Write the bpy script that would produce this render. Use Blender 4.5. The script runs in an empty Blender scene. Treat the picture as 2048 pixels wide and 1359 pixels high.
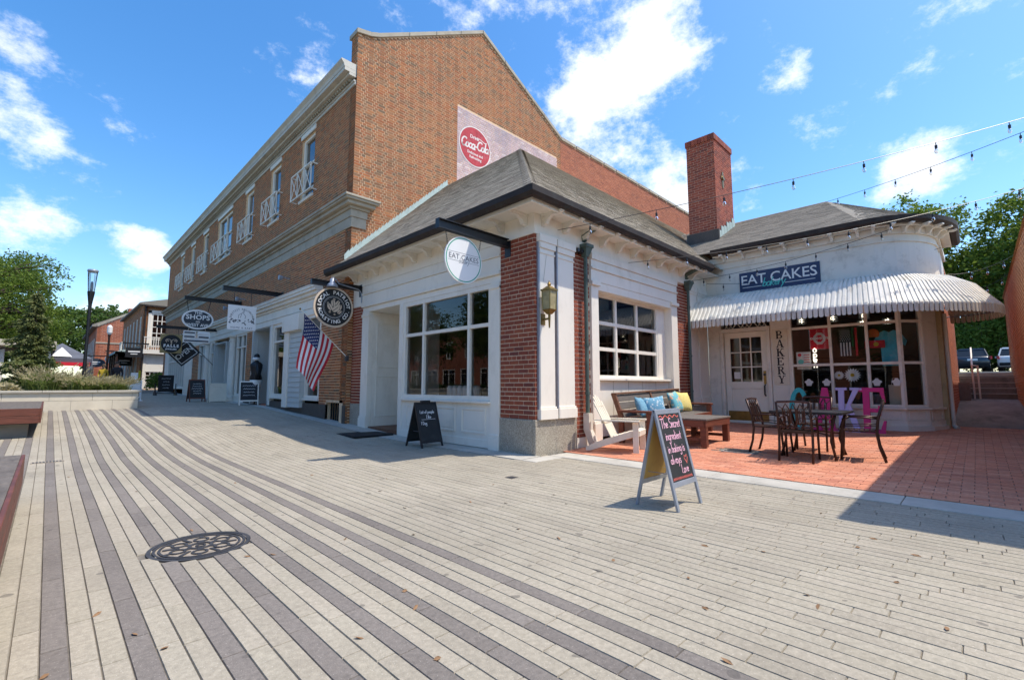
import bpy, bmesh, math, random
from mathutils import Vector, Matrix
random.seed(11)
SC = bpy.context.scene
COL = SC.collection
R = math.radians

# ------------------------------------------------------------------ camera
YAW, PITCH, CAMH = R(45.1), math.atan(91.5 / 927.0), 1.10
_fh = Vector((math.cos(YAW), math.sin(YAW), 0))
C_R = Vector((math.sin(YAW), -math.cos(YAW), 0))
C_F = _fh * math.cos(PITCH) + Vector((0, 0, math.sin(PITCH)))
C_U = Vector((0, 0, math.cos(PITCH))) - _fh * math.sin(PITCH)
cam_data = bpy.data.cameras.new('camera')
cam_data.sensor_width = 36.0
cam_data.lens = 927.0 / 2048 * 36
cam_data.clip_start = 0.05
cam_data.clip_end = 3000
cam = bpy.data.objects.new('camera', cam_data)
COL.objects.link(cam)
_m = Matrix((C_R, C_U, -C_F)).transposed().to_4x4()
_m.translation = (0, 0, CAMH)
cam.matrix_world = _m
SC.camera = cam
CAMP = Vector((0, 0, CAMH))

# ------------------------------------------------------------------ light
SUN_DIR = Vector((0.29, -0.36, 0.87)).normalized()
sun_data = bpy.data.lights.new('sun', 'SUN')
sun_data.energy = 2.65
sun_data.angle = R(0.53)
sun_data.color = (1.0, 0.93, 0.82)
sun = bpy.data.objects.new('sun', sun_data)
COL.objects.link(sun)
sun.rotation_euler = SUN_DIR.to_track_quat('Z', 'Y').to_euler()
sun.location = (10, -10, 30)

world = bpy.data.worlds.new('World')
SC.world = world
world.use_nodes = True
SC.view_settings.view_transform = 'Standard'
SC.view_settings.look = 'None'
SC.view_settings.exposure = 0.88
SC.view_settings.gamma = 1.0
SC.view_settings.use_curve_mapping = False


def build_world():
    nt = world.node_tree
    nt.nodes.clear()
    N = nt.nodes.new
    L = nt.links.new
    out = N('ShaderNodeOutputWorld')
    bg = N('ShaderNodeBackground')
    bg.inputs['Strength'].default_value = 0.15
    sky = N('ShaderNodeTexSky')
    sky.sky_type = 'NISHITA'
    sky.sun_disc = False
    sky.sun_elevation = math.asin(SUN_DIR.z)
    sky.sun_rotation = math.atan2(SUN_DIR.x, SUN_DIR.y)
    sky.air_density = 1.0
    sky.dust_density = 0.9
    sky.ozone_density = 1.6
    hs = N('ShaderNodeHueSaturation')
    hs.inputs['Saturation'].default_value = 1.34
    hs.inputs['Value'].default_value = 1.0
    L(sky.outputs[0], hs.inputs['Color'])
    tc = N('ShaderNodeTexCoord')

    def math_node(op, a, b=None, clamp=False):
        n = N('ShaderNodeMath')
        n.operation = op
        n.use_clamp = clamp
        for i, v in enumerate((a, b)):
            if v is None:
                continue
            if isinstance(v, (int, float)):
                n.inputs[i].default_value = v
            else:
                L(v, n.inputs[i])
        return n.outputs[0]

    def noise(scale, detail, rough, loc=(0, 0, 0), zs=1.6):
        mp = N('ShaderNodeMapping')
        mp.inputs['Location'].default_value = loc
        mp.inputs['Scale'].default_value = (1, 1, zs)
        L(tc.outputs['Generated'], mp.inputs['Vector'])
        n = N('ShaderNodeTexNoise')
        n.inputs['Scale'].default_value = scale
        n.inputs['Detail'].default_value = detail
        n.inputs['Roughness'].default_value = rough
        L(mp.outputs[0], n.inputs['Vector'])
        return n.outputs['Fac']

    nz = noise(6.5, 12, 0.68)
    fine = noise(19, 8, 0.7, (.7, .1, .3), 1.2)
    wide = noise(1.7, 3, 0.5, (3.1, 1.7, 0.4))
    base = math_node('ADD', math_node('MULTIPLY', nz, 2.1), math_node('ADD', math_node('MULTIPLY', wide, 0.42), math_node('MULTIPLY', fine, 0.5)))
    # drifting cumulus: directions of the cloud banks in this sky
    def direc(px, py):
        return (C_F * 927 + C_R * (px - 1024) + C_U * (679.5 - py)).normalized()
    banks = [(1235, 60, .095, .42), (1190, 250, .07, .36), (1280, 330, .055, .26), (1330, 120, .075, .34), (1150, 180, .05, .2), (990, 15, .07, .30),
             (1360, 380, .05, .26), (25, 250, .045, .28), (280, 500, .034, .36), (55, 470, .04, .30), (640, 135, .03, .30), (600, 190, .025, .28),
             (1572, 140, .032, .32), (1825, 335, .05, .38), (40, 75, .025, .28), (250, 245, .03, .22), (235, 610, .035, .34)]
    tot = base
    for px, py, r, a in banks:
        d = direc(px, py)
        dp = N('ShaderNodeVectorMath')
        dp.operation = 'DOT_PRODUCT'
        L(tc.outputs['Generated'], dp.inputs[0])
        dp.inputs[1].default_value = d
        mr = N('ShaderNodeMapRange')
        mr.interpolation_type = 'SMOOTHSTEP'
        mr.inputs['From Min'].default_value = math.cos(r * 1.7)
        mr.inputs['From Max'].default_value = math.cos(r * 0.25)
        mr.inputs['To Min'].default_value = 0
        mr.inputs['To Max'].default_value = a
        L(dp.outputs['Value'], mr.inputs['Value'])
        tot = math_node('ADD', tot, mr.outputs[0])
    cov = N('ShaderNodeMapRange')
    cov.interpolation_type = 'SMOOTHSTEP'
    cov.inputs['From Min'].default_value = 1.64
    cov.inputs['From Max'].default_value = 2.2
    L(tot, cov.inputs['Value'])
    # cloud self-shading: denser cores are a touch greyer
    dens = N('ShaderNodeMapRange')
    dens.inputs['From Min'].default_value = 1.9
    dens.inputs['From Max'].default_value = 2.5
    dens.inputs['To Min'].default_value = 5.6
    dens.inputs['To Max'].default_value = 4.0
    nz2 = noise(9, 6, 0.6, (0.35, 0.2, 0.9))
    L(math_node('ADD', tot, math_node('MULTIPLY', nz2, 0.25)), dens.inputs['Value'])
    cc = N('ShaderNodeCombineColor')
    L(math_node('MULTIPLY', dens.outputs[0], 0.985), cc.inputs[0])
    L(dens.outputs[0], cc.inputs[1])
    L(math_node('MULTIPLY', dens.outputs[0], 1.04), cc.inputs[2])
    mx = N('ShaderNodeMix')
    mx.data_type = 'RGBA'
    L(math_node('MULTIPLY', cov.outputs[0], 0.92), mx.inputs['Factor'])
    L(hs.outputs[0], mx.inputs['A'])
    L(cc.outputs[0], mx.inputs['B'])
    L(mx.outputs['Result'], bg.inputs['Color'])
    L(bg.outputs[0], out.inputs['Surface'])


build_world()

# ------------------------------------------------------------------ materials
MATS = {}


def _nodes(name):
    m = bpy.data.materials.new(name)
    m.use_nodes = True
    nt = m.node_tree
    nt.nodes.clear()
    out = nt.nodes.new('ShaderNodeOutputMaterial')
    b = nt.nodes.new('ShaderNodeBsdfPrincipled')
    nt.links.new(b.outputs[0], out.inputs[0])
    MATS[name] = m
    return m, nt, b, out


def _rgb(c):
    return (c[0], c[1], c[2], 1)


def _noise(nt, coord, scale, detail=5, rough=.6, vec_scale=None):
    src = coord
    if vec_scale:
        mp = nt.nodes.new('ShaderNodeMapping')
        mp.inputs['Scale'].default_value = vec_scale
        nt.links.new(coord, mp.inputs['Vector'])
        src = mp.outputs[0]
    n = nt.nodes.new('ShaderNodeTexNoise')
    n.inputs['Scale'].default_value = scale
    n.inputs['Detail'].default_value = detail
    n.inputs['Roughness'].default_value = rough
    nt.links.new(src, n.inputs['Vector'])
    return n.outputs['Fac']


def _mixc(nt, fac, a, b, mode='MIX'):
    m = nt.nodes.new('ShaderNodeMix')
    m.data_type = 'RGBA'
    m.blend_type = mode
    for key, v in (('Factor', fac), ('A', a), ('B', b)):
        if isinstance(v, (int, float)):
            m.inputs[key].default_value = v
        elif isinstance(v, tuple):
            m.inputs[key].default_value = _rgb(v)
        else:
            nt.links.new(v, m.inputs[key])
    return m.outputs['Result']


def _range(nt, v, a, b, c=0, d=1):
    m = nt.nodes.new('ShaderNodeMapRange')
    for k, x in (('From Min', a), ('From Max', b), ('To Min', c), ('To Max', d)):
        m.inputs[k].default_value = x
    nt.links.new(v, m.inputs['Value'])
    return m.outputs[0]


def _bump(nt, bsdf, h, strength, dist=.01):
    n = nt.nodes.new('ShaderNodeBump')
    n.inputs['Strength'].default_value = strength
    n.inputs['Distance'].default_value = dist
    nt.links.new(h, n.inputs['Height'])
    nt.links.new(n.outputs[0], bsdf.inputs['Normal'])


def mat(name, col, rough=.6, var=.18, scale=3.0, bump=.15, bscale=70, metal=0.0, dirt=None, dirt_amt=.0, dirt_scale=1.6, stretch=None, speck=None):
    """plain painted / stone / metal surface: two-octave colour drift, optional dirt patches, fine relief"""
    m, nt, b, out = _nodes(name)
    tc = nt.nodes.new('ShaderNodeTexCoord').outputs['Object']
    n1 = _noise(nt, tc, scale, 6, .65, stretch)
    lo = tuple(max(0, c * (1 - var)) for c in col)
    hi = tuple(min(1, c * (1 + var)) for c in col)
    c = _mixc(nt, _range(nt, n1, .3, .7), lo, hi)
    if dirt:
        n2 = _noise(nt, tc, dirt_scale, 8, .7, stretch)
        c = _mixc(nt, _range(nt, n2, .52, .72, 0, dirt_amt), c, dirt)
    if speck:
        n3 = _noise(nt, tc, speck[1], 2, .5)
        c = _mixc(nt, _range(nt, n3, .55, .60), c, speck[0])
        n4 = _noise(nt, tc, speck[1] * .8, 2, .5)
        c = _mixc(nt, _range(nt, n4, .56, .62, 0, .8), c, speck[2])
    nt.links.new(c, b.inputs['Base Color'])
    b.inputs['Roughness'].default_value = rough
    b.inputs['Metallic'].default_value = metal
    if bump:
        _bump(nt, b, _noise(nt, tc, bscale, 4, .6), bump, .004)
    return m


def mat_piece(name, stops, rough=.85, var=.25, bump=.5, bscale=45, fine=30, stain=None, stain_amt=0, stain_scale=1.0, speck=None):
    """bricks / pavers / shingles: every piece draws its own colour (mesh island + object random)"""
    m, nt, b, out = _nodes(name)
    g = nt.nodes.new('ShaderNodeNewGeometry').outputs['Random Per Island']
    o = nt.nodes.new('ShaderNodeObjectInfo').outputs['Random']
    a = nt.nodes.new('ShaderNodeMath')
    a.operation = 'ADD'
    nt.links.new(g, a.inputs[0])
    nt.links.new(o, a.inputs[1])
    fr = nt.nodes.new('ShaderNodeMath')
    fr.operation = 'FRACT'
    nt.links.new(a.outputs[0], fr.inputs[0])
    cr = nt.nodes.new('ShaderNodeValToRGB')
    el = cr.color_ramp.elements
    while len(el) < len(stops):
        el.new(0.5)
    for e, (p, c) in zip(el, stops):
        e.position = p
        e.color = _rgb(c)
    nt.links.new(fr.outputs[0], cr.inputs[0])
    pos = nt.nodes.new('ShaderNodeNewGeometry').outputs['Position']
    n1 = _noise(nt, pos, fine, 5, .65)
    c = _mixc(nt, 1.0, cr.outputs[0], _mixc(nt, _range(nt, n1, .3, .7), (1 - var,) * 3, (1 + var * .7,) * 3), 'MULTIPLY')
    if stain:
        n2 = _noise(nt, pos, stain_scale, 6, .7)
        c = _mixc(nt, _range(nt, n2, .5, .72, 0, stain_amt), c, stain)
    if speck:
        n3 = _noise(nt, pos, speck[1], 2, .5)
        c = _mixc(nt, _range(nt, n3, .64, .70, 0, .75), c, speck[0])
        # old gum spots, wide grime drift
        c = _mixc(nt, _range(nt, _noise(nt, pos, 8.5, 1, .4), .735, .75, 0, .55), c, (.09, .08, .07))
        c = _mixc(nt, 1.0, c, _mixc(nt, _range(nt, _noise(nt, pos, .5, 4, .6), .3, .7), (.84, .83, .82), (1.08, 1.07, 1.06)), 'MULTIPLY')
    nt.links.new(c, b.inputs['Base Color'])
    b.inputs['Roughness'].default_value = rough
    if bump:
        _bump(nt, b, _noise(nt, pos, bscale, 5, .65), bump, .004)
    return m


def mat_glass(name, tint=(.86, .9, .9), ior=1.7, rough=.0):
    m, nt, b, out = _nodes(name)
    nt.nodes.remove(b)
    t = nt.nodes.new('ShaderNodeBsdfTransparent')
    t.inputs[0].default_value = _rgb(tint)
    g = nt.nodes.new('ShaderNodeBsdfGlossy')
    g.inputs['Roughness'].default_value = rough
    g.inputs['Color'].default_value = (1, 1, 1, 1)
    f = nt.nodes.new('ShaderNodeFresnel')
    f.inputs['IOR'].default_value = ior
    tc = nt.nodes.new('ShaderNodeTexCoord').outputs['Object']
    bp = nt.nodes.new('ShaderNodeBump')
    bp.inputs['Strength'].default_value = .012
    bp.inputs['Distance'].default_value = .02
    nt.links.new(_noise(nt, tc, 1.3, 2, .5), bp.inputs['Height'])
    nt.links.new(bp.outputs[0], g.inputs['Normal'])
    mx = nt.nodes.new('ShaderNodeMixShader')
    nt.links.new(f.outputs[0], mx.inputs[0])
    nt.links.new(t.outputs[0], mx.inputs[1])
    nt.links.new(g.outputs[0], mx.inputs[2])
    nt.links.new(mx.outputs[0], out.inputs[0])
    return m


def mat_leaf(name, cols, trans=.35):
    m, nt, b, out = _nodes(name)
    g = nt.nodes.new('ShaderNodeNewGeometry')
    cr = nt.nodes.new('ShaderNodeValToRGB')
    el = cr.color_ramp.elements
    while len(el) < len(cols):
        el.new(.5)
    for i, (e, c) in enumerate(zip(el, cols)):
        e.position = i / max(1, len(cols) - 1)
        e.color = _rgb(c)
    nt.links.new(g.outputs['Random Per Island'], cr.inputs[0])
    n = _noise(nt, g.outputs['Position'], .9, 4, .6)
    c = _mixc(nt, 1.0, cr.outputs[0], _mixc(nt, _range(nt, n, .3, .7), (.7, .7, .7), (1.25, 1.25, 1.15)), 'MULTIPLY')
    nt.links.new(c, b.inputs['Base Color'])
    b.inputs['Roughness'].default_value = .55
    b.inputs['Specular IOR Level'].default_value = .3
    tr = nt.nodes.new('ShaderNodeBsdfTranslucent')
    nt.links.new(_mixc(nt, .5, c, (.16, .22, .03)), tr.inputs[0])
    mx = nt.nodes.new('ShaderNodeMixShader')
    mx.inputs[0].default_value = trans
    nt.links.new(b.outputs[0], mx.inputs[1])
    nt.links.new(tr.outputs[0], mx.inputs[2])
    nt.links.new(mx.outputs[0], out.inputs[0])
    return m


def mat_emit(name, col, strength):
    m, nt, b, out = _nodes(name)
    b.inputs['Base Color'].default_value = _rgb(col)
    b.inputs['Emission Color'].default_value = _rgb(col)
    b.inputs['Emission Strength'].default_value = strength
    return m


# ------------------------------------------------------------------ mesh builder
def frame(o, right, up):
    r = Vector(right).normalized()
    u = Vector(up).normalized()
    n = r.cross(u)
    m = Matrix((r, u, n)).transposed().to_4x4()
    m.translation = o
    return m


class MB:
    def __init__(self, M=None):
        self.v, self.f, self.M = [], [], M

    def _add(self, pts):
        i = len(self.v)
        if self.M is not None:
            pts = [self.M @ Vector(p) for p in pts]
        self.v.extend([tuple(p) for p in pts])
        return i

    def face(self, pts):
        i = self._add(pts)
        self.f.append(tuple(range(i, i + len(pts))))

    def box(self, x0, y0, z0, x1, y1, z1):
        if x0 > x1: x0, x1 = x1, x0
        if y0 > y1: y0, y1 = y1, y0
        if z0 > z1: z0, z1 = z1, z0
        i = self._add([(x0, y0, z0), (x1, y0, z0), (x1, y1, z0), (x0, y1, z0), (x0, y0, z1), (x1, y0, z1), (x1, y1, z1), (x0, y1, z1)])
        self.f += [tuple(i + k for k in q) for q in ((0, 3, 2, 1), (4, 5, 6, 7), (0, 1, 5, 4), (1, 2, 6, 5), (2, 3, 7, 6), (3, 0, 4, 7))]
        return self

    def hexa(self, b4, t4):
        i = self._add(list(b4) + list(t4))
        self.f += [tuple(i + k for k in q) for q in ((3, 2, 1, 0), (4, 5, 6, 7), (0, 1, 5, 4), (1, 2, 6, 5), (2, 3, 7, 6), (3, 0, 4, 7))]
        return self

    def prism(self, poly, vec):
        n = len(poly)
        vec = Vector(vec)
        i = self._add([Vector(p) for p in poly] + [Vector(p) + vec for p in poly])
        self.f.append(tuple(i + k for k in reversed(range(n))))
        self.f.append(tuple(i + n + k for k in range(n)))
        for k in range(n):
            self.f.append((i + k, i + (k + 1) % n, i + n + (k + 1) % n, i + n + k))
        return self

    def bar(self, a, b, w, h, up=(0, 0, 1)):
        """square bar from a to b; w across, h along up"""
        a, b = Vector(a), Vector(b)
        d = (b - a).normalized()
        u = Vector(up)
        s = d.cross(u)
        if s.length < 1e-4:
            s = d.cross(Vector((1, 0, 0)))
        s.normalize()
        u = s.cross(d).normalized()
        s, u = s * w / 2, u * h / 2
        self.hexa([a - s - u, a + s - u, a + s + u, a - s + u], [b - s - u, b + s - u, b + s + u, b - s + u])
        return self

    def tube(self, path, r, n=6, cap=True):
        path = [Vector(p) for p in path]
        rs = r if isinstance(r, (list, tuple)) else [r] * len(path)
        rings = []
        ref = None
        for k, p in enumerate(path):
            d = (path[min(k + 1, len(path) - 1)] - path[max(k - 1, 0)])
            if d.length < 1e-9:
                d = Vector((0, 0, 1))
            d.normalize()
            if ref is None:
                ref = d.cross(Vector((0, 0, 1)))
                if ref.length < .05:
                    ref = d.cross(Vector((1, 0, 0)))
            ref = (ref - d * ref.dot(d)).normalized()
            b = d.cross(ref)
            rings.append(self._add([p + (ref * math.cos(2 * math.pi * j / n) + b * math.sin(2 * math.pi * j / n)) * rs[k] for j in range(n)]))
        for k in range(len(rings) - 1):
            a, c = rings[k], rings[k + 1]
            for j in range(n):
                self.f.append((a + j, a + (j + 1) % n, c + (j + 1) % n, c + j))
        if cap:
            self.f.append(tuple(rings[0] + j for j in reversed(range(n))))
            self.f.append(tuple(rings[-1] + j for j in range(n)))
        return self

    def lathe(self, prof, c=(0, 0, 0), n=16, axis='Z'):
        c = Vector(c)
        ids = []
        for r, h in prof:
            pts = []
            for j in range(n):
                a = 2 * math.pi * j / n
                x, y = r * math.cos(a), r * math.sin(a)
                q = {'Z': (x, y, h), 'X': (h, x, y), 'Y': (y, h, x)}[axis]
                pts.append(c + Vector(q))
            ids.append(self._add(pts))
        for a, b in zip(ids, ids[1:]):
            for j in range(n):
                self.f.append((a + j, a + (j + 1) % n, b + (j + 1) % n, b + j))
        self.f.append(tuple(ids[0] + j for j in reversed(range(n))))
        self.f.append(tuple(ids[-1] + j for j in range(n)))
        return self

    def mesh(self, name, off=(0, 0, 0), bevel=0, smooth=False, recalc=False):
        me = bpy.data.meshes.new(name)
        ox, oy, oz = off
        me.from_pydata([(x - ox, y - oy, z - oz) for x, y, z in self.v], [], self.f)
        if bevel or recalc:
            bm = bmesh.new()
            bm.from_mesh(me)
            if recalc:
                bmesh.ops.recalc_face_normals(bm, faces=bm.faces)
            if bevel:
                bmesh.ops.bevel(bm, geom=list(bm.edges), offset=bevel, segments=1, affect='EDGES', profile=.5, clamp_overlap=True)
            bm.to_mesh(me)
            bm.free()
        if smooth:
            me.polygons.foreach_set('use_smooth', [True] * len(me.polygons))
        me.update()
        return me

    def build(self, name, material, parent=None, bevel=0, smooth=False, kind=None, recalc=False):
        off = wloc(parent)
        me = self.mesh(name, off, bevel, smooth, recalc)
        return link(name, me, material, parent, kind=kind)


def wloc(o):
    p = Vector((0, 0, 0))
    while o is not None:
        p += o.location
        o = o.parent
    return p


def link(name, me, material, parent=None, loc=(0, 0, 0), kind=None):
    o = bpy.data.objects.new(name, me)
    COL.objects.link(o)
    if material is not None and not me.materials:
        me.materials.append(MATS[material] if isinstance(material, str) else material)
    o.location = loc
    if parent is not None:
        o.parent = parent
    if kind:
        o['kind'] = kind
    return o


def thing(name, label, cat, loc=(0, 0, 0), group=None):
    o = bpy.data.objects.new(name, None)
    o.empty_display_size = .2
    COL.objects.link(o)
    o.location = loc
    tag(o, label, cat, group)
    return o


def tag(o, label, cat, group=None):
    o['label'] = label
    o['category'] = cat
    if group:
        o['group'] = group
    return o


def place(root, loc, rz=0):
    root.location = loc
    root.rotation_euler = (0, 0, rz)
    return root


def dup(root, label=None, group=None):
    def cp(o, par):
        c = o.copy()
        COL.objects.link(c)
        c.parent = par
        for ch in o.children:
            cp(ch, c)
        return c
    r = cp(root, None)
    if label:
        r['label'] = label
    if group:
        r['group'] = group
    return r


# ------------------------------------------------------------------ lettering
def text_mesh(s, size, bold=0.0, align='CENTER', shear=0, space=1.0, extrude=.001):
    cu = bpy.data.curves.new('lettering', 'FONT')
    cu.body = s
    cu.size = size
    cu.offset = bold
    cu.align_x = align
    cu.align_y = 'CENTER'
    cu.shear = shear
    cu.space_character = space
    cu.extrude = extrude
    cu.resolution_u = 3
    ob = bpy.data.objects.new('lettering', cu)
    me = bpy.data.meshes.new_from_object(ob)
    bpy.data.objects.remove(ob)
    bpy.data.curves.remove(cu)
    me.materials.clear()
    return me


def text(name, s, size, M, material, parent, sx=1.0, **kw):
    me = text_mesh(s, size, **kw)
    if sx != 1.0:
        me.transform(Matrix.Diagonal((sx, 1, 1, 1)))
    me.transform(M)
    me.transform(Matrix.Translation(-wloc(parent)))
    return link(name, me, material, parent)


def arc_text(name, s, size, M, radius, mid_deg, step_deg, material, parent, inward=False, bold=0.0, sx=1.0):
    """letters set round a circle, joined to one lettering part"""
    bm = bmesh.new()
    n = len(s)
    for i, ch in enumerate(s):
        if ch == ' ':
            continue
        a = R(mid_deg + ((n - 1) / 2 - i) * step_deg * (-1 if inward else 1))
        me = text_mesh(ch, size, bold=bold)
        rot = a - math.pi / 2 if not inward else a + math.pi / 2
        T = Matrix.Translation((radius * math.cos(a), radius * math.sin(a), 0)) @ Matrix.Rotation(rot, 4, 'Z') @ Matrix.Diagonal((sx, 1, 1, 1))
        me.transform(T)
        bm.from_mesh(me)
        bpy.data.meshes.remove(me)
    me = bpy.data.meshes.new(name)
    bm.to_mesh(me)
    bm.free()
    me.transform(M)
    me.transform(Matrix.Translation(-wloc(parent)))
    return link(name, me, material, parent)


def _a(cx, cy, rx, ry, a0, a1, n=9):
    return [(cx + rx * math.cos(R(a0 + (a1 - a0) * i / n)), cy + ry * math.sin(R(a0 + (a1 - a0) * i / n))) for i in range(n + 1)]


# single-stroke hand lettering: x-height .5, ascender 1
HAND = {
    'T': (.62, [[(0, .97), (.62, 1.0)], [(.3, .98), (.27, 0)]]),
    'S': (.5, [_a(.27, .76, .2, .22, 40, 250) + _a(.25, .26, .22, .26, 80, -150)]),
    'L': (.45, [[(.1, 1), (.05, .05), (.42, .02)]]),
    'I': (.3, [[(0, .95), (.3, .97)], [(.15, .96), (.14, .03)], [(0, .02), (.3, .04)]]),
    'D': (.55, [[(.06, .98), (.05, 0)] + _a(.06, .49, .42, .49, -90, 90)]),
    '1': (.22, [[(0, .8), (.13, 1), (.12, 0)]]),
    'C': (.6, [_a(.36, .5, .34, .48, 50, 320, 14)]),
    'a': (.45, [_a(.2, .25, .19, .24, 30, 390, 12), [(.38, .48), (.38, .1), (.45, .02)]]),
    'b': (.44, [[(.05, 1), (.05, .03)], _a(.22, .25, .18, .24, -170, 170, 12)]),
    'c': (.38, [_a(.21, .25, .2, .25, 50, 320)]),
    'd': (.45, [_a(.2, .25, .19, .24, 30, 390, 12), [(.39, 1), (.39, 0)]]),
    'e': (.42, [[(.03, .25), (.38, .3)] + _a(.21, .26, .18, .24, 10, 320)]),
    'f': (.34, [_a(.25, .82, .12, .16, 30, 180) + [(.12, 0)], [(0, .5), (.3, .52)]]),
    'g': (.44, [_a(.2, .26, .18, .23, 30, 390, 12), [(.38, .48), (.38, -.2)] + _a(.2, -.22, .18, .2, 0, -160)]),
    'h': (.44, [[(.05, 1), (.04, 0)], _a(.21, .28, .16, .2, 170, 0) + [(.38, 0)]]),
    'i': (.16, [[(.07, .48), (.08, 0)], [(.07, .68), (.09, .72)]]),
    'k': (.42, [[(.05, 1), (.04, 0)], [(.36, .5), (.07, .22), (.4, 0)]]),
    'l': (.16, [[(.08, 1), (.07, .05), (.14, 0)]]),
    'n': (.44, [[(.05, .5), (.04, 0)], _a(.21, .28, .16, .2, 170, 0) + [(.38, 0)]]),
    'o': (.42, [_a(.2, .25, .19, .25, 90, 450, 14)]),
    'p': (.44, [[(.05, .5), (.04, -.38)], _a(.22, .25, .18, .24, -170, 170, 12)]),
    'r': (.32, [[(.05, .5), (.05, 0)], _a(.2, .3, .15, .19, 170, 40)]),
    's': (.36, [_a(.19, .38, .13, .12, 40, 250) + _a(.17, .12, .15, .13, 80, -150)]),
    't': (.32, [[(.14, .85), (.13, .08), (.25, .02)], [(0, .52), (.28, .54)]]),
    'u': (.44, [[(.05, .5)] + _a(.2, .2, .15, .19, 180, 360) + [(.36, .5), (.37, 0)]]),
    'v': (.4, [[(0, .5), (.18, .02), (.38, .52)]]),
    'w': (.58, [[(0, .5), (.14, .03), (.28, .4), (.42, .03), (.56, .52)]]),
    'y': (.42, [[(0, .5), (.2, .05)], [(.4, .5), (.1, -.35)]]),
    ' ': (.25, []), '-': (.3, [[(.03, .28), (.27, .3)]]),
}


def hand(name, s, height, M, material, parent, weight=.06, slant=0.0, track=.07, align='C', jitter=0.0, depth=.0015):
    """brush / chalk strokes as flat ribbons of real thickness"""
    rnd = random.Random(len(s) * 7 + 3)
    segs, x = [], 0.0
    for ch in s:
        w, lines = HAND[ch]
        dy = rnd.uniform(-jitter, jitter)
        for ln in lines:
            segs.append([(x + px + slant * py, py + dy) for px, py in ln])
        x += w + track
    total = x - track
    ox = {'C': -total / 2, 'L': 0, 'R': -total}[align]
    return ribbon(name, [[((px + ox) * height, py * height) for px, py in ln] for ln in segs], weight * height, M, material, parent, depth)


def ribbon(name, lines, w, M, material, parent, depth=.0015, closed=False):
    mb = MB(M)
    for k, ln in enumerate(lines):
        zoff = depth * (1 + .07 * (k % 5))
        pts = [Vector((p[0], p[1], 0)) for p in ln]
        L_, R_ = [], []
        for i, p in enumerate(pts):
            d = (pts[min(i + 1, len(pts) - 1)] - pts[max(i - 1, 0)])
            if d.length < 1e-9:
                d = Vector((1, 0, 0))
            d.normalize()
            nrm = Vector((-d.y, d.x, 0)) * w / 2
            ext = d * w * .35 if i in (0, len(pts) - 1) else Vector()
            ext = -ext if i == 0 else ext
            L_.append(p + nrm + ext)
            R_.append(p - nrm + ext)
        for i in range(len(pts) - 1):
            a, b, c, d = R_[i], R_[i + 1], L_[i + 1], L_[i]
            z = Vector((0, 0, zoff))
            mb.face([a + z, b + z, c + z, d + z])
            mb.face([a, b, b + z, a + z])
            mb.face([c, d, d + z, c + z])
    return mb.build(name, material, parent)


# ------------------------------------------------------------------ laying pieces
def px_of(p):
    v = Vector(p) - CAMP
    z = v.dot(C_F)
    if z < .2:
        return None
    return (1024 + 927 * v.dot(C_R) / z, 679.5 - 927 * v.dot(C_U) / z, z)


def lay(parent, name, bulk, M, pieces, proud, material, n_ind, chamfer=.003, back=-.004, vis=None):
    """pieces: (u0,v0,u1,v1) rectangles on plane M, each a chamfered block standing proud.
    The ones that show largest become objects of their own, the rest one part of real geometry."""
    scored = []
    nrm = (M.to_3x3() @ Vector((0, 0, 1))).normalized()
    for q in pieces:
        c = M @ Vector(((q[0] + q[2]) / 2, (q[1] + q[3]) / 2, 0))
        s = px_of(c)
        sc = 0
        if s and -20 < s[0] < 2068 and -20 < s[1] < 1380 and (vis is None or vis(c)):
            d = (CAMP - c)
            sc = abs(nrm.dot(d.normalized())) * (q[2] - q[0]) * (q[3] - q[1]) / d.length_squared
        scored.append((sc, q))
    scored.sort(key=lambda t: -t[0])
    ind = [q for s, q in scored[:n_ind] if s > 0]
    rest = [q for s, q in scored[len(ind):]]
    cache = {}
    off = wloc(parent)
    M0 = M.to_3x3().to_4x4()

    def block(mb, u0, v0, u1, v1):
        c = chamfer
        a = [(u0, v0, back), (u1, v0, back), (u1, v1, back), (u0, v1, back)]
        b = [(u0, v0, proud - c), (u1, v0, proud - c), (u1, v1, proud - c), (u0, v1, proud - c)]
        t = [(u0 + c, v0 + c, proud), (u1 - c, v0 + c, proud), (u1 - c, v1 - c, proud), (u0 + c, v1 - c, proud)]
        i = mb._add(a + b + t)
        for k in range(4):
            k2 = (k + 1) % 4
            mb.f.append((i + k, i + k2, i + 4 + k2, i + 4 + k))
            mb.f.append((i + 4 + k, i + 4 + k2, i + 8 + k2, i + 8 + k))
        mb.f.append((i + 8, i + 9, i + 10, i + 11))

    for q in ind:
        w, h = round(q[2] - q[0], 3), round(q[3] - q[1], 3)
        if (w, h) not in cache:
            mb = MB(M0)
            block(mb, -w / 2, -h / 2, w / 2, h / 2)
            me = mb.mesh(name)
            me.materials.append(MATS[material])
            cache[(w, h)] = me
        c = M @ Vector(((q[0] + q[2]) / 2, (q[1] + q[3]) / 2, random.uniform(-.0012, .0012)))
        link(name, cache[(w, h)], None, parent, c - off)
    if rest:
        mb = MB(M)
        for q in rest:
            block(mb, *q)
        mb.build(bulk, material, parent, kind='stuff')


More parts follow.
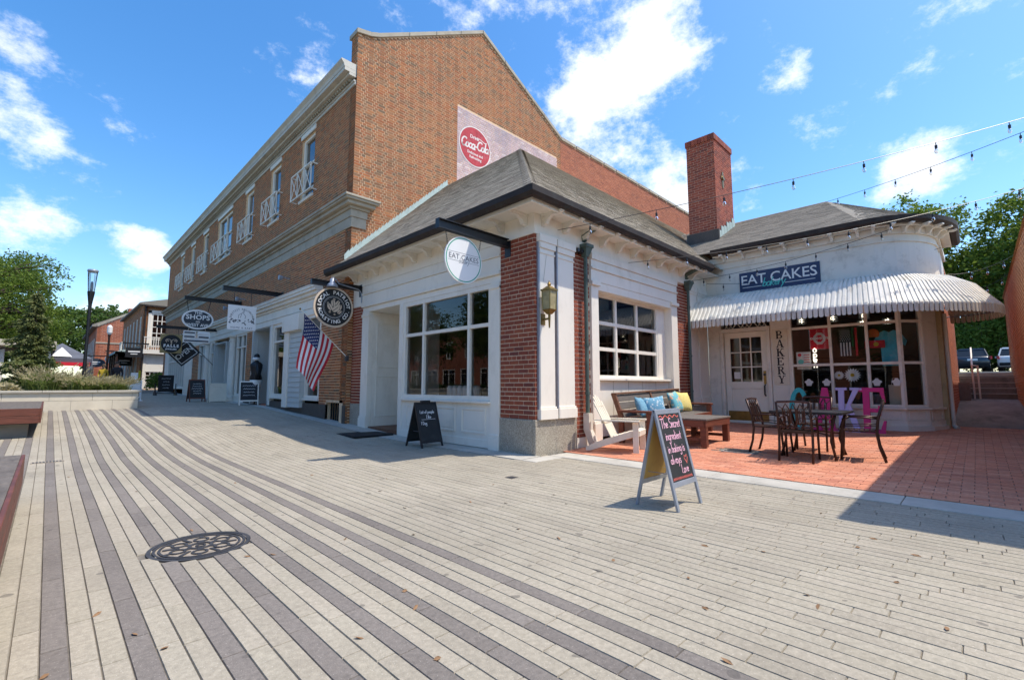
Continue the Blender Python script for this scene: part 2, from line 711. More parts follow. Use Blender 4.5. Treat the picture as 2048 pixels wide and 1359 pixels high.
def courses(W, H, holes=(), top=None, course=.074, length=.216, joint=.011, bond='running', v0=0.0, header=6):
    """brick rectangles over a W x H wall, cut round rectangular holes and under a sloping top"""
    out = []
    nrow = int((H - v0) / course + .5)
    for r_ in range(nrow):
        a, b = v0 + r_ * course, v0 + (r_ + 1) * course - joint
        if b > H + .002:
            break
        iv = [(0.0, W)]
        if top:
            x0, x1 = top((a + b) / 2 + course * .5)
            iv = [(max(0, x0), min(W, x1))] if x1 > x0 else []
        for (hu0, hv0, hu1, hv1) in holes:
            if b > hv0 and a < hv1:
                nv = []
                for s, e in iv:
                    if hu1 <= s or hu0 >= e:
                        nv.append((s, e))
                    else:
                        if hu0 > s: nv.append((s, hu0))
                        if hu1 < e: nv.append((hu1, e))
                iv = nv
        L2 = length / 2
        seq = []
        if bond == 'flemish':
            x = -(length * .75 + joint) if r_ % 2 else 0.0
            k = r_ % 2
            while x < W:
                w = length if k % 2 == 0 else L2 - joint / 2
                seq.append((x, x + w))
                x += w + joint
                k += 1
        elif bond == 'common' and r_ % header == header - 1:
            x = -L2 / 2
            while x < W:
                seq.append((x, x + L2 - joint / 2))
                x += L2 + joint / 2
        else:
            x = -(length + joint) / 2 if r_ % 2 else 0.0
            while x < W:
                seq.append((x, x + length))
                x += length + joint
        for s, e in iv:
            for p, q in seq:
                u0, u1 = max(p, s), min(q, e)
                if u1 - u0 > .025:
                    out.append((u0, a, u1, b))
    return out


def slab(mb, W, H, holes, n0, n1, top=None):
    """wall slab with rectangular openings, cut into rectangles (each with its own thickness)"""
    us = sorted({0, W} | {max(0, min(W, x)) for h in holes for x in (h[0], h[2])})
    vs = sorted({0, H} | {max(0, min(H, x)) for h in holes for x in (h[1], h[3])})
    for i in range(len(us) - 1):
        run = None
        for j in range(len(vs) - 1):
            cu, cv = (us[i] + us[i + 1]) / 2, (vs[j] + vs[j + 1]) / 2
            solid = not any(h[0] < cu < h[2] and h[1] < cv < h[3] for h in holes)
            if solid and run is None:
                run = vs[j]
            if run is not None and (not solid or j == len(vs) - 2):
                mb.box(us[i], run, n0, us[i + 1], vs[j + 1] if solid else vs[j], n1)
                run = None
    return mb
# ------------------------------------------------------------------ palette
mat_piece('paver_light', [(0, (.36, .318, .24)), (.25, (.395, .352, .27)), (.5, (.37, .327, .25)), (.75, (.41, .362, .28)), (1, (.34, .30, .23))], .9, .22, .6, 130, 38,
          stain=(.245, .21, .16), stain_amt=.42, stain_scale=1.6, speck=((.56, .51, .42), 120))
mat_piece('paver_dark', [(0, (.175, .152, .132)), (.3, (.21, .183, .158)), (.6, (.19, .165, .142)), (1, (.225, .197, .17))], .88, .25, .6, 130, 38,
          stain=(.25, .22, .19), stain_amt=.35, stain_scale=1.6, speck=((.38, .34, .3), 120))
mat('sand_joint', (.19, .165, .13), .95, .3, 14, .3, 120)
mat_piece('patio_brick', [(0, (.60, .23, .125)), (.25, (.66, .27, .155)), (.5, (.56, .20, .11)), (.75, (.68, .31, .19)), (1, (.48, .17, .10))], .9, .2, .5, 90, 40,
          stain=(.38, .17, .11), stain_amt=.45, stain_scale=1.2)
mat('concrete', (.46, .43, .37), .9, .15, 2.2, .4, 90, dirt=(.25, .23, .19), dirt_amt=.55, dirt_scale=2.5)
mat('concrete_old', (.24, .215, .18), .92, .3, 1.4, .5, 60, dirt=(.07, .06, .05), dirt_amt=.85, dirt_scale=1.6, stretch=(.5, 1.6, 1))
mat('asphalt', (.055, .055, .057), .92, .25, 3, .5, 120)
mat('soil', (.06, .045, .03), .95, .4, 4, .6, 50)
mat('lawn_ground', (.07, .10, .035), .95, .4, .5, .6, 20)
mat_piece('brick_main', [(0, (.37, .115, .04)), (.16, (.47, .165, .055)), (.32, (.25, .11, .045)), (.48, (.50, .205, .075)), (.62, (.41, .135, .048)), (.74, (.19, .12, .065)), (.86, (.45, .19, .075)), (1, (.28, .155, .08))],
          .9, .25, .6, 70, 30, stain=(.20, .12, .07), stain_amt=.4, stain_scale=.55)
mat_piece('brick_red', [(0, (.42, .13, .06)), (.3, (.50, .17, .08)), (.6, (.37, .11, .05)), (.8, (.46, .15, .075)), (1, (.31, .095, .05))], .88, .22, .55, 80, 34,
          stain=(.19, .07, .045), stain_amt=.4, stain_scale=.9)
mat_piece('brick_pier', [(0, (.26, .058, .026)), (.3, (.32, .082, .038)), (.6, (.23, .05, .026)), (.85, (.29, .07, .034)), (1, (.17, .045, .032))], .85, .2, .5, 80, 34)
mat_piece('brick_chimney', [(0, (.32, .075, .04)), (.35, (.38, .10, .055)), (.7, (.27, .06, .036)), (1, (.20, .06, .042))], .88, .22, .5, 80, 34, stain=(.07, .03, .028), stain_amt=.6, stain_scale=1.2)
mat_piece('brick_painted', [(0, (.60, .43, .44)), (.4, (.68, .52, .52)), (.7, (.54, .40, .42)), (1, (.74, .62, .60))], .9, .25, .5, 70, 30, stain=(.27, .25, .34), stain_amt=.75, stain_scale=1.0)
mat('mortar_tan', (.80, .56, .345), .95, .14, 5, .5, 90, dirt=(.30, .22, .15), dirt_amt=.4, dirt_scale=.8)
mat('mortar_pale', (.86, .72, .54), .95, .12, 6, .5, 90)
mat('mortar_pink', (.64, .42, .31), .95, .12, 6, .5, 90)
mat('granite', (.36, .32, .25), .75, .12, 4, .4, 160, speck=((.19, .165, .135), 62, (.52, .47, .38)))
mat('granite_dark', (.075, .062, .052), .6, .25, 5, .2, 150, speck=((.03, .027, .025), 90, (.14, .12, .10)))
mat('white_paint', (.86, .80, .69), .55, .035, 1.5, .12, 60, dirt=(.55, .49, .38), dirt_amt=.42, dirt_scale=2.3, stretch=(1, 1, .45))
mat('white_worn', (.80, .75, .655), .6, .05, 1.3, .35, 26, dirt=(.40, .36, .29), dirt_amt=.55, dirt_scale=3.2)
mat('grey_paint', (.55, .57, .54), .55, .05, 1.5, .12, 60)
mat('stone_trim', (.43, .375, .285), .85, .14, 2, .4, 60, dirt=(.19, .17, .13), dirt_amt=.7, dirt_scale=1.8)
mat('limestone', (.66, .585, .455), .85, .09, 1.4, .25, 60, dirt=(.50, .43, .33), dirt_amt=.45, dirt_scale=1.8)
mat('limestone_cap', (.48, .44, .36), .85, .1, 2, .25, 60)
mat_piece('shingle', [(0, (.36, .305, .23)), (.25, (.44, .375, .29)), (.5, (.31, .26, .20)), (.75, (.48, .415, .32)), (1, (.39, .335, .255))], .95, .3, .7, 160, 90)
mat_piece('shingle_grey', [(0, (.27, .235, .19)), (.25, (.33, .29, .235)), (.5, (.22, .195, .16)), (.75, (.36, .315, .255)), (1, (.28, .25, .20))], .95, .3, .7, 160, 90)
mat('copper_dark', (.030, .019, .014), .7, .4, 4, .2, 50, dirt=(.06, .075, .065), dirt_amt=.4, dirt_scale=5)
mat('copper_green', (.085, .125, .105), .7, .25, 5, .3, 60, dirt=(.05, .07, .06), dirt_amt=.7, dirt_scale=4)
mat('verdigris', (.40, .49, .45), .8, .25, 6, .3, 60, dirt=(.2, .25, .24), dirt_amt=.6, dirt_scale=6)
mat('black_metal', (.014, .014, .016), .42, .2, 6, .1, 80)
mat('bronze_metal', (.05, .023, .016), .4, .3, 9, .1, 80, metal=.4)
mat('iron', (.075, .073, .075), .6, .3, 12, .4, 120, metal=.5)
mat('steel_grey', (.33, .36, .41), .45, .12, 8, .1, 80, metal=.3)
mat('brass', (.30, .20, .065), .4, .25, 8, .15, 50, metal=.8)
mat('brass_glass', (.36, .30, .15), .35, .3, 10, .1, 40)
mat('teak', (.145, .042, .022), .55, .35, 6, .3, 60, stretch=(.6, .6, 6), dirt=(.06, .022, .015), dirt_amt=.6, dirt_scale=4)
mat('weathered_wood', (.14, .118, .098), .85, .25, 5, .5, 60, stretch=(5, 1, 1), dirt=(.06, .05, .043), dirt_amt=.6, dirt_scale=4)
mat('brown_wood', (.17, .075, .04), .7, .3, 5, .4, 60, stretch=(1, 5, 5))
mat('grey_wood', (.135, .115, .10), .8, .2, 6, .4, 60, stretch=(1, 6, 6))
mat('cream_wood', (.74, .67, .54), .6, .06, 4, .2, 60, dirt=(.5, .42, .3), dirt_amt=.35, dirt_scale=5)
mat('chalkboard', (.022, .024, .026), .75, .3, 3, .1, 60, dirt=(.07, .075, .08), dirt_amt=.5, dirt_scale=4)
mat('chalk_white', (.86, .86, .86), .9, .05, 30, 0)
mat('chalk_pink', (.86, .47, .58), .9, .12, 40, 0)
mat('chalk_red', (.75, .16, .13), .9, .1, 40, 0)
mat('tan_board', (.52, .33, .085), .7, .15, 4, .1, 60)
mat('sign_white', (.84, .83, .80), .5, .02, 3, 0)
mat('sign_black', (.012, .012, .014), .5, .1, 3, 0)
mat('sign_navy', (.028, .048, .115), .5, .12, 5, .05, 40)
mat('sign_slate', (.035, .045, .06), .5, .1, 3, 0)
mat('sign_gold', (.36, .26, .10), .5, .1, 5, 0)
mat('sign_green', (.03, .32, .20), .5, .05, 3, 0)
mat('sign_tan', (.66, .52, .38), .5, .05, 3, 0)
mat('ink_grey', (.10, .10, .11), .6, .1, 3, 0)
mat('teal_script', (.12, .62, .52), .5, .05, 3, 0)
mat('interior_dark', (.05, .042, .036), .8, .3, 1.5, 0)
mat('interior_warm', (.10, .075, .055), .8, .2, 1.0, 0)
mat('interior_floor', (.12, .09, .07), .6, .3, 2, 0)
mat_glass('glass', (.95, .97, .965), 1.6)
mat_glass('glass_dark', (.35, .40, .40), 2.3)
mat_glass('glass_lamp', (.9, .92, .92), 1.4)


def interp(tab, t):
    if t <= tab[0][0]:
        return tab[0][1]
    for (a, va), (b, vb) in zip(tab, tab[1:]):
        if t <= b:
            return va + (vb - va) * (t - a) / (b - a)
    return tab[-1][1]


GY = [(8.0, 0), (9.2, .02), (11.0, .12), (13.0, .215), (17.0, .395), (20, .44), (31.0, .60), (45, .85), (90, 1.3)]


def g_street(y):
    return interp(GY, y)


GX = [(5.6, 0), (12.3, .195), (13.6, .26), (20.2, .70)]


def g_patio(x):
    return interp(GX, x)


# the wide ground sheet that everything else is laid on
mb = MB()
xs = [-400, -120, -40, -12, -4, 0, 3, 5.4, 30, 120, 400]
ys = [-400, -120, -30, -6, 8.0, 9.2, 11, 13, 17, 20, 31, 45, 90, 160, 400]
for i in range(len(xs) - 1):
    for j in range(len(ys) - 1):
        mb.face([(xs[a], ys[b], g_street(ys[b]) - .06) for a, b in ((i, j), (i + 1, j), (i + 1, j + 1), (i, j + 1))])
mb.build('ground', 'asphalt', None, kind='structure')

# ------------------------------------------------------------------ street paving: long concrete planks laid along the street
paving = bpy.data.objects.new('street_paving', None)
mb = MB()
cuts = [-4] + [y for y, _ in GY if y < 41] + [41]
for a, b in zip(cuts, cuts[1:]):
    mb.face([(-9, a, g_street(a) - .009), (5.68, a, g_street(a) - .009), (5.68, b, g_street(b) - .009), (-9, b, g_street(b) - .009)])
paving = mb.build('street_paving', 'sand_joint', None, kind='structure')

ROW, DARK0 = .0873, .052
MANHOLE = (.83, 3.90, .305)
light, dark = [], []
k = -52
while True:
    x0 = DARK0 + k * ROW
    if x0 > 5.64:
        break
    if x0 > -4.5:
        isdark = (k % 3 == 0) and k <= 21
        ln = .50 if isdark else .46
        rr = random.Random(k * 13 + 5)
        y = -3.0 + rr.random() * ln
        ymax = 34 if x0 > -1.0 else 16
        while y < ymax:
            l2 = ln * (1 + .0 * rr.random())
            y1 = y + l2
            xc, yc = x0 + ROW / 2, (y + y1) / 2
            ok = True
            if x0 < -.2 and (2.2 < yc < 6.3 or 12.2 < yc < 17.2) and x0 > -1.05:
                ok = False
            if yc > 18.3 and x0 < 2.05:
                ok = False
            if x0 + ROW > 5.05 and yc > 4.9:
                ok = False
            dx, dy = xc - MANHOLE[0], 0
            seg = [(y, y1)]
            if abs(dx) < MANHOLE[2]:
                hgt = math.sqrt(MANHOLE[2] ** 2 - dx * dx)
                m0, m1 = MANHOLE[1] - hgt, MANHOLE[1] + hgt
                seg = [s for s in ((y, min(y1, m0)), (max(y, m1), y1)) if s[1] - s[0] > .03]
            if ok:
                for s in seg:
                    (dark if isdark else light).append((x0, s[0], x0 + ROW - .0022, s[1] - .0024))
            y = y1
    k += 1


def lay_ground(parent, name, bulk, pieces, zf, material, n_ind, gap=0):
    flat = Matrix.Identity(4)
    scored = []
    for q in pieces:
        c = Vector(((q[0] + q[2]) / 2, (q[1] + q[3]) / 2, 0))
        s = px_of(c)
        sc = 0
        if s and -30 < s[0] < 2080 and 700 < s[1] < 1400:
            d = CAMP - c
            sc = (q[2] - q[0]) * (q[3] - q[1]) * CAMH / d.length ** 3
        scored.append((sc, q))
    scored.sort(key=lambda t: -t[0])
    ind = [q for s, q in scored[:n_ind] if s > 0]
    rest = [q for s, q in scored[len(ind):]]

    def block(mb, x0, y0, x1, y1, z):
        c = .0028
        i = mb._add([(x0, y0, z(x0, y0) - .008), (x1, y0, z(x1, y0) - .008), (x1, y1, z(x1, y1) - .008), (x0, y1, z(x0, y1) - .008),
                     (x0 + c, y0 + c, z(x0, y0)), (x1 - c, y0 + c, z(x1, y0)), (x1 - c, y1 - c, z(x1, y1)), (x0 + c, y1 - c, z(x0, y1))])
        mb.f.append((i + 4, i + 5, i + 6, i + 7))
        for a in range(4):
            b = (a + 1) % 4
            mb.f.append((i + a, i + b, i + 4 + b, i + 4 + a))
    cache = {}
    for q in ind:
        w, h = q[2] - q[0], q[3] - q[1]
        cx, cy = (q[0] + q[2]) / 2, (q[1] + q[3]) / 2
        zc = zf(cx, cy)
        sx = (zf(cx + .1, cy) - zf(cx - .1, cy)) / .2
        key = (round(w, 3), round(h, 3), round(sx, 3))
        if key not in cache:
            mb = MB()
            block(mb, -w / 2, -h / 2, w / 2, h / 2, lambda x, y: sx * x)
            me = mb.mesh(name)
            me.materials.append(MATS[material])
            cache[key] = me
        link(name, cache[key], None, parent, (cx, cy, zc + random.uniform(-.0012, .0008)))
    mb = MB()
    for q in rest:
        dz = random.uniform(-.0012, .0008)
        block(mb, *q, lambda x, y: zf(x, y) + dz)
    mb.build(bulk, material, parent, kind='stuff')


lay_ground(paving, 'paver', 'light_paver_field', light, lambda x, y: g_street(y), 'paver_light', 190)
lay_ground(paving, 'dark_paver', 'dark_paver_field', dark, lambda x, y: g_street(y), 'paver_dark', 110)

# concrete strip along the shop fronts and the band between street and patio
mb = MB()
ypts = [4.9, 6, 8, 9.2, 11, 13, 17, 20, 31, 40]
for a, b in zip(ypts, ypts[1:]):
    za, zb = g_street(a), g_street(b)
    mb.hexa([(5.06, a, za - .05), (5.5, a, za - .05), (5.5, b - .006, zb - .05), (5.06, b - .006, zb - .05)],
            [(5.06, a, za + .006), (5.5, a, za + .012), (5.5, b - .006, zb + .012), (5.06, b - .006, zb + .006)])
kerb = mb.build('kerb_strip', 'concrete', None, kind='structure')
mb = MB()
yy = [-8, -3, -1.2, .6, 2.4, 4.2, 4.88]
for a, b in zip(yy, yy[1:]):
    mb.box(5.69, a, -.05, 6.13, b - .008, .008)
for xa, xb in ((5.69, 6.13),):
    mb.box(5.06, 4.60, -.05, 5.68, 4.88, .006)
mb.build('kerb_band', 'concrete', None, bevel=.004, kind='structure')

# ------------------------------------------------------------------ brick patio
def zpat(x, y):
    return g_patio(x)


mb = MB()
for a, b in ((6.13, 9), (9, 12.3), (12.3, 13.6), ):
    mb.face([(a, -1.0, g_patio(a) - .009), (b, -1.0, g_patio(b) - .009), (b, 5.0, g_patio(b) - .009), (a, 5.0, g_patio(a) - .009)])
mb.face([(6.13, -8, -.009), (13.6, -8, -.009), (13.6, -1.0, .2), (6.13, -1.0, .006)])
patio = mb.build('brick_patio', 'sand_joint', None, kind='structure')
pb = []
bx, by = .198, .098
covers = [(7.72, 2.52, 8.08, 3.02)]
r_ = 0
x = 6.14
while x < 13.5:
    y = -.78 + (by * 0 if r_ % 2 == 0 else -.5 * bx)
    while y < 4.97:
        y1 = y + bx
        q = (x, max(y, -.78), x + by - .005, min(y1, 4.97) - .005)
        if q[3] - q[1] > .03 and not any(q[0] < c[2] and q[2] > c[0] and q[1] < c[3] and q[3] > c[1] for c in covers):
            pb.append(q)
        y = y1
    x += by
    r_ += 1
lay_ground(patio, 'brick', 'brick_field', pb, zpat, 'patio_brick', 300)

# alley behind: sloping old concrete, steps, parking level
mb = MB()
mb.face([(13.5, -.8, .258), (20.3, -.8, .705), (20.3, .5, .705), (13.5, .5, .258)])
mb.build('alley_path', 'concrete_old', None, kind='structure')
mb = MB()
mb.hexa([(21.6, -60, 1.2), (46, -60, 1.9), (46, 60, 1.9), (21.6, 60, 1.2)], [(21.6, -60, 1.4), (46, -60, 2.08), (46, 60, 2.08), (21.6, 60, 1.4)])
mb.box(46.001, -60, 1.9, 160, 60, 2.079)
mb.build('parking_lot', 'asphalt', None, kind='structure')
# ================================================================== long brick building with the gable
XM, YM, YEND = 5.36, 11.35, 38.4
bld = thing('brick_building', 'long two storey red brick building with stone belt course, white cornice and tall gable end', 'building', (XM, YM, 0))
GF = frame((XM, YM, 0), (1, 0, 0), (0, 0, 1))            # gable face
MF = frame((XM, YEND, 0), (0, -1, 0), (0, 0, 1))         # street face, u = YEND - y
Uy = lambda y: YEND - y
GABLE = [(0, -.3), (22, -.3), (22, 11.05), (8.75, 11.05), (4.5, 13.25), (.62, 10.92), (.36, 10.78), (0, 10.70)]


def gable_span(v):
    x0, x1 = 0.0, 22.0
    if v > 11.0:
        x1 = 8.75 - (v - 11.05) / (13.25 - 11.05) * 4.25
    if v > 10.70:
        x0 = max(0, .62 + (v - 10.92) / (13.25 - 10.92) * 3.88) if v > 10.92 else (v - 10.70) * 2.8
    return x0, x1


MURAL = (3.45, 7.0, 8.47, 10.22)
# solid core behind the brick skin
mb = MB(GF)
mb.prism([(u, v, -.35) for u, v in GABLE], (0, 0, .35))
gable_wall = mb.build('gable_wall', 'mortar_tan', bld)
vis_g = lambda c: c.z > 4.3 + max(0, (c.x - 5.2)) * .98 and (c.x < 8.6 or c.z > 7.5)
br = courses(22, 13.3, [(8.72, 0, 22, 13.4), MURAL], gable_span, .074, .205, .016, 'flemish', 4.07 - 4.07 + .02)
lay(gable_wall, 'brick', 'brickwork', GF, [q for q in br if q[3] > 4.0 or q[2] < .4], .007, 'brick_main', 300, .002, vis=vis_g)
br = courses(5.02, 3.3, [], None, .074, .205, .016, 'flemish')
mm = frame((XM + MURAL[0], YM, MURAL[1] - .01), (1, 0, 0), (0, 0, 1))
lay(gable_wall, 'painted_brick', 'painted_brickwork', mm, [q for q in br if q[3] < 3.22], .0072, 'brick_painted', 0, .002)
# newer plain brickwork of the low parapet wall further back
br = courses(13.3, 11.05, [], None, .074, .216, .011, 'running', .0)
mm = frame((XM + 8.72, YM, 0), (1, 0, 0), (0, 0, 1))
mb = MB(mm)
mb.box(0, 6.2, .0005, 13.28, 11.04, .002)
mb.build('parapet_face', 'mortar_pink', bld)
lay(gable_wall, 'red_brick', 'red_brickwork', mm, [q for q in br if q[1] > 6.2], .0085, 'brick_red', 0, .002)
m2 = frame((XM, YM + .35, 0), (0, -1, 0), (0, 0, 1))
lay(gable_wall, 'brick', 'brickwork', m2, courses(.352, 10.69, (), None, .074, .205, .016, 'flemish', 9.80), .007, 'brick_main', 0, .002)
# coping stones
mb = MB(GF)
cop = [(-.05, 10.70), (.36, 10.80), (.62, 10.92), (4.5, 13.25), (8.75, 11.05), (22, 11.05)]
for (a, b), (c, d) in zip(cop, cop[1:]):
    n = max(1, int(math.hypot(c - a, d - b) / 1.0))
    for i in range(n):
        t0, t1 = i / n, (i + 1) / n - .006
        p, q = (a + (c - a) * t0, b + (d - b) * t0), (a + (c - a) * t1, b + (d - b) * t1)
        mb.hexa([(p[0], p[1], -.42), (q[0], q[1], -.42), (q[0], q[1], .06), (p[0], p[1], .06)][::-1],
                [(p[0], p[1] + .12, -.42), (q[0], q[1] + .12, -.42), (q[0], q[1] + .12, .06), (p[0], p[1] + .12, .06)][::-1])
mb.build('coping', 'stone_trim', bld, recalc=True)

# ---------- street face
WIN = [(14.55, 1.05), (17.55, 1.05), (20.62, 1.05), (24.40, 2.45), (28.10, 1.05), (31.12, 1.05), (34.05, 1.05)]
WZ0, WZ1 = 6.98, 9.06
SF_Y0, SF_Y1, SF_Z = 13.0, 37.6, 3.16
holes = [(Uy(c + w / 2), WZ0, Uy(c - w / 2), WZ1) for c, w in WIN] + [(Uy(SF_Y1), -1, Uy(SF_Y0), SF_Z), (Uy(12.52), -1, Uy(11.50), .66)]
mb = slab(MB(MF), YEND - YM - .001, 9.78, holes, -.35, 0)
mb.box(0, -.5, -.9, YEND - YM - .36, -.0, -.36)
street_wall = mb.build('street_wall', 'mortar_tan', bld)
br = courses(YEND - YM, 9.25, holes + [(0, 5.25, 40, 5.98), (Uy(SF_Y1), 0, Uy(SF_Y0), 3.95)], None, .074, .205, .016, 'flemish', .58)
lay(street_wall, 'brick', 'brickwork', MF, br, .007, 'brick_main', 0, .002)
# brick piers between the shop fronts (recess plane is the facade plane)
for (a, b) in ((19.25, 19.95), (28.05, 29.40), (37.62, 38.38)):
    m2 = frame((XM - .004, b, 0), (0, -1, 0), (0, 0, 1))
    p = MB(m2)
    p.box(0, 0.2, -.3, b - a, 3.17, 0)
    pier = p.build('brick_pier', 'mortar_tan', bld)
    lay(pier, 'brick', 'brickwork', m2, [q for q in courses(b - a, 3.16, (), None, .074, .205, .016, 'flemish', .62)], .007, 'brick_main', 0, .002)
# base course of dark stone, black cellar opening
mb = MB(MF)
for a, b in ((Uy(11.50), Uy(YM) + .006), (Uy(13.0), Uy(12.52)), (Uy(17.25), Uy(13.0)), (Uy(19.98), Uy(19.22)), (Uy(29.45), Uy(28.0)), (0.02, Uy(31.5))):
    MB(MF).box(a, -.4, -.05, b, .60, .022).build('stone_base', 'granite_dark', bld)
mb = MB(MF)
mb.box(Uy(12.52), -.3, -.8, Uy(11.50), .70, -.5)
for i in range(7):
    mb.box(Uy(12.45) + i * .14, .0, -.14, Uy(12.45) + i * .14 + .03, .64, -.11)
mb.build('cellar_grate', 'sign_black', bld)

# belt course: stepped frieze and moulded cornice, returned on the gable
def belt(mb, u0, u1, ret=0):
    for v0, v1, n in ((5.25, 5.52, .035), (5.525, 5.72, .06), (5.725, 5.80, .11), (5.805, 5.90, .22), (5.905, 5.955, .30), (5.96, 6.02, .33)):
        mb.box(u0, v0, -.01, u1 + (n if ret else 0), v1, n)
mb = MB(MF)
belt(mb, 0, Uy(YM), 0)
belt_o = mb.build('belt_course', 'stone_trim', bld, bevel=.008)
mb = MB(GF)
for v0, v1, n in ((5.25, 5.52, .035), (5.525, 5.72, .06), (5.725, 5.80, .11), (5.805, 5.90, .22), (5.905, 5.955, .30), (5.96, 6.02, .33)):
    mb.box(-n, v0, .0005, .36 + n * .9, v1, n)
mb.build('belt_return', 'stone_trim', bld, bevel=.008)
mat('cornice_paint', (.58, .535, .45), .7, .08, 2, .2, 60, dirt=(.34, .30, .23), dirt_amt=.5, dirt_scale=2.5)
# eaves cornice with dentil course
mb = MB(MF)
u0, u1 = -.25, Uy(YM) - .02
for v0, v1, n in ((9.22, 9.30, .04), (9.305, 9.345, .07), (9.425, 9.50, .20), (9.505, 9.60, .33)):
    mb.box(u0, v0, -.01, u1, v1, n)
prof = [(9.605, -.35), (9.605, .34), (9.68, .36), (9.76, .43), (9.79, .43), (9.79, -.35)]
mb.prism([(u0, v, n) for v, n in prof], (u1 - u0, 0, 0))
cornice = mb.build('eaves_cornice', 'cornice_paint', bld, recalc=True)
mb = MB(MF)
x = u0 + .05
while x < u1 - .1:
    mb.box(x, 9.348, .0, x + .07, 9.422, .13)
    x += .14
mb.build('dentil_course', 'stone_trim', cornice, kind='stuff')
mb = MB()
mb.prism([(XM - .38, YM + .36, 9.80), (XM + 4.5, YM + .36, 12.7), (XM + 9.0, YM + .36, 10.6), (XM + 9.0, YM + .36, 9.6), (XM + .02, YM + .36, 9.795)], (0, YEND - YM - .4, 0))
mb.build('roof', 'shingle_grey', bld, recalc=True)
mb = MB()
mb.box(XM + .0, YEND - .3, -.3, XM + 22, YEND, 9.75)
mb.box(XM - .02, YEND - .42, 9.8, XM + .5, YEND + .05, 10.3)
mb.build('end_wall', 'brick_red', bld)
mb = MB()
mb.box(XM + .36, YM + .4, -.2, XM + 6, YEND - .35, .15)
mb.box(XM + 5.9, YM + .4, .15, XM + 6, YEND - .35, 9)
mb.box(XM + .36, YM + .4, 4.4, XM + 5.8, YEND - .35, 4.6)
mb.box(XM + .36, YM + .4, 9.3, XM + 5.8, YEND - .35, 9.4)
for y in (13.02, 17.2, 19.6, 24.95, 28.6):
    mb.box(XM + 1.9, y + .5, .15, XM + 5.8, y + .56, 4.4)
mb.build('interior', 'interior_dark', bld)


def sash(parent, M, u0, v0, u1, v1, cols, rows, fw=.06, mw=.03, depth=.07, n=0.0, fmat='white_paint', gmat='glass_dark', name='window', sill=0.0):
    """window: frame with mullions as one part, every pane a sub-part. cols/rows: fractions of inner bars"""
    mb = MB(M)
    mb.box(u0, v0, n - depth, u0 + fw, v1, n)
    mb.box(u1 - fw, v0, n - depth, u1, v1, n)
    mb.box(u0 + fw, v0, n - depth, u1 - fw, v0 + fw, n - .002)
    mb.box(u0 + fw, v1 - fw, n - depth, u1 - fw, v1, n - .002)
    iu0, iu1, iv0, iv1 = u0 + fw, u1 - fw, v0 + fw, v1 - fw
    cu = [iu0] + [iu0 + (iu1 - iu0) * c for c in cols] + [iu1]
    rv = [iv0] + [iv0 + (iv1 - iv0) * r for r in rows] + [iv1]
    for c in cu[1:-1]:
        mb.box(c - mw / 2, iv0, n - depth * .9, c + mw / 2, iv1, n - .006)
    for r in rv[1:-1]:
        for a, b in zip(cu, cu[1:]):
            mb.box(a + (mw / 2 if a != iu0 else 0), r - mw / 2, n - depth * .85, b - (mw / 2 if b != iu1 else 0), r + mw / 2, n - .009)
    if sill:
        mb.box(u0 - .05, v0 - .06, n - depth, u1 + .05, v0 - .001, n + sill)
    w = mb.build(name, fmat, parent)
    for a, b in zip(cu, cu[1:]):
        for c, d in zip(rv, rv[1:]):
            p = MB(M)
            z = n - depth * .6
            p.face([(a, c, z), (b, c, z), (b, d, z), (a, d, z)])
            p.build('pane', gmat, w)
    return w


# upper windows with white lattice guard rails
for i, (c, w) in enumerate(WIN):
    u0, u1 = Uy(c + w / 2), Uy(c - w / 2)
    sash(bld, MF, u0 + .002, WZ0 + .002, u1 - .002, WZ1 - .002, [.5] if w > 2 else [], [.12, .56], .10, .05, .10, -.06, gmat='glass_dark')
    mb = MB(MF)
    mb.box(u0 - .06, WZ1, -.02, u1 + .06, WZ1 + .14, .035)
    mb.box(u0 - .02, WZ0 - .09, -.02, u1 + .02, WZ0 - .002, .06)
    mb.build('window_head', 'white_paint', bld)
    ra, rb = u0 - .28, u1 + .28
    rail = MB(MF)
    z0, z1, nn = 6.99, 7.83, .20
    rail.box(ra, z0, nn - .02, rb, z0 + .035, nn + .02)
    rail.box(ra, z1 - .035, nn - .02, rb, z1, nn + .02)
    npan = 5 if w > 2 else 3
    for k in range(npan + 1):
        u = ra + (rb - ra) * k / npan
        rail.box(u - .012, z0, nn - .014, u + .012, z1, nn + .014)
        if k < npan:
            ue = ra + (rb - ra) * (k + 1) / npan
            rail.bar((u, z0 + .03, nn), (ue, z1 - .03, nn), .022, .016, (0, 0, 1))
            rail.bar((u, z1 - .03, nn - .003), (ue, z0 + .03, nn - .003), .022, .016, (0, 0, 1))
    for u in (ra, rb):
        rail.box(u - .012, z1 - .034, .005, u + .012, z1 - .002, nn)
        rail.box(u - .012, z0 + .002, .005, u + .012, z0 + .03, nn)
    rail.build('guard_rail', 'white_paint', bld)

# ---------- shop fronts at street level
fr = MB(MF)
fu0, fu1 = Uy(SF_Y1), Uy(SF_Y0)
for v0, v1, n in ((3.17, 3.36, .03), (3.365, 3.62, .05), (3.625, 3.70, .09), (3.705, 3.80, .17), (3.805, 3.88, .24), (3.885, 3.95, .27)):
    fr.box(fu0, v0, -.01, fu1, v1, n)
fr.box(fu0, 3.952, -.01, fu1, 3.975, .285)
fr.build('shop_entablature', 'white_paint', bld, bevel=.006)
sash(bld, MF, Uy(14.08), .74, Uy(13.02), 3.16, [], [.78], .08, .06, .14, .0, gmat='glass_dark', name='shop_window', sill=.05)
sash(bld, MF, Uy(16.98), .74, Uy(15.46), 3.16, [], [.78], .10, .06, .14, .0, gmat='glass_dark', name='shop_window', sill=.05)
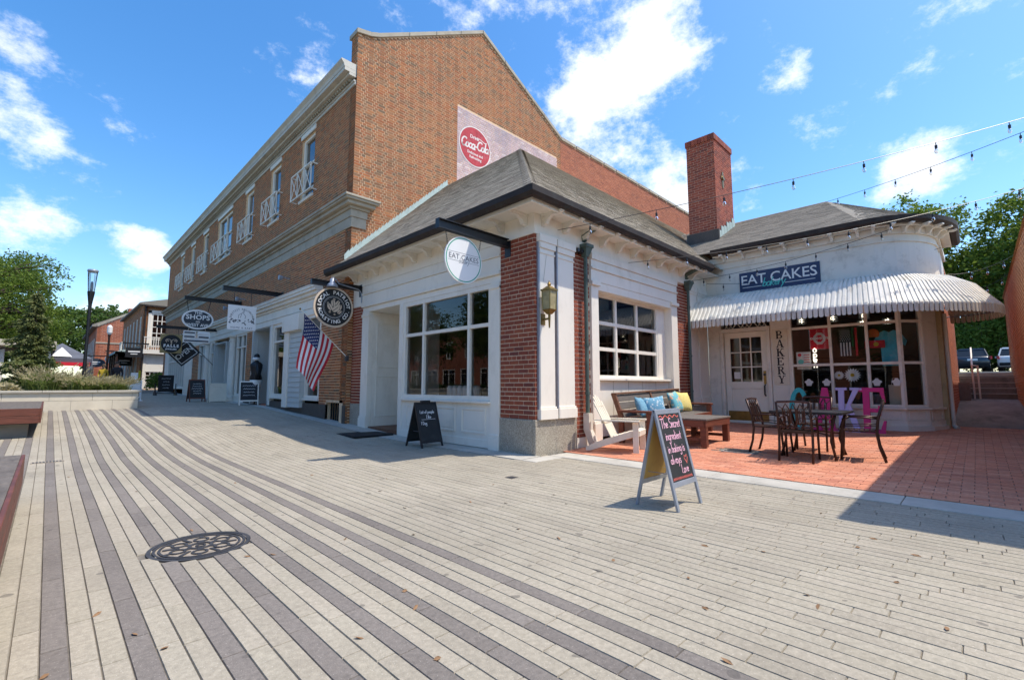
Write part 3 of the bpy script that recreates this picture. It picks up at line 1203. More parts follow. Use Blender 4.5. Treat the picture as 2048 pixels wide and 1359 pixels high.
# clapboard bay with a white box head
mb = MB(MF)
zg = g_street(14.7)
k = 0
z = .46
while z < 2.72:
    mb.hexa([(Uy(15.06), z, -.05), (Uy(14.10), z, -.05), (Uy(14.10), z, .13), (Uy(15.06), z, .13)], [(Uy(15.06), z + .145, -.05), (Uy(14.10), z + .145, -.05), (Uy(14.10), z + .145, .112), (Uy(15.06), z + .145, .112)])
    z += .15
mb.build('clapboard_panel', 'grey_paint', bld, recalc=True)
mb = MB(MF)
mb.box(Uy(15.45), .44, -.05, Uy(15.07), 2.76, .16)
mb.box(Uy(15.46), 2.765, -.05, Uy(14.09), 3.26, .24)
mb.build('bay_head', 'white_paint', bld, bevel=.006)


def shop_recess(y0, y1, zt, depth, door=True):
    """recessed entrance: soffit, panelled returns, glazed door in the back wall"""
    a, b = Uy(y1), Uy(y0)
    zf = g_street((y0 + y1) / 2)
    mb = MB(MF)
    mb.box(a - .12, zf - .2, -depth, a, zt, .02)
    mb.box(b, zf - .2, -depth, b + .12, zt, .02)
    mb.box(a, zt, -depth, b, zt + .05, 0)
    mb.box(a, zf - .2, -depth - .06, b, zt, -depth)
    for s, n in ((a, 1), (b, -1)):
        for v0, v1 in ((zf + .25, zf + 1.0), (zf + 1.15, zt - .25)):
            x = s + n * .012
            for q in ((v0, -depth + .12, v0 + .03, -.12), (v1 - .03, -depth + .12, v1, -.12)):
                mb.box(s, q[0], q[1], x, q[2], q[3])
            mb.box(s, v0, -depth + .12, x + n * .001, v1, -depth + .15)
            mb.box(s, v0, -.15, x + n * .001, v1, -.12)
    rec = mb.build('shop_entrance', 'grey_paint', bld)
    f = MB(MF)
    f.box(a, zf - .1, -depth, b, zf + .015, .0)
    f.build('threshold', 'patio_brick', rec)
    if door:
        c = (a + b) / 2
        d = sash(bld, MF, c - .48, zf + .02, c + .48, zf + 2.15, [], [.13, .42], .13, .09, .05, -depth + .06, fmat='grey_paint', name='shop_door')
        h = MB(MF)
        h.tube([(c + .37, zf + .85, -depth + .11), (c + .37, zf + 1.25, -depth + .11)], .015)
        h.build('handle', 'black_metal', d)


shop_recess(17.30, 19.12, 3.14, 1.2)
sash(bld, MF, Uy(21.36), .72, Uy(20.0), 3.16, [.5], [.80], .07, .05, .14, .0, gmat='glass_dark', name='shop_window', sill=.04)
sash(bld, MF, Uy(22.82), .70, Uy(22.12), 3.16, [], [.80], .08, .05, .14, -.2, gmat='glass_dark', name='shop_window')
shop_recess(22.95, 24.85, 2.98, .9)
sash(bld, MF, Uy(25.62), .72, Uy(24.98), 3.16, [], [.80], .08, .05, .14, .0, gmat='glass_dark', name='shop_window')
sash(bld, MF, Uy(28.0), .80, Uy(26.42), 3.16, [.5], [.80], .07, .05, .14, .0, gmat='glass_dark', name='shop_window', sill=.04)
sash(bld, MF, Uy(36.25), .98, Uy(31.50), 3.16, [i / 7 for i in range(1, 7)], [.74], .08, .07, .14, .0, gmat='glass_dark', name='shop_window', sill=.05)
mb = MB(MF)
for a, b in ((16.985, 17.175), (36.26, 37.58), (25.63, 25.68), (26.34, 26.41)):
    MB(MF).box(Uy(b), .45, -.12, Uy(a), 3.165, .03).build('shop_pilaster', 'white_paint', bld)
MB(MF).box(Uy(21.38), .42, -.1, Uy(19.98), .69, .012).build('window_apron', 'white_paint', bld)
MB(MF).box(Uy(22.10), .42, -.3, Uy(21.385), .70, -.12).build('window_apron', 'white_paint', bld)
mb.box(Uy(31.45), .5, -.1, Uy(29.42), 3.165, .02)
for v0, v1 in ((.72, 1.45), (1.60, 2.95)):
    for a, b, c, d in ((31.30, 29.57, v0, v0 + .035), (31.30, 29.57, v1 - .035, v1), (31.30, 31.265, v0 + .035, v1 - .035), (29.605, 29.57, v0 + .035, v1 - .035)):
        mb.box(Uy(a), c, .02, Uy(b), d, .036)
mb.build('shop_panelling', 'white_paint', bld)


def column(y, r=.155):
    zf = g_street(y)
    mb = MB()
    x = XM - .02
    mb.box(x - r * 1.5, y - r * 1.5, zf - .02, x + r * 1.5, y + r * 1.5, zf + .12)
    mb.lathe([(r * 1.42, zf + .121), (r * 1.42, zf + .19), (r * 1.1, zf + .22), (r, zf + .3), (r, zf + 1.2), (r * .86, 2.86), (r * .84, 2.92), (r * 1.08, 2.93), (r * 1.08, 2.97), (r * .9, 2.98), (r * .9, 3.05), (r * 1.25, 3.10)], (x, y, 0), 20)
    mb.box(x - r * 1.35, y - r * 1.35, 3.101, x + r * 1.35, y + r * 1.35, 3.168)
    mb.build('column', 'white_paint', bld)


column(21.75)
column(26.02)

# flood lamps on the brick above the brackets
for y, z in ((15.6, 4.55), (20.4, 4.5), (22.2, 4.35)):
    mb = MB()
    mb.tube([(XM - .01, y, z), (XM - .22, y, z + .03)], .018, 8)
    mb.lathe([(.03, 0), (.075, .05), (.085, .14), (.06, .145)], (0, 0, 0), 12, 'X')
    n0 = len(mb.v) - 48
    mb.v[n0:] = [(XM - .22 - p[0], y + p[1], z + p[2]) for p in mb.v[n0:]]
    mb.build('flood_lamp', 'steel_grey', bld, smooth=False)

# ---------- painted wall advertisement: red disc with lettering (flat paint on the brick)
mural = thing('painted_wall_sign', 'faded mural on pale painted brick with red disc of white script', 'mural', (9.56, YM - .011, 8.3))
DM = frame((9.56, YM - .0125, 9.02), (1, 0, 0), (0, 0, 1))
mat('mural_red', (.47, .045, .06), .85, .25, 6, .3, 60, dirt=(.56, .24, .26), dirt_amt=.5, dirt_scale=5)
mat('mural_cream', (.74, .68, .63), .85, .12, 6, .3, 60)
mb = MB(DM)
mb.lathe([(.69, 0), (.69, .003)], (0, 0, 0), 56)
mb.build('disc_rim', 'mural_cream', mural)
mb = MB(DM)
mb.lathe([(.65, .0032), (.65, .006)], (0, 0, 0), 56)
mb.build('disc', 'mural_red', mural)
ZM = DM @ Matrix.Translation((0, 0, .0062)) @ Matrix.Diagonal((.56, .56, 1, 1))
text('lettering', 'Drink', .30, ZM @ Matrix.Translation((-.05, .56, 0)), 'mural_cream', mural, bold=.008)
text('lettering', 'Delicious and', .22, ZM @ Matrix.Translation((0, -.45, 0)), 'mural_cream', mural, bold=.006)
text('lettering', 'Refreshing', .22, ZM @ Matrix.Translation((.02, -.70, 0)), 'mural_cream', mural, bold=.006)
hand('script', 'Coca-Cola', .56, ZM @ Matrix.Translation((-.02, -.14, 0)) @ Matrix.Rotation(R(4), 4, 'Z'), 'mural_cream', mural, .16, .25, .0)
ribbon('script', [[(-.95, .05), (-1.0, -.14), (-.8, -.2), (-.45, -.12), (-.2, -.2), (.0, -.18)], [(-.02, .56), (.35, .62), (.75, .50), (.88, .55)]], .05, ZM, 'mural_cream', mural)
# ================================================================== corner shop: white pavilion with brick piers, wing with rounded corner
XS, YS = 5.49, 4.99
XW = 12.28
shop = thing('corner_shop', 'single storey white timber and brick bakery with shingle mansard roof and rounded wing', 'building', (XS, YS, 0))
FF = frame((XS, YM, 0), (0, -1, 0), (0, 0, 1))      # street front, u = YM - y
Fy = lambda y: YM - y
SFm = frame((XS, YS, 0), (1, 0, 0), (0, 0, 1))      # patio side, u = x - XS
Sx = lambda x: x - XS
WFm = frame((XW, YS, 0), (0, -1, 0), (0, 0, 1))     # wing front, u = YS - y
Wy = lambda y: YS - y
BRT, SOF = 3.59, 3.93                                # brick top, soffit
ZG = .56                                             # top of granite base

# ---------- brick piers
def pier_block(x0, y0, x1, y1, z0, z1):
    return MB().box(x0, y0, z0, x1, y1, z1)


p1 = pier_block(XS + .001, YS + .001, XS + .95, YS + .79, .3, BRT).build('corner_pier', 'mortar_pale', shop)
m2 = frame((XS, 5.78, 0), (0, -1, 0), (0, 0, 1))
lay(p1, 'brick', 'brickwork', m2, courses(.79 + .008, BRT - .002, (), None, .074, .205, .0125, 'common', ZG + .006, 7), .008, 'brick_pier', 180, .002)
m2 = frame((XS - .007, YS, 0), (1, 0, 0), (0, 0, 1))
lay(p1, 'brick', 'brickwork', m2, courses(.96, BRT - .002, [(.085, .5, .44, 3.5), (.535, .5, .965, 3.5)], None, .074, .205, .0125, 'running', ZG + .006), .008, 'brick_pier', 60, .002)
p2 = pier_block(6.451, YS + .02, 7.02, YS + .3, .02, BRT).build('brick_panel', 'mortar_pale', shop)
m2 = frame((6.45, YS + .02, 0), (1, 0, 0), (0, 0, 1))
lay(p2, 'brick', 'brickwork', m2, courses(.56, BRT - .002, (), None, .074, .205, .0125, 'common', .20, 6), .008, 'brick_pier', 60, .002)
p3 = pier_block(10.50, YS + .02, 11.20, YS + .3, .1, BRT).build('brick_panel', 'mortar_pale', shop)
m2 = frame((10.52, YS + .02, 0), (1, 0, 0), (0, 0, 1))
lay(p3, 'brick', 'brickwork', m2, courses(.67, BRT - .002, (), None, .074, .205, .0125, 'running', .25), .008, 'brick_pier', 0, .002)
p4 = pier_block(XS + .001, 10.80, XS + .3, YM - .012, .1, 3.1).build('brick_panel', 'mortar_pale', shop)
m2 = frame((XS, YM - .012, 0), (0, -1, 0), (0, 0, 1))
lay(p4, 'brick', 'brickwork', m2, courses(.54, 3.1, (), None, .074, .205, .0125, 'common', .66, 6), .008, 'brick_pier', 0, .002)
mb = MB()
mb.box(XS - .035, YS - .035, -.1, XS + 1.04, YS + .03, ZG)
mb.box(XS - .035, YS + .031, -.1, XS + .03, YS + .775, ZG)
mb.build('granite_base', 'granite', shop, bevel=.008)
MB().box(XS - .02, 10.80, -.1, XS + .2, YM - .012, .655).build('granite_base', 'granite', shop, bevel=.008)
MB().box(11.20, YS - .02, .0, XW - .005, YS + .2, .62).build('granite_base', 'granite', shop, bevel=.008)
mb = MB()
mb.box(6.55, YS - .005, .0, 7.0, YS + .018, .195)
mb.box(10.53, YS - .005, .05, 11.18, YS + .018, .235)
mb.build('plinth_board', 'white_worn', shop)

# ---------- white timberwork of the street front
mb = MB(FF)
def moulding(mb, u0, u1, steps):
    for v0, v1, n in steps:
        mb.box(u0, v0, -.02, u1, v1, n)
a, b = Fy(10.80), Fy(5.78)
# architrave, fascia boards, frieze
moulding(mb, a - .03, b - .001, [(2.92, 3.04, .004), (3.045, 3.10, .05), (3.105, 3.36, .02), (3.365, 3.40, .045), (3.405, BRT - .003, .02)])
mb.box(Fy(YM) + .01, 3.105, -.02, a - .035, BRT - .003, .012)
# frieze under the soffit, right round the corner
mb.box(Fy(YM) + .012, BRT, -.10, Fy(YS) + .028, SOF, .028)
# left pilaster, right pilaster, window surround
for y0, y1, n in ((10.46, 10.79, .03), (5.79, 6.02, .03), (8.90, 9.06, .02)):
    mb.box(Fy(y1), .02, -.10, Fy(y0), 2.918, n)
for y0, y1, n in ((10.44, 10.81, .06), (5.785, 6.04, .06)):
    zz = g_street((y0 + y1) / 2)
    mb.box(Fy(y1), zz - .02, -.05, Fy(y0), zz + .22, n)
    mb.box(Fy(y1) + .012, zz + .221, -.05, Fy(y0) - .012, zz + .27, n - .012)
    mb.box(Fy(y1) + .005, 2.80, -.05, Fy(y0) - .005, 2.85, n - .01)
mb.box(Fy(8.90), .79, -.10, Fy(6.02), .83, .075)       # sill
mb.box(Fy(8.90), .02, -.10, Fy(6.02), .788, .004)      # apron
mb.box(Fy(8.90), .02, .004, Fy(6.02), .16, .022)
mb.build('street_front', 'white_paint', shop, bevel=.004)
for i, (y0, y1) in enumerate(((8.72, 7.98), (7.80, 7.02), (6.84, 6.16))):
    mb = MB(FF)
    u0, u1, v0, v1 = Fy(y0), Fy(y1), .25, .70
    for q in ((u0, v0, u1, v0 + .035), (u0, v1 - .035, u1, v1), (u0, v0 + .035, u0 + .035, v1 - .035), (u1 - .035, v0 + .035, u1, v1 - .035)):
        mb.box(q[0], q[1], .0045, q[2], q[3], .02)
    mb.box(u0 + .06, v0 + .06, .0045, u1 - .06, v1 - .06, .010)
    mb.build('apron_panel', 'white_paint', shop, bevel=.003)
sash(shop, FF, Fy(8.90), .832, Fy(6.02), 2.916, [(8.84 - 8.175) / 2.70, (8.84 - 6.70) / 2.70], [.665], .085, .065, .10, .0, gmat='glass', name='shop_window')
# entrance alcove
mb = MB(FF)
u0, u1 = Fy(10.46), Fy(9.06)
d = 1.05
mb.box(u0 - .04, .05, -d, u0, 2.918, -.101)
mb.box(u1, .05, -d, u1 + .04, 2.918, -.101)
mb.box(u0 - .04, 2.92, -d, u1 + .04, 2.96, -.02)
mb.box(u0, .05, -d - .04, u1, 2.918, -d)
for v0, v1 in ((.35, 1.35), (1.55, 2.65)):
    for q in ((v0, -.95, v0 + .03, -.2), (v1 - .03, -.95, v1, -.2), (v0 + .03, -.95, v1 - .03, -.92), (v0 + .03, -.23, v1 - .03, -.2)):
        mb.box(u0, q[0], q[1], u0 + .014, q[2], q[3])
mb.build('entrance_alcove', 'white_paint', shop, bevel=.002)
sash(shop, FF, u0 + .12, .14, u1 - .12, 2.35, [], [.12, .45], .12, .09, .05, -d + .06, gmat='glass', name='shop_door')
mb = MB(FF)
mb.box(u0 - .02, .0, -d, u1 + .02, .125, -.02)
mb.build('threshold', 'brown_wood', shop)

# ---------- white timberwork of the patio side
mb = MB(SFm)
mb.box(.029, BRT, -.10, XW - XS - .004, SOF, .029)
for x0, x1 in ((5.565, 5.93), (6.02, 6.455)):
    mb.box(Sx(x0), ZG + .17, -.01, Sx(x1), 3.36, .055)
    mb.box(Sx(x0) - .03, ZG + .002, -.01, Sx(x1) + .03, ZG + .165, .085)
    mb.box(Sx(x0) - .018, ZG + .1655, -.01, Sx(x1) + .018, ZG + .20, .07)
    mb.box(Sx(x0) - .012, 3.27, -.01, Sx(x1) + .012, 3.30, .07)
    mb.box(Sx(x0) - .02, 3.362, -.01, Sx(x1) + .02, 3.46, .08)
    mb.box(Sx(x0) - .035, 3.462, -.01, Sx(x1) + .035, BRT - .002, .095)
# window bay
for x0, x1 in ((7.02, 7.25), (10.20, 10.50)):
    mb.box(Sx(x0), .19, -.2, Sx(x1), 2.97, .03)
    mb.box(Sx(x0) - .0, .10, -.2, Sx(x1), .42, .07)
    mb.box(Sx(x0) + .012, .421, -.2, Sx(x1) - .012, .46, .05)
    mb.box(Sx(x0) - .02, 2.972, -.2, Sx(x1) + .03, 3.05, .075)
mb.box(Sx(7.02), 3.052, -.2, Sx(10.50), 3.28, .03)
mb.box(Sx(7.02), 3.282, -.2, Sx(10.50), 3.32, .06)
mb.box(Sx(7.02), 3.322, -.2, Sx(10.50), 3.46, .035)
mb.box(Sx(7.02), 3.462, -.2, Sx(10.50), BRT - .002, .06)
mb.box(Sx(7.251), 2.90, -.30, Sx(10.199), 3.05, .02)
mb.box(Sx(7.251), .15, -.30, Sx(10.199), 1.20, -.10)
mb.box(Sx(7.251), 1.201, -.30, Sx(10.199), 1.245, -.02)
mb.box(Sx(9.86), 1.246, -.30, Sx(10.199), 2.899, -.15)
mb.box(Sx(7.251), .15, -.10, Sx(10.199), .40, -.075)
# pilaster pair in the inner corner
for x0, x1, n in ((11.21, 11.64, .02), (11.66, 12.10, .035), (12.12, XW - .006, .012)):
    mb.box(Sx(x0), .622, -.2, Sx(x1), 3.45, n)
    mb.box(Sx(x0), .6225, -.2, Sx(x1), .80, n + .03)
    mb.box(Sx(x0), 3.40, -.2, Sx(x1), 3.46, n + .02)
    mb.box(Sx(x0), 3.462, -.2, Sx(x1), BRT - .002, n + .035)
mb.build('patio_front', 'white_paint', shop, bevel=.004)
for k in range(5):
    mb = MB(SFm)
    x = 7.31 + k * .57
    mb.box(Sx(x), .45, -.0995, Sx(x + .012), 1.19, -.097)
    mb.build('apron_seam', 'stone_trim', shop)
sash(shop, SFm, Sx(7.25), 1.246, Sx(9.86), 2.899, [1 / 3, 2 / 3], [1 / 3, 2 / 3], .06, .07, .07, -.16, gmat='glass', name='shop_window')
# grey edge strips of the pilasters
mb = MB(SFm)
mb.box(Sx(5.535), ZG + .17, .0, Sx(5.562), 3.56, .05)
mb.box(Sx(5.985), ZG + .17, .0, Sx(6.012), 3.52, .062)
mb.build('edge_strip', 'steel_grey', shop)

# ---------- soffit, brackets, fascia, gutter
EX, EY, EZ = 4.97, 4.56, 4.02      # gutter line corner
mb = MB()
mb.box(EX + .06, EY + .06, SOF, XS + .08, YM + .25, SOF + .02)
mb.box(XS + .081, EY + .06, SOF, XW + .05, YS + .08, SOF + .02)
mb.build('soffit', 'white_worn', shop)
mb = MB()
mb.box(EX + .03, EY + .03, SOF - .05, EX + .06, YM + .3, EZ - .01)
mb.box(EX + .0605, EY + .03, SOF - .05, 11.45, EY + .06, EZ - .01)
mb.box(EX + .061, YM + .26, SOF - .05, XS - .1, YM + .3, EZ - .01)
mb.build('fascia', 'white_paint', shop, bevel=.003)


def bracket(M):
    """scrolled eaves bracket: x along the wall, y up, z out from the wall"""
    mb = MB(M)
    mb.prism([(-.035, 0, .0), (-.035, 0, .40), (-.035, -.045, .41), (-.035, -.06, .34), (-.035, -.045, .24), (-.035, -.10, .14), (-.035, -.17, .10), (-.035, -.19, 0)], (.07, 0, 0))
    mb.box(-.05, -.03, .0, .05, -.0005, .43)
    return mb.build('eaves_bracket', 'white_worn', shop, recalc=True)


for i in range(12):
    y = 5.15 + i * .545
    if y < YM:
        bracket(frame((XS - .029, y, SOF), (0, -1, 0), (0, 0, 1)))
for i in range(11):
    x = 5.66 + i * .56
    bracket(frame((x, YS - .03, SOF), (1, 0, 0), (0, 0, 1)))
mb = MB()
prof = [(0, .03), (.0, -.06), (.05, -.10), (.11, -.09), (.15, -.04), (.16, .05), (.145, .055), (.12, -.01), (.085, -.04), (.045, -.02), (.015, .035)]
def gutter_run(mb, pts, outw):
    """half round gutter swept along pts; outw(i) = outward direction"""
    rings = []
    for i, p in enumerate(pts):
        o = Vector(outw[i])
        rings.append(mb._add([Vector(p) + o * a + Vector((0, 0, b)) for a, b in prof]))
    n = len(prof)
    for a, c in zip(rings, rings[1:]):
        for j in range(n):
            mb.f.append((a + j, a + (j + 1) % n, c + (j + 1) % n, c + j))
    mb.f.append(tuple(rings[0] + j for j in range(n)))
    mb.f.append(tuple(rings[-1] + j for j in reversed(range(n))))
gutter_run(mb, [(EX + .03, YM + .42, EZ), (EX + .03, EY + .03, EZ), (11.5, EY + .03, EZ)], [(-1, 0, 0), (-1, -1, 0), (0, -1, 0)])
mb.build('gutter', 'copper_dark', shop, recalc=True, smooth=False)

# ---------- mansard roof of shingles
RT = (8.42, 8.14, 7.33)          # top corner
ex, ey, ez = EX - .04, EY - .04, EZ + .06
core = MB()
core.face([(ex, ey, ez), (RT[0], RT[1], RT[2]), (RT[0], YM - .01, RT[2]), (ex, YM - .01, ez)])
core.face([(ex, ey, ez), (20, ey, ez), (20, RT[1], RT[2]), (RT[0], RT[1], RT[2])])
core.face([(RT[0], RT[1], RT[2]), (20, RT[1], RT[2]), (20, YM - .01, RT[2]), (RT[0], YM - .01, RT[2])])
core.face([(ex, YM - .01, ez), (ex, YM + .35, ez), (XM + .0, YM + .35, ez + .05), (XM, YM - .01, ez + .35)])
roof = core.build('mansard_roof', 'shingle', shop)


def shingle_plane(parent, M, W, H, span, n_ind, material, expo=.078, tab=.2, name='shingle', bulk='shingle_field'):
    """courses of wedge-lapped tabs on plane M (u along eave, v up slope); span(v)->(u0,u1)"""
    mb = MB(M)
    one = []
    rws = int(H / expo)
    for r_ in range(rws):
        v0, v1 = r_ * expo, (r_ + 1) * expo + .012
        s, e = span(v0 + expo * .5)
        x = -tab * random.random()
        while x < e:
            w = tab * random.uniform(.85, 1.6)
            u0, u1 = max(x, s), min(x + w - .004, e)
            if u1 - u0 > .02:
                th = .009 + random.random() * .004
                dv = 0
                one.append((u0, v0 + dv, u1, min(v1, H), th))
            x += w
    sc = []
    for q in one:
        c = M @ Vector(((q[0] + q[2]) / 2, (q[1] + q[3]) / 2, 0))
        s = px_of(c)
        d = (c - CAMP).length
        sc.append(((q[2] - q[0]) / d ** 2 if s and -10 < s[0] < 2060 else 0, q))
    sc.sort(key=lambda t: -t[0])
    def wedge(mb, q, cu=0, cv=0):
        u0, v0, u1, v1, th = q
        u0, u1, v0, v1 = u0 - cu, u1 - cu, v0 - cv, v1 - cv
        i = mb._add([(u0, v0, .001), (u1, v0, .001), (u1, v1, .002), (u0, v1, .002), (u0, v0, th), (u1, v0, th)])
        mb.f += [(i + 4, i + 5, i + 2, i + 3), (i, i + 1, i + 5, i + 4), (i + 1, i + 2, i + 5), (i, i + 4, i + 3)]
    off = wloc(parent)
    M0 = M.to_3x3().to_4x4()
    for s, q in sc[:n_ind]:
        m1 = MB(M0)
        cu, cv = (q[0] + q[2]) / 2, (q[1] + q[3]) / 2
        wedge(m1, q, cu, cv)
        link(name, m1.mesh(name), material, parent, (M @ Vector((cu, cv, 0))) - off)
    for s, q in sc[n_ind:]:
        wedge(mb, q)
    mb.build(bulk, material, parent, kind='stuff')


# front slope (faces the street): u runs along -Y
vec = Vector((RT[0] - ex, 0, RT[2] - ez))
Hs = vec.length
Mfr = frame((ex, YM - .02, ez), (0, -1, 0), vec)
Wf = YM - .02 - ey
kf = (RT[1] - ey) / Hs
shingle_plane(roof, Mfr, Wf, Hs, lambda v: (0, Wf - kf * v), 200, 'shingle')
vec = Vector((0, RT[1] - ey, RT[2] - ez))
Hs2 = vec.length
Msd = frame((ex, ey, ez), (1, 0, 0), vec)
ks = (RT[0] - ex) / Hs2
shingle_plane(roof, Msd, 13, Hs2, lambda v: (ks * v, 13), 100, 'shingle')
# hip caps
mb = MB()
A, B = Vector((ex, ey, ez)), Vector(RT)
n = 34
for i in range(n):
    p, q = A.lerp(B, i / n), A.lerp(B, (i + 1.15) / n)
    up = Vector((0, 0, .03))
    s1, s2 = Vector((-.02, .13, -.02)), Vector((.13, -.02, -.02))
    mb.face([p + up, q + up * .6, q + s1 + up * .3, p + s1 + up])
    mb.face([p + up, p + s2 + up, q + s2 + up * .3, q + up * .6])
mb.build('hip_cap', 'shingle', roof)
# stepped verdigris flashing against the gable
mb = MB()
for i in range(30):
    t0, t1 = i / 30, (i + 1) / 30 + .004
    p, q = Vector((ex + .25, YM - .02, ez + .24)).lerp(Vector((RT[0], YM - .02, RT[2])), t0), Vector((ex + .25, YM - .02, ez + .24)).lerp(Vector((RT[0], YM - .02, RT[2])), t1)
    mb.face([p + Vector((0, -.02, .01)), q + Vector((0, -.02, .01)), q + Vector((0, .003, .20)), p + Vector((0, .003, .20 - .06))])
    mb.face([p + Vector((.02, -.10, .012)), q + Vector((.02, -.10, .012)), q + Vector((0, -.02, .01)), p + Vector((0, -.02, .01))])
mb.build('flashing', 'verdigris', roof)

# ---------- downspouts with leader heads
def downspout(x, y, zb, kick=True):
    mb = MB()
    mb.tube([(x, EY + .02, EZ - .06), (x, y - .03, SOF - .10), (x, y - .06, SOF - .2)], .05, 8)
    mb.hexa([(x - .045, y - .12, 3.44), (x + .045, y - .12, 3.44), (x + .045, y - .02, 3.44), (x - .045, y - .02, 3.44)], [(x - .095, y - .17, 3.60), (x + .095, y - .17, 3.60), (x + .095, y - .01, 3.60), (x - .095, y - .01, 3.60)])
    mb.box(x - .11, y - .185, 3.601, x + .11, y - .01, 3.66)
    mb.tube([(x, y - .075, 3.45), (x, y - .075, .60)], .037, 8)
    for z in (3.0, 1.8, .95):
        mb.tube([(x, y - .075, z), (x, y - .075, z + .04)], .046, 8)
    o = mb.build('downspout', 'copper_green', shop)
    if kick:
        k = MB()
        k.box(x - .06, y - .14, zb + .3, x + .06, y - .02, .62)
        k.hexa([(x + .02, y - .22, zb + .02), (x + .14, y - .22, zb + .02), (x + .14, y - .08, zb + .02), (x + .02, y - .08, zb + .02)], [(x - .06, y - .14, zb + .299), (x + .06, y - .14, zb + .299), (x + .06, y - .02, zb + .299), (x - .06, y - .02, zb + .299)])
        k.build('shoe', 'white_worn', o, recalc=True)


downspout(6.79, YS, g_patio(6.8))
downspout(11.03, YS, g_patio(11), False)

# ---------- wing: rounded corner
WC, WA, WB = (13.70, 1.50), 1.42, 1.05


def wing_curve(off=0.0, n=14):
    """plan of the wing wall pushed outwards by off, from inner corner to the alley"""
    pts = []
    for i in range(n + 1):
        t = math.pi + (math.pi / 2) * i / n
        x, y = WC[0] + WA * math.cos(t), WC[1] + WB * math.sin(t)
        nx, ny = math.cos(t) / WA, math.sin(t) / WB
        l = math.hypot(nx, ny)
        pts.append((x + off * nx / l, y + off * ny / l, nx / l, ny / l))
    return pts


wc0 = wing_curve()
ZW = 4.42
# upper white wall: straight + curved + alley return
def ribbon_wall(mb, pts, z0, z1, th):
    for p, q in zip(pts, pts[1:]):
        mb.hexa([(p[0], p[1], z0), (q[0], q[1], z0), (q[0] - q[2] * th, q[1] - q[3] * th, z0), (p[0] - p[2] * th, p[1] - p[3] * th, z0)],
                [(p[0], p[1], z1), (q[0], q[1], z1), (q[0] - q[2] * th, q[1] - q[3] * th, z1), (p[0] - p[2] * th, p[1] - p[3] * th, z1)])
mb = MB()
line = [(XW, YS - .01, -1, 0)] + wc0 + [(16.2, .45, 0, -1)]
ribbon_wall(mb, line, 2.98, ZW, .2)
mb.build('wing_wall', 'white_worn', shop, recalc=True)
mb = MB()
c1 = [(XW - .03, YS - .02, -1, 0)] + wing_curve(.03) + [(14.2, .42, 0, -1)]
ribbon_wall(mb, c1, 4.12, 4.15, .06)
c1 = [(XW - .05, YS - .02, -1, 0)] + wing_curve(.05) + [(16.2, .40, 0, -1)]
ribbon_wall(mb, c1, 4.28, 4.42, .06)
mb.build('frieze_moulding', 'white_worn', shop, recalc=True)
# wing soffit, gutter
OV = .21
mb = MB()
o1 = [(XW - OV, YS - .3, -1, 0)] + wing_curve(OV) + [(15.2, .45 - OV, 0, -1)]
i1 = [(XW + .1, YS - .3, -1, 0)] + wing_curve(-.1) + [(15.2, .55, 0, -1)]
for k in range(len(o1) - 1):
    mb.hexa([(o1[k][0], o1[k][1], 4.43), (o1[k + 1][0], o1[k + 1][1], 4.43), (i1[k + 1][0], i1[k + 1][1], 4.43), (i1[k][0], i1[k][1], 4.43)],
            [(o1[k][0], o1[k][1], 4.47), (o1[k + 1][0], o1[k + 1][1], 4.47), (i1[k + 1][0], i1[k + 1][1], 4.47), (i1[k][0], i1[k][1], 4.47)])
mb.build('soffit', 'white_worn', shop, recalc=True)
mb = MB()
ribbon_wall(mb, [(XW - OV - .002, YS - .3, -1, 0)] + wing_curve(OV + .002) + [(15.2, .45 - OV - .002, 0, -1)], 4.40, 4.52, .02)
mb.build('fascia', 'white_paint', shop, recalc=True)
mb = MB()
gp = [(p[0], p[1], 4.53) for p in o1]
gutter_run(mb, gp, [(p[2], p[3], 0) for p in o1])
mb.build('gutter', 'copper_dark', shop, recalc=True)
for i in range(7):
    bracket(frame((XW - .051, 4.45 - i * .47, 4.43), (0, -1, 0), (0, 0, 1)) @ Matrix.Diagonal((.8, .8, .7, 1)))
for k in range(1, 14, 2):
    p = wing_curve(.051)[k]
    bracket(frame((p[0], p[1], 4.43), (-p[3], p[2], 0), (0, 0, 1)) @ Matrix.Diagonal((.7, .8, .7, 1)))
# wing roof: front slope, rounded hip
PK = (15.45, 2.75, 6.36)
core = MB()
eo = [(p[0] + p[2] * .05, p[1] + p[3] * .05, 4.56) for p in o1]
core.face([(XW - OV - .05, 9.5, 4.56), eo[1], PK, (PK[0], 9.5, PK[2])])
for a, b in zip(eo[1:], eo[2:-1]):
    core.face([a, b, PK])
core.face([eo[-2], eo[-1], (18.5, 2.75, PK[2]), PK])
core.face([PK, (18.5, 2.75, PK[2]), (18.5, 9.5, PK[2]), (PK[0], 9.5, PK[2])])
wroof = core.build('wing_roof', 'shingle_grey', shop)
vec = Vector((PK[0] - (XW - OV - .05), 0, PK[2] - 4.56))
Hw = vec.length
Mw = frame((XW - OV - .05, 8.0, 4.56), (0, -1, 0), vec)
Ww = 8.0 - eo[1][1]
shingle_plane(wroof, Mw, Ww, Hw, lambda v: (0, Ww - (PK[1] - eo[1][1]) * v / Hw), 0, 'shingle_grey')
for a, b in zip(eo[1:-1], eo[2:-1]):
    a, b = Vector(a), Vector(b)
    right = (b - a).normalized()
    mid = (a + b) / 2
    up = Vector(PK) - mid
    up = up - right * up.dot(right)
    Hh = up.length
    L_ = (b - a).length
    t = (Vector(PK) - a).dot(right)
    Mh = frame(a, right, up)
    shingle_plane(wroof, Mh, L_, Hh, lambda v, L_=L_, t=t, Hh=Hh: (t * v / Hh, L_ + (t - L_) * v / Hh), 0, 'shingle_grey')

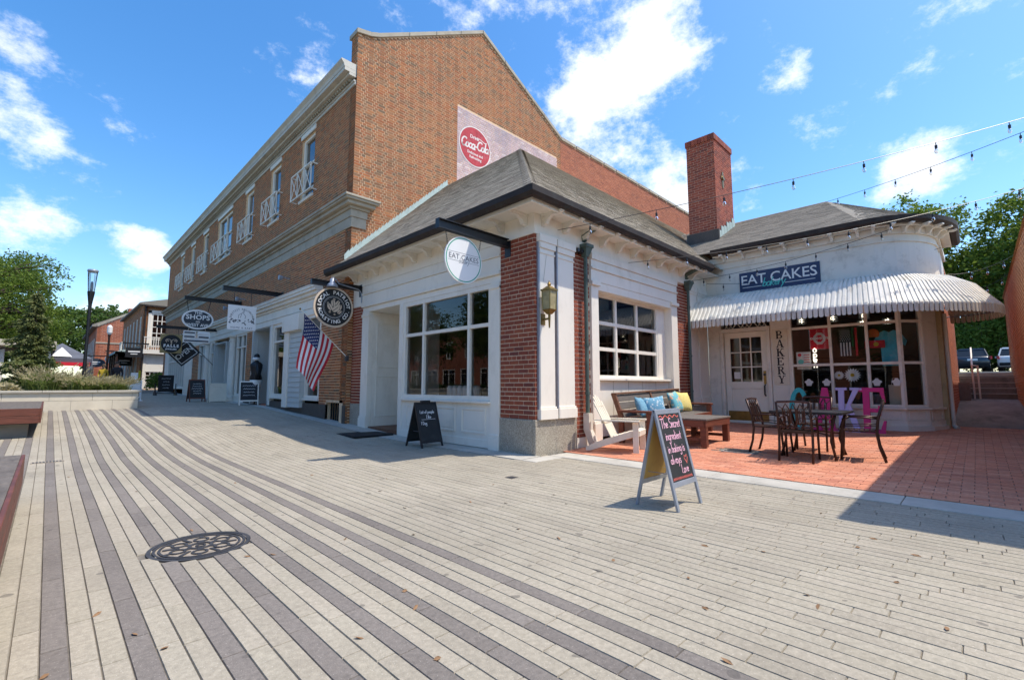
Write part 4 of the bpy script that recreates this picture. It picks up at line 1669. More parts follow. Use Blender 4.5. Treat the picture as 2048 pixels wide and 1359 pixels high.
# ---------- chimney
chim = MB().box(13.5, 5.08, 4.6, 14.86, 5.90, 8.40).build('chimney', 'mortar_pink', shop)
m2 = frame((13.5, 5.90, 0), (0, -1, 0), (0, 0, 1))
lay(chim, 'brick', 'brickwork', m2, courses(.828, 8.40, (), None, .074, .205, .0125, 'running', 5.0), .008, 'brick_chimney', 60, .002)
m2 = frame((13.493, 5.08, 0), (1, 0, 0), (0, 0, 1))
lay(chim, 'brick', 'brickwork', m2, courses(1.375, 8.40, (), None, .074, .205, .0125, 'running', 5.0), .008, 'brick_chimney', 0, .002)
mb = MB()
x = 5.08
for k in range(9):
    y0 = 5.045 + k * .099
    mb.box(13.465, y0, 8.402, 13.6, y0 + .09, 8.58)
for k in range(14):
    mb.box(13.61 + k * .092, 5.045, 8.402, 13.61 + k * .092 + .083, 5.15, 8.58)
mb.box(13.601, 5.151, 8.402, 14.86, 5.90, 8.55)
mb.build('chimney_cap', 'brick_chimney', chim)
mb = MB()
mb.lathe([(.16, 8.552), (.16, 8.68), (.20, 8.69), (.20, 8.72), (.03, 8.80)], (13.95, 5.6, 0), 14)
mb.box(13.68, 5.3, 8.553, 14.2, 5.55, 8.60)
mb.build('flue_cap', 'iron', chim)
mb = MB()
mb.box(14.02, 5.055, 7.05, 14.12, 5.07, 7.55)
mb.box(13.93, 5.05, 7.32, 14.21, 5.068, 7.40)
mb.lathe([(.07, 0), (.07, .03)], (14.07, 5.03, 7.36), 10, 'Y')
mb.build('tie_plate', 'brass', chim)
mb = MB()
mb.box(13.42, 5.0, 5.2, 13.497, 5.95, 5.62)
mb.build('flashing', 'granite_dark', chim)
mb = MB()
for i in range(6):
    x = 13.55 + i * .22
    z = 5.45 + (x - 13.5) * .52
    mb.box(x, 5.05, z - .1, x + .24, 5.069, z + .17 + .05 * (i % 2))
mb.build('flashing', 'verdigris', chim)

# ---------- wing ground floor: door, sign board panel, bay window
zD = .205
mb = MB(WFm)
mb.box(Wy(4.985), .15, -.25, Wy(4.64), 2.98, -.01)            # corner panel
mb.box(Wy(4.95), .35, -.01, Wy(4.68), 2.9, .004)
mb.box(Wy(4.66), .18, -.2, Wy(4.58), 2.44, .05)               # door jambs
mb.box(Wy(3.57), .18, -.2, Wy(3.49), 2.44, .05)
mb.box(Wy(4.66), 2.442, -.2, Wy(3.49), 2.54, .06)
mb.box(Wy(3.485), .18, -.2, Wy(3.08), 2.98, .0)
mb.box(Wy(3.42), .22, .0, Wy(3.14), 1.08, .012)
mb.box(Wy(4.66), 2.86, -.2, Wy(3.49), 2.98, .0)
mb.box(Wy(4.68), .10, -.2, Wy(3.47), zD - .005, .10)
mb.build('door_surround', 'white_worn', shop, bevel=.004)
mb = MB(WFm)
mb.box(Wy(4.575), 2.542, -.14, Wy(3.575), 2.855, -.10)
mb.build('transom_backing', 'interior_dark', shop)
mb = MB(WFm)
n = 5
for k in range(n):
    a, b = Wy(4.56) + k * .985 / n, Wy(4.56) + (k + 1) * .985 / n
    mb.bar((a, 2.55, -.06), (b, 2.85, -.06), .022, .02, (0, 0, 1))
    mb.bar((a, 2.85, -.064), (b, 2.55, -.064), .022, .02, (0, 0, 1))
    if k % 2 == 0:
        mb.tube([((a + b) / 2 + .07 * math.cos(t), 2.70 + .14 * math.sin(t), -.05) for t in [i * math.pi / 6 for i in range(13)]], .009, 5)
mb.build('transom_lattice', 'white_paint', shop)
# door
door = MB(WFm)
da, db, dz0, dz1 = Wy(4.57), Wy(3.58), zD, 2.435
dn = -.03
st = .13
door.box(da, dz0, dn - .05, da + st, dz1, dn)
door.box(db - st, dz0, dn - .05, db, dz1, dn)
for v0, v1 in ((dz0, .50), (1.03, 1.20), (2.30, dz1)):
    door.box(da + st, v0, dn - .05, db - st, v1, dn - .0005)
door.box((da + db) / 2 - .055, .501, dn - .05, (da + db) / 2 + .055, 1.029, dn - .001)
door.box(da + st, .502, dn - .04, db - st, 1.028, dn - .02)
gw = (db - da - 2 * st)
for k in (1, 2):
    u = da + st + gw * k / 3
    door.box(u - .014, 1.201, dn - .045, u + .014, 2.299, dn - .003)
    v = 1.20 + 1.10 * k / 3
    for j in range(3):
        door.box(da + st + gw * j / 3 + (.0145 if j else 0), v - .014, dn - .044, da + st + gw * (j + 1) / 3 - (.0145 if j < 2 else 0), v + .014, dn - .005)
bdoor = door.build('bakery_door', 'white_paint', shop, bevel=.003)
bdoor['label'] = 'white nine light door with brass kick plate'
for j in range(3):
    for k in range(3):
        p = MB(WFm)
        u0, v0 = da + st + gw * j / 3, 1.20 + 1.10 * k / 3
        p.face([(u0, v0, dn - .03), (u0 + gw / 3, v0, dn - .03), (u0 + gw / 3, v0 + 1.1 / 3, dn - .03), (u0, v0 + 1.1 / 3, dn - .03)])
        p.build('pane', 'glass', bdoor)
mb = MB(WFm)
mb.box(da + .03, dz0 + .04, dn + .0005, db - .03, dz0 + .27, dn + .004)
mb.build('kick_plate', 'brass', bdoor)
mb = MB(WFm)
mb.box(db - .105, 1.14, dn + .0005, db - .045, 1.46, dn + .01)
mb.build('lock_plate', 'brass', bdoor)
mb = MB(WFm)
mb.tube([(db - .075, 1.12, dn + .01), (db - .075, 1.10, dn + .07), (db - .075, .9, dn + .075), (db - .075, .86, dn + .01)], .018, 8)
mb.lathe([(.03, 0), (.03, .03)], (db - .075, 1.37, dn + .01), 10)
mb.build('handle', 'black_metal', bdoor)

# bay window on a panelled base: straight part, angled end, then the post at the alley
bay = [(XW - .02, 3.08), (XW - .02, 1.08), (12.60, .74), (13.05, .55)]
bayroot = None
for k, ((ax, ay), (bx_, by_)) in enumerate(zip(bay, bay[1:])):
    a, b = Vector((ax, ay, 0)), Vector((bx_, by_, 0))
    Mk = frame(a, b - a, (0, 0, 1))
    W = (b - a).length
    mb = MB(Mk)
    mb.box(-.01, .40, -.12, W + .01, .62, .0)
    mb.box(-.02, .621, -.12, W + .02, .66, .05)
    mb.box(-.02, .30, -.12, W + .02, .40, .015)
    mb.box(-.02, .0, -.12, W + .02, .30, .06)
    MB(Mk).box(-.01, 2.90, -.12, W + .01, 2.98, .03).build('bay_head', 'white_worn', shop)
    for i in range(2 if W > 1 else 1):
        n_ = 2 if W > 1 else 1
        u0, u1 = W * i / n_ + .06, W * (i + 1) / n_ - .06
        for q in ((u0, .415, u1, .43), (u0, .595, u1, .61), (u0, .43, u0 + .018, .595), (u1 - .018, .43, u1, .595)):
            mb.box(q[0], q[1], .0005, q[2], q[3], .012)
    mb.build('bay_base', 'white_worn', shop, bevel=.003)
    if k < 2:
        cols = [.395, .74] if k == 0 else []
        w = sash(shop, Mk, 0, .664, W, 2.90, cols, [.40, .80], .05, .055, .08, .0, fmat='white_worn', gmat='glass', name='display_window')
    else:
        mb = MB(Mk)
        mb.box(0, .664, -.10, W, 2.90, -.0)
        mb.build('end_post', 'white_worn', shop)
# alley side of the wing
mat('stained_plaster', (.46, .36, .19), .9, .25, 2.5, .6, 30, dirt=(.16, .10, .05), dirt_amt=.7, dirt_scale=2.5)
mb = MB()
mb.box(13.06, .47, .2, 13.9, .75, 2.97)
mb.build('plaster_wall', 'stained_plaster', shop)
mb = MB()
mb.box(13.901, .455, .2, 21.0, .75, 4.22)
aw = mb.build('alley_wall', 'mortar_pink', shop)
m2 = frame((13.9, .455, 0), (1, 0, 0), (0, 0, 1))
lay(aw, 'brick', 'brickwork', m2, courses(7.1, 4.2, [(0, 2.97, 2.3, 4.5)], None, .074, .205, .0125, 'running', .3), .008, 'brick_red', 0, .002)
mb = MB()
mb.tube([(13.2, .42, .28), (13.2, .42, 2.6)], .035, 8)
mb.tube([(13.2, .42, .28), (13.12, .36, .24)], .04, 8)
mb.build('drain_pipe', 'white_worn', shop)

# ---------- interiors of the shop
mb = MB()
mb.box(XS + .35, 5.4, .0, 12.2, 11.3, .05)
mb.box(11.9, 5.35, .05, 12.0, 11.3, 3.5)
mb.box(XS + .35, 11.2, .05, 11.9, 11.3, 3.5)
mb.box(XS + .2, 5.3, 3.4, 12.0, 11.3, 3.5)
mb.build('interior', 'interior_dark', shop)
mb = MB()
mb.box(12.75, .8, .10, 18, 4.95, .2)
mb.box(17, .9, .2, 17.1, 4.9, 3.2)
mb.box(12.5, 4.9, .2, 17, 4.98, 3.2)
mb.box(13.9, .8, .2, 17, .86, 3.2)
mb.box(12.5, .9, 3.1, 17, 4.9, 3.18)
mb.build('bakery_interior', 'interior_warm', shop)
mb = MB()
mb.box(12.5, 3.3, .19, 12.55, 4.85, .2)
for z in (1.0, 1.45, 1.9):
    mb.box(16.5, 1.2, z, 16.95, 4.5, z + .04)
mb.box(14.2, 1.3, .2, 14.9, 3.0, 1.15)
mb.box(14.15, 1.25, 1.151, 14.95, 3.05, 1.2)
mb.build('counter', 'interior_dark', shop)
# ------------------------------------------------------------------ corrugated awning over the bakery front
mat('awning_metal', (.74, .70, .61), .5, .06, 3, .15, 40, dirt=(.30, .26, .20), dirt_amt=.7, dirt_scale=4, stretch=(1, 1, .4))
awning = thing('metal_awning', 'white slatted metal awning with scalloped valance curving round the bakery corner', 'awning', (XW, 3.0, 2.6))
outer = [(11.10, 4.98), (11.10, 1.90), (11.14, 1.45), (11.28, 1.05), (11.52, .68), (11.85, .32), (12.25, -.02), (12.72, -.30), (13.2, -.44), (13.7, -.42), (14.1, -.25), (14.35, .05), (14.42, .42)]
inner = [(XW - .005, 4.98), (XW - .005, 1.95), (XW - .003, 1.62), (12.34, 1.28), (12.46, 1.05), (12.60, .88), (12.80, .73), (13.0, .62), (13.25, .54), (13.55, .48), (13.85, .45), (14.1, .45), (14.3, .45)]


def poly_at(poly, s):
    """point at normalised segment parameter s in [0, len-1]"""
    i = min(int(s), len(poly) - 2)
    t = s - i
    return Vector((poly[i][0] + (poly[i + 1][0] - poly[i][0]) * t, poly[i][1] + (poly[i + 1][1] - poly[i][1]) * t, 0))


# parameter steps of equal length on the outer edge
steps, s = [0.0], 0.0
acc, last = 0.0, poly_at(outer, 0)
ds = .004
while s < len(outer) - 1:
    s += ds
    p = poly_at(outer, min(s, len(outer) - 1))
    acc += (p - last).length
    last = p
    if acc >= .088:
        steps.append(s)
        acc = 0
AZ0, AZ1 = 2.68, 3.42
for k, (a, b) in enumerate(zip(steps, steps[1:])):
    mb = MB()
    rows = []
    prof = [(0, AZ1, .0), (.35, AZ1 - .14, .0), (.65, AZ1 - .33, 0), (.88, AZ0 + .13, 0), (1.0, AZ0, 0)]
    drop = .0
    for t, z, _ in prof:
        ring = []
        for q, h in ((0, 0), (.16, .030), (.68, .030), (.84, 0)):
            sp = a + (b - a) * q
            pi, po = poly_at(inner, sp), poly_at(outer, sp)
            p = pi.lerp(po, t)
            ring.append((p.x, p.y, z + h + (.05 * math.sin(t * math.pi) if True else 0)))
        rows.append(ring)
    # valance: straight drop with rounded tongue
    ring_t, ring_b, ring_m = [], [], []
    for q in (0, .16, .68, .84):
        po = poly_at(outer, a + (b - a) * q)
        pi = poly_at(inner, a + (b - a) * q)
        d = (po - pi).normalized()
        e = .014 if q in (.16, .68) else 0
        ring_t.append((po.x + d.x * (.008 + e), po.y + d.y * (.008 + e), AZ0 - .01))
        ring_m.append((po.x + d.x * (.008 + e), po.y + d.y * (.008 + e), AZ0 - .155))
        ring_b.append((po.x + d.x * (.008 + e), po.y + d.y * (.008 + e), AZ0 - (.185 if e else .155)))
    rows += [ring_t, ring_m, ring_b]
    for r0, r1 in zip(rows, rows[1:]):
        for j in range(3):
            mb.face([r0[j], r0[j + 1], r1[j + 1], r1[j]])
    # pan between two slats lies lower
    sp0, sp1 = a + (b - a) * .84, a + (b - a) * 1.0
    pan = []
    for t, z, _ in prof:
        z2 = z - .004 + .05 * math.sin(t * math.pi)
        p0, p1 = poly_at(inner, sp0).lerp(poly_at(outer, sp0), t), poly_at(inner, sp1).lerp(poly_at(outer, sp1), t)
        pan.append(((p0.x, p0.y, z2 + .004), (p1.x, p1.y, z2 + .004)))
    for r0, r1 in zip(pan, pan[1:]):
        mb.face([r0[0], r0[1], r1[1], r1[0]])
    mb.build('slat', 'awning_metal', awning)
mb = MB()
mb.tube([(poly_at(outer, s_).x, poly_at(outer, s_).y, AZ0 - .03) for s_ in [i * .25 for i in range(4 * (len(outer) - 1) + 1)]], .014, 5)
for y in (4.9, 3.45, 1.95):
    mb.tube([(11.12, y, AZ0 - .03), (XW - .02, y, AZ0 + .05)], .014, 5)
mb.tube([(13.2, -.42, AZ0 - .03), (13.25, .5, AZ0 + .05)], .014, 5)
mb.build('awning_frame', 'steel_grey', awning)

# ------------------------------------------------------------------ sign board above the awning
sb = thing('shop_sign_board', 'dark blue board reading EAT CAKES bakery above the awning', 'sign', (XW - .02, 3.23, 3.40))
SBf = frame((XW - .03, 3.245, 3.685), (0, -1, 0), (0, 0, 1))
MB(SBf).box(-.87, -.245, -.03, .87, .245, .0).build('board', 'sign_navy', sb, bevel=.004)
T = Matrix.Translation
text('lettering', 'EAT CAKES', .335, SBf @ T((-.01, .035, .001)), 'sign_white', sb, bold=.002, extrude=.006, space=.98)
mb = MB(SBf)
mb.box(-.80, -.145, .0005, -.36, -.132, .004)
mb.box(.15, -.145, .0005, .77, -.132, .004)
mb.build('rule', 'sign_white', sb)
hand('script', 'bakery', .20, SBf @ T((-.10, -.16, .001)), 'teal_script', sb, .10, .3, .0, depth=.005)
mb = MB(SBf)
mb.tube([(.795 + .02 * math.cos(t), -.03 + .02 * math.sin(t), .003) for t in [i * math.pi / 4 for i in range(9)]], .003, 4)
mb.build('mark', 'sign_white', sb)

# vertical BAKERY board: slab letters built from strokes
vb = thing('vertical_sign_board', 'tall cream board with black slab letters BAKERY beside the door', 'sign', (XW - .01, 3.28, 1.1))
VBf = frame((XW - .013, 3.28, 1.78), (0, -1, 0), (0, 0, 1))
MB(VBf).box(-.165, -.66, -.012, .165, .66, .0).build('board', 'cream_wood', vb, bevel=.004)


def slab_letter(ch):
    """thick-and-thin slab serif capitals on a unit cell: lists of polygons"""
    w, t, sf = .42, .15, .075
    stem = lambda x: [(x, 0), (x + t, 0), (x + t, 1), (x, 1)]
    serif = lambda x0, x1, y: [(x0, y), (x1, y), (x1, y + sf), (x0, y + sf)]
    if ch == 'B':
        P = [stem(.06), serif(0, .3, 0), serif(0, .3, 1 - sf)]
        for cy, ry, rx in ((.755, .245, .26), (.26, .26, .31)):
            o = _a(.27, cy, rx, ry, -90, 90, 8)
            i = _a(.27, cy, rx - .13, ry - sf, -90, 90, 8)
            for k in range(8):
                P.append([o[k], o[k + 1], i[k + 1], i[k]])
            P.append([(.18, cy + ry - sf), (.27, cy + ry - sf), (.27, cy + ry), (.18, cy + ry)])
            P.append([(.18, cy - ry), (.27, cy - ry), (.27, cy - ry + sf), (.18, cy - ry + sf)])
        return P
    if ch == 'A':
        return [[(.28, 1), (.4, 1), (.62, 0), (.46, 0)], [(.28, 1), (.33, .9), (.12, 0), (.05, 0)], [(.16, .27), (.5, .27), (.48, .35), (.19, .35)], serif(0, .22, 0), serif(.38, .68, 0)]
    if ch == 'K':
        return [stem(.06), serif(0, .25, 0), serif(0, .25, 1 - sf), [(.18, .38), (.18, .5), (.48, 1), (.56, 1)], [(.25, .52), (.36, .66), (.66, 0), (.48, 0)], serif(.40, .70, 0), serif(.42, .64, 1 - sf)]
    if ch == 'E':
        return [stem(.06), [(0, 0), (.56, 0), (.60, .28), (.53, .28), (.44, sf), (0, sf)], [(0, 1), (.56, 1), (.58, .74), (.51, .74), (.43, 1 - sf), (0, 1 - sf)], [(.18, .48), (.34, .48), (.34, .55), (.18, .55)], [(.34, .38), (.40, .38), (.40, .66), (.34, .66)]]
    if ch == 'R':
        P = [stem(.06), serif(0, .28, 0), serif(0, .3, 1 - sf)]
        o, i = _a(.27, .745, .27, .255, -90, 90, 8), _a(.27, .745, .14, .185, -90, 90, 8)
        for k in range(8):
            P.append([o[k], o[k + 1], i[k + 1], i[k]])
        P += [[(.18, .93), (.27, .93), (.27, 1), (.18, 1)], [(.18, .49), (.27, .49), (.27, .56), (.18, .56)], [(.26, .5), (.40, .53), (.66, 0), (.50, 0)], serif(.46, .70, 0)]
        return P
    if ch == 'Y':
        return [[(.24, 0), (.40, 0), (.40, .5), (.24, .5)], [(.05, 1), (.2, 1), (.38, .5), (.26, .46)], [(.52, 1), (.60, 1), (.40, .5), (.34, .5)], serif(.15, .49, 0), serif(0, .26, 1 - sf), serif(.44, .68, 1 - sf)]


def slab_text(name, ch, size, M, material, parent, depth):
    mb = MB(M)
    for k, poly in enumerate(slab_letter(ch)):
        mb.prism([((x - .34) * size, (y - .5) * size, 0) for x, y in poly], (0, 0, depth + .0004 * (k % 4)))
    return mb.build(name, material, parent, recalc=True)


for i, ch in enumerate('BAKERY'):
    slab_text('letter', ch, .188, VBf @ T((0, .53 - i * .212, .0005)) @ Matrix.Diagonal((1.3, 1, 1, 1)), 'sign_black', vb, .004)

# ------------------------------------------------------------------ hanging signs on steel arms
def arm(root, y, z, x_wall, x_tip, h=.14, plate=True):
    mb = MB()
    mb.box(x_tip, y - .05, z + h / 2 - .012, x_wall - .012, y + .05, z + h / 2)
    mb.box(x_tip, y - .05, z - h / 2, x_wall - .012, y + .05, z - h / 2 + .012)
    mb.box(x_tip + .002, y - .006, z - h / 2 + .0125, x_wall - .012, y + .006, z + h / 2 - .0125)
    mb.box(x_tip, y - .05, z - h / 2 + .0125, x_tip + .0015, y + .05, z + h / 2 - .0125)
    mb.box(x_wall - .011, y - .07, z - h * 1.6, x_wall + .002, y + .07, z + h * .75)
    return mb.build('bracket_arm', 'black_metal', root)


def chain(root, x, y, z0, z1, dx=0):
    mb = MB()
    n = max(3, int((z0 - z1) / .032))
    for i in range(n):
        z = z0 + (z1 - z0) * (i + .5) / n
        xx = x + dx * (i + .5) / n
        L_ = (z0 - z1) / n * .68
        c = [(math.cos(t) * .011, math.sin(t) * L_) for t in [k * math.pi / 4 for k in range(9)]]
        mb.tube([(xx + (p if i % 2 else 0), y + (0 if i % 2 else p), z + q) for p, q in c], .0032, 4, cap=False)
    mb.build('chain', 'black_metal', root)


hs = thing('hanging_sign', 'round white sign with green rim reading EAT CAKES hung on chains from brick pier', 'sign', (4.55, 5.60, 2.68))
arm(hs, 5.60, 3.545, XS - .008, 3.99, .15)
HD = frame((4.50, 5.60 - .012, 3.065), (1, 0, 0), (0, 0, 1))
mb = MB(HD)
mb.lathe([(.37, -.024), (.37, 0)], (0, 0, 0), 48)
mb.build('sign_disc', 'sign_white', hs)
mb = MB(HD)
for k in range(48):
    a0, a1 = 2 * math.pi * k / 48, 2 * math.pi * (k + 1) / 48
    mb.face([(r * math.cos(a), r * math.sin(a), .0008) for r, a in ((.335, a0), (.352, a0), (.352, a1), (.335, a1))])
mb.build('rim_line', 'sign_green', hs)
text('lettering', 'EAT CAKES', .118, HD @ T((0, .03, .001)), 'ink_grey', hs, extrude=.0006, space=1.02)
mb = MB(HD)
for u0, u1, v in ((-.31, .31, .098), (-.31, -.10, -.035), (.12, .31, -.035)):
    mb.box(u0, v, .0004, u1, v + .0045, .0012)
mb.build('rule', 'ink_grey', hs)
hand('script', 'bakery', .085, HD @ T((.0, -.06, .001)), 'ink_grey', hs, .05, .4, .0)
chain(hs, 4.15, 5.60, 3.47, 3.20, .05)
chain(hs, 4.86, 5.60, 3.47, 3.16, -.06)

# coffee roaster: black disc, tan rim
cs = thing('hanging_sign', 'round black coffee roaster sign with coffee beans hung under a barn lamp', 'sign', (4.7, 10.93, 2.6))
arm(cs, 10.93, 3.55, XS - .02, 4.22, .13)
CD = frame((4.78, 10.93 - .016, 2.99), (1, 0, 0), (0, 0, 1))
MB(CD).lathe([(.49, -.032), (.49, 0)], (0, 0, 0), 48).build('sign_disc', 'sign_tan', cs)
MB(CD).lathe([(.445, .0004), (.445, .004)], (0, 0, 0), 48).build('face', 'sign_black', cs)
CD2 = CD @ T((0, 0, .0042))
arc_text('lettering', 'LOCAL PATRIOT', .125, CD2, .355, 90, 14, 'sign_white', cs, bold=.003)
arc_text('lettering', 'ROASTING CO.', .125, CD2, .355, 270, 14, 'sign_white', cs, True, bold=.003)
mb = MB(CD2)
for r0, r1 in ((.262, .268), (.238, .241)):
    for k in range(40):
        a0, a1 = 2 * math.pi * k / 40, 2 * math.pi * (k + 1) / 40
        mb.face([(r * math.cos(a), r * math.sin(a), .0005) for r, a in ((r0, a0), (r1, a0), (r1, a1), (r0, a1))])
mb.build('ring', 'sign_white', cs)
mb = MB(CD2)
for cx, cy, a, s in ((.05, -.03, 40, 1.25), (-.10, .0, 120, 1.0), (-.02, .10, 100, .95), (.09, .11, 60, .8), (.15, .02, 80, .75), (.14, -.10, 45, .7), (-.10, -.12, 20, .35), (-.15, .09, 20, .3), (.0, .19, 20, .4), (.02, -.17, 20, .3)):
    c_, s_ = math.cos(R(a)), math.sin(R(a))
    for sgn in (1, -1):
        pts = [(.085 * s * math.cos(t), sgn * (.006 + .05 * s * math.sin(t))) for t in [i * math.pi / 10 for i in range(11)]]
        if sgn < 0:
            pts.reverse()
        mb.face([(cx + p * c_ - q * s_, cy + p * s_ + q * c_, .0008 + .0002 * s) for p, q in pts])
mb.build('bean_emblem', 'sign_tan', cs)
mb = MB()
mb.tube([(XS - .03, 10.86, 3.18), (XS - .03, 10.86, 3.42), (XS - .12, 10.85, 3.50), (4.85, 10.84, 3.57), (4.78, 10.84, 3.66), (4.72, 10.84, 3.70), (4.68, 10.84, 3.66)], .013, 6)
lampo = mb.build('lamp_arm', 'steel_grey', cs)
MB().lathe([(.03, 3.68), (.055, 3.66), (.06, 3.58), (.12, 3.52), (.135, 3.46), (.13, 3.455), (.10, 3.51), (.04, 3.56)], (4.69, 10.84, 0), 18).build('lamp_shade', 'steel_grey', cs, smooth=True)
mb = MB()
mb.tube([(4.50, 10.93, 3.48), (4.55, 10.92, 3.42)], .008, 5)
mb.tube([(5.02, 10.93, 3.48), (4.98, 10.92, 3.42)], .008, 5)
mb.build('hook', 'black_metal', cs)

# square white baby shop sign
ws = thing('hanging_sign', 'square white hanging sign with line drawing of flowers and ring of small letters', 'sign', (4.6, 16.9, 2.6))
arm(ws, 16.2, 4.10, XM - .03, 3.60, .14)


cx, cz, w_, h_ = 4.172, 3.218, .797, .773
Wf_ = frame((cx, 16.2 - .012, cz), (1, 0, 0), (0, 0, 1))
MB(Wf_).box(-w_ / 2, -h_ / 2, -.024, w_ / 2, h_ / 2, 0).build('plate', 'sign_white', ws, bevel=.003)
arc_text('lettering', 'SWEETEST BEGINNINGS', .085, Wf_ @ T((0, -.05, .0008)), w_ * .40, 90, 9.2, 'ink_grey', ws)
text('lettering', 'HOME & BABY', .075, Wf_ @ T((0, -h_ * .41, .0008)), 'ink_grey', ws, space=1.35)
mb = MB(Wf_)
rr = random.Random(4)
for k in range(34):
    a, d = rr.uniform(-.36, .36), rr.gauss(0, .05)
    px_, py_ = a, -.14 - .25 * a * a + d + .03
    t = rr.uniform(0, 3.14)
    s = rr.uniform(.02, .045)
    pts = [(px_ + s * math.cos(u) * math.cos(t) - s * .45 * math.sin(u) * math.sin(t), py_ + s * math.cos(u) * math.sin(t) + s * .45 * math.sin(u) * math.cos(t), .001 + .00003 * k) for u in [i * math.pi / 4 for i in range(8)]]
    mb.face(pts)
mb.build('flower_drawing', 'ink_grey', ws)
ribbon('figure_drawing', [[(-.05, .0), (-.02, .12), (.02, .2), (.06, .27), (.05, .2), (.03, .14)], [(-.1, -.02), (-.1, .08), (-.03, .14)], [(.08, -.02), (.10, .06), (.04, .13)]], .012, Wf_, 'ink_grey', ws)
mb = MB()
for dx in (-.3, .3):
    mb.tube([(cx + dx * w_, 16.2, cz + h_ / 2), (cx + dx * w_, 16.2, 4.04)], .008, 5)
mb.build('hook', 'black_metal', ws)

# oval centre sign with directory boards
os_ = thing('hanging_sign', 'oval dark sign with white rim reading THE SHOPS on WEST AVE', 'sign', (4.5, 21.4, 2.6))
cx, cz, w_, h_ = 3.901, 3.625, 1.031, .76
arm(os_, 21.0, cz + h_ * .5 + .42, XM - .03, cx - w_ * .45, .14)
Of = frame((cx, 21.0 - .02, cz), (1, 0, 0), (0, 0, 1))
ov = lambda a, b, z: [(a * math.cos(t), b * math.sin(t), z) for t in [2 * math.pi * i / 48 for i in range(48)]]
MB(Of).prism(ov(w_ / 2, h_ / 2, -.04), (0, 0, .04)).build('plate', 'sign_white', os_)
MB(Of).prism(ov(w_ / 2 - .06, h_ / 2 - .06, .0004), (0, 0, .004)).build('face', 'sign_slate', os_)
O2 = Of @ T((0, 0, .0046))
text('lettering', 'THE', h_ * .19, O2 @ T((0, h_ * .33, 0)), 'sign_white', os_, bold=.003)
text('lettering', 'SHOPS', h_ * .33, O2 @ T((0, h_ * .10, 0)), 'sign_white', os_, bold=.007, space=1.06)
text('lettering', 'on', h_ * .17, O2 @ T((0, -h_ * .11, 0)), 'sign_white', os_, bold=.002)
text('lettering', 'WEST AVE', h_ * .20, O2 @ T((0, -h_ * .29, 0)), 'sign_white', os_, bold=.003)
mb = MB()
for dx in (-.30, .30):
    mb.tube([(cx + dx * w_, 21.0, cz + h_ * .38), (cx + dx * w_ * 1.25, 21.0, cz + h_ * .5 + .36)], .012, 5)
mb.build('hook', 'black_metal', os_)
ds_ = thing('directory_sign', 'stack of small white and navy name boards hung under the oval sign', 'sign', (4.5, 21.2, 2.2))
cx2, cz2, w2, h2 = 3.896, 2.945, .85, .459
Df = frame((cx2, 20.98, cz2), (1, 0, 0), (0, 0, 1))
for r_ in range(3):
    v1 = h2 / 2 - r_ * h2 / 3
    for c in range(2 if r_ < 2 else 1):
        u0, u1 = (-w2 / 2, w2 / 2) if r_ == 2 else (-w2 / 2 + c * w2 * .54, -w2 / 2 + c * w2 * .54 + w2 * .46)
        b = MB(Df).box(u0, v1 - h2 / 3 + .02, -.02, u1, v1, 0).build('name_board', 'sign_white', ds_)
        MB(Df).box(u0 + .03, v1 - h2 / 3 + .055, .0005, u1 - .03, v1 - .04, .004).build('name_strip', 'sign_slate' if (r_, c) != (0, 1) else 'sign_white', b)
mb = MB(Df)
mb.box(-.05, -.02, -.03, .05, .12, -.021)
for dx in (-.35, .35):
    mb.tube([(dx * w2, h2 / 2, -.01), (dx * w2 * .6, h2 / 2 + .30, -.01)], .008, 5)
mb.build('hook', 'sign_tan', ds_)

# jeweller's sign: gold plate with black oval
js = thing('hanging_sign', 'gold plate with black oval reading FALLS JEWELERS', 'sign', (4.6, 26.0, 2.4))
cx, cz, w_, h_ = 3.644, 2.904, .772, .82
arm(js, 24.5, cz + h_ / 2 + .30, XM - .03, cx - .55, .12)
Jf = frame((cx, 24.48, cz), (1, 0, 0), (0, 0, 1))
MB(Jf).box(-w_ / 2, -h_ / 2, -.03, w_ / 2, h_ / 2, 0).build('plate', 'sign_gold', js, bevel=.004)
MB(Jf).prism(ov(w_ * .47, h_ * .47, .0005), (0, 0, .004)).build('face', 'sign_black', js)
J2 = Jf @ T((0, 0, .0046))
text('lettering', 'FALLS', h_ * .20, J2 @ T((0, -h_ * .12, 0)), 'sign_white', js, bold=.008, space=1.35)
text('lettering', 'JEWELERS', h_ * .09, J2 @ T((0, -h_ * .29, 0)), 'sign_white', js, bold=.005, space=1.25)
ribbon('emblem', [[(-.24, .10), (-.30, .20), (-.22, .28), (-.08, .26), (-.02, .20), (-.02, .06)], [(.24, .10), (.30, .20), (.22, .28), (.08, .26), (.02, .20), (.02, .0), (-.02, -.04)], [(-.24, .22), (-.14, .16)], [(.24, .22), (.14, .16)]], .035, J2 @ Matrix.Diagonal((h_ * .85, h_ * .85, 1, 1)), 'sign_tan', js)
mb = MB()
for dx in (-.3, .3):
    mb.tube([(cx + dx * w_, 24.5, cz + h_ / 2), (cx + dx * w_, 24.5, cz + h_ / 2 + .24)], .008, 5)
mb.build('hook', 'black_metal', js)

# ------------------------------------------------------------------ flags
mat('flag_red', (.50, .018, .032), .75, .12, 5, .1, 90)
mat('flag_white', (.80, .78, .77), .75, .04, 5, .1, 90)
mat('flag_blue', (.022, .032, .12), .75, .15, 5, .1, 90)


def cloth(n_u, n_v, f):
    return [[f(i / n_u, j / n_v) for j in range(n_v + 1)] for i in range(n_u + 1)]


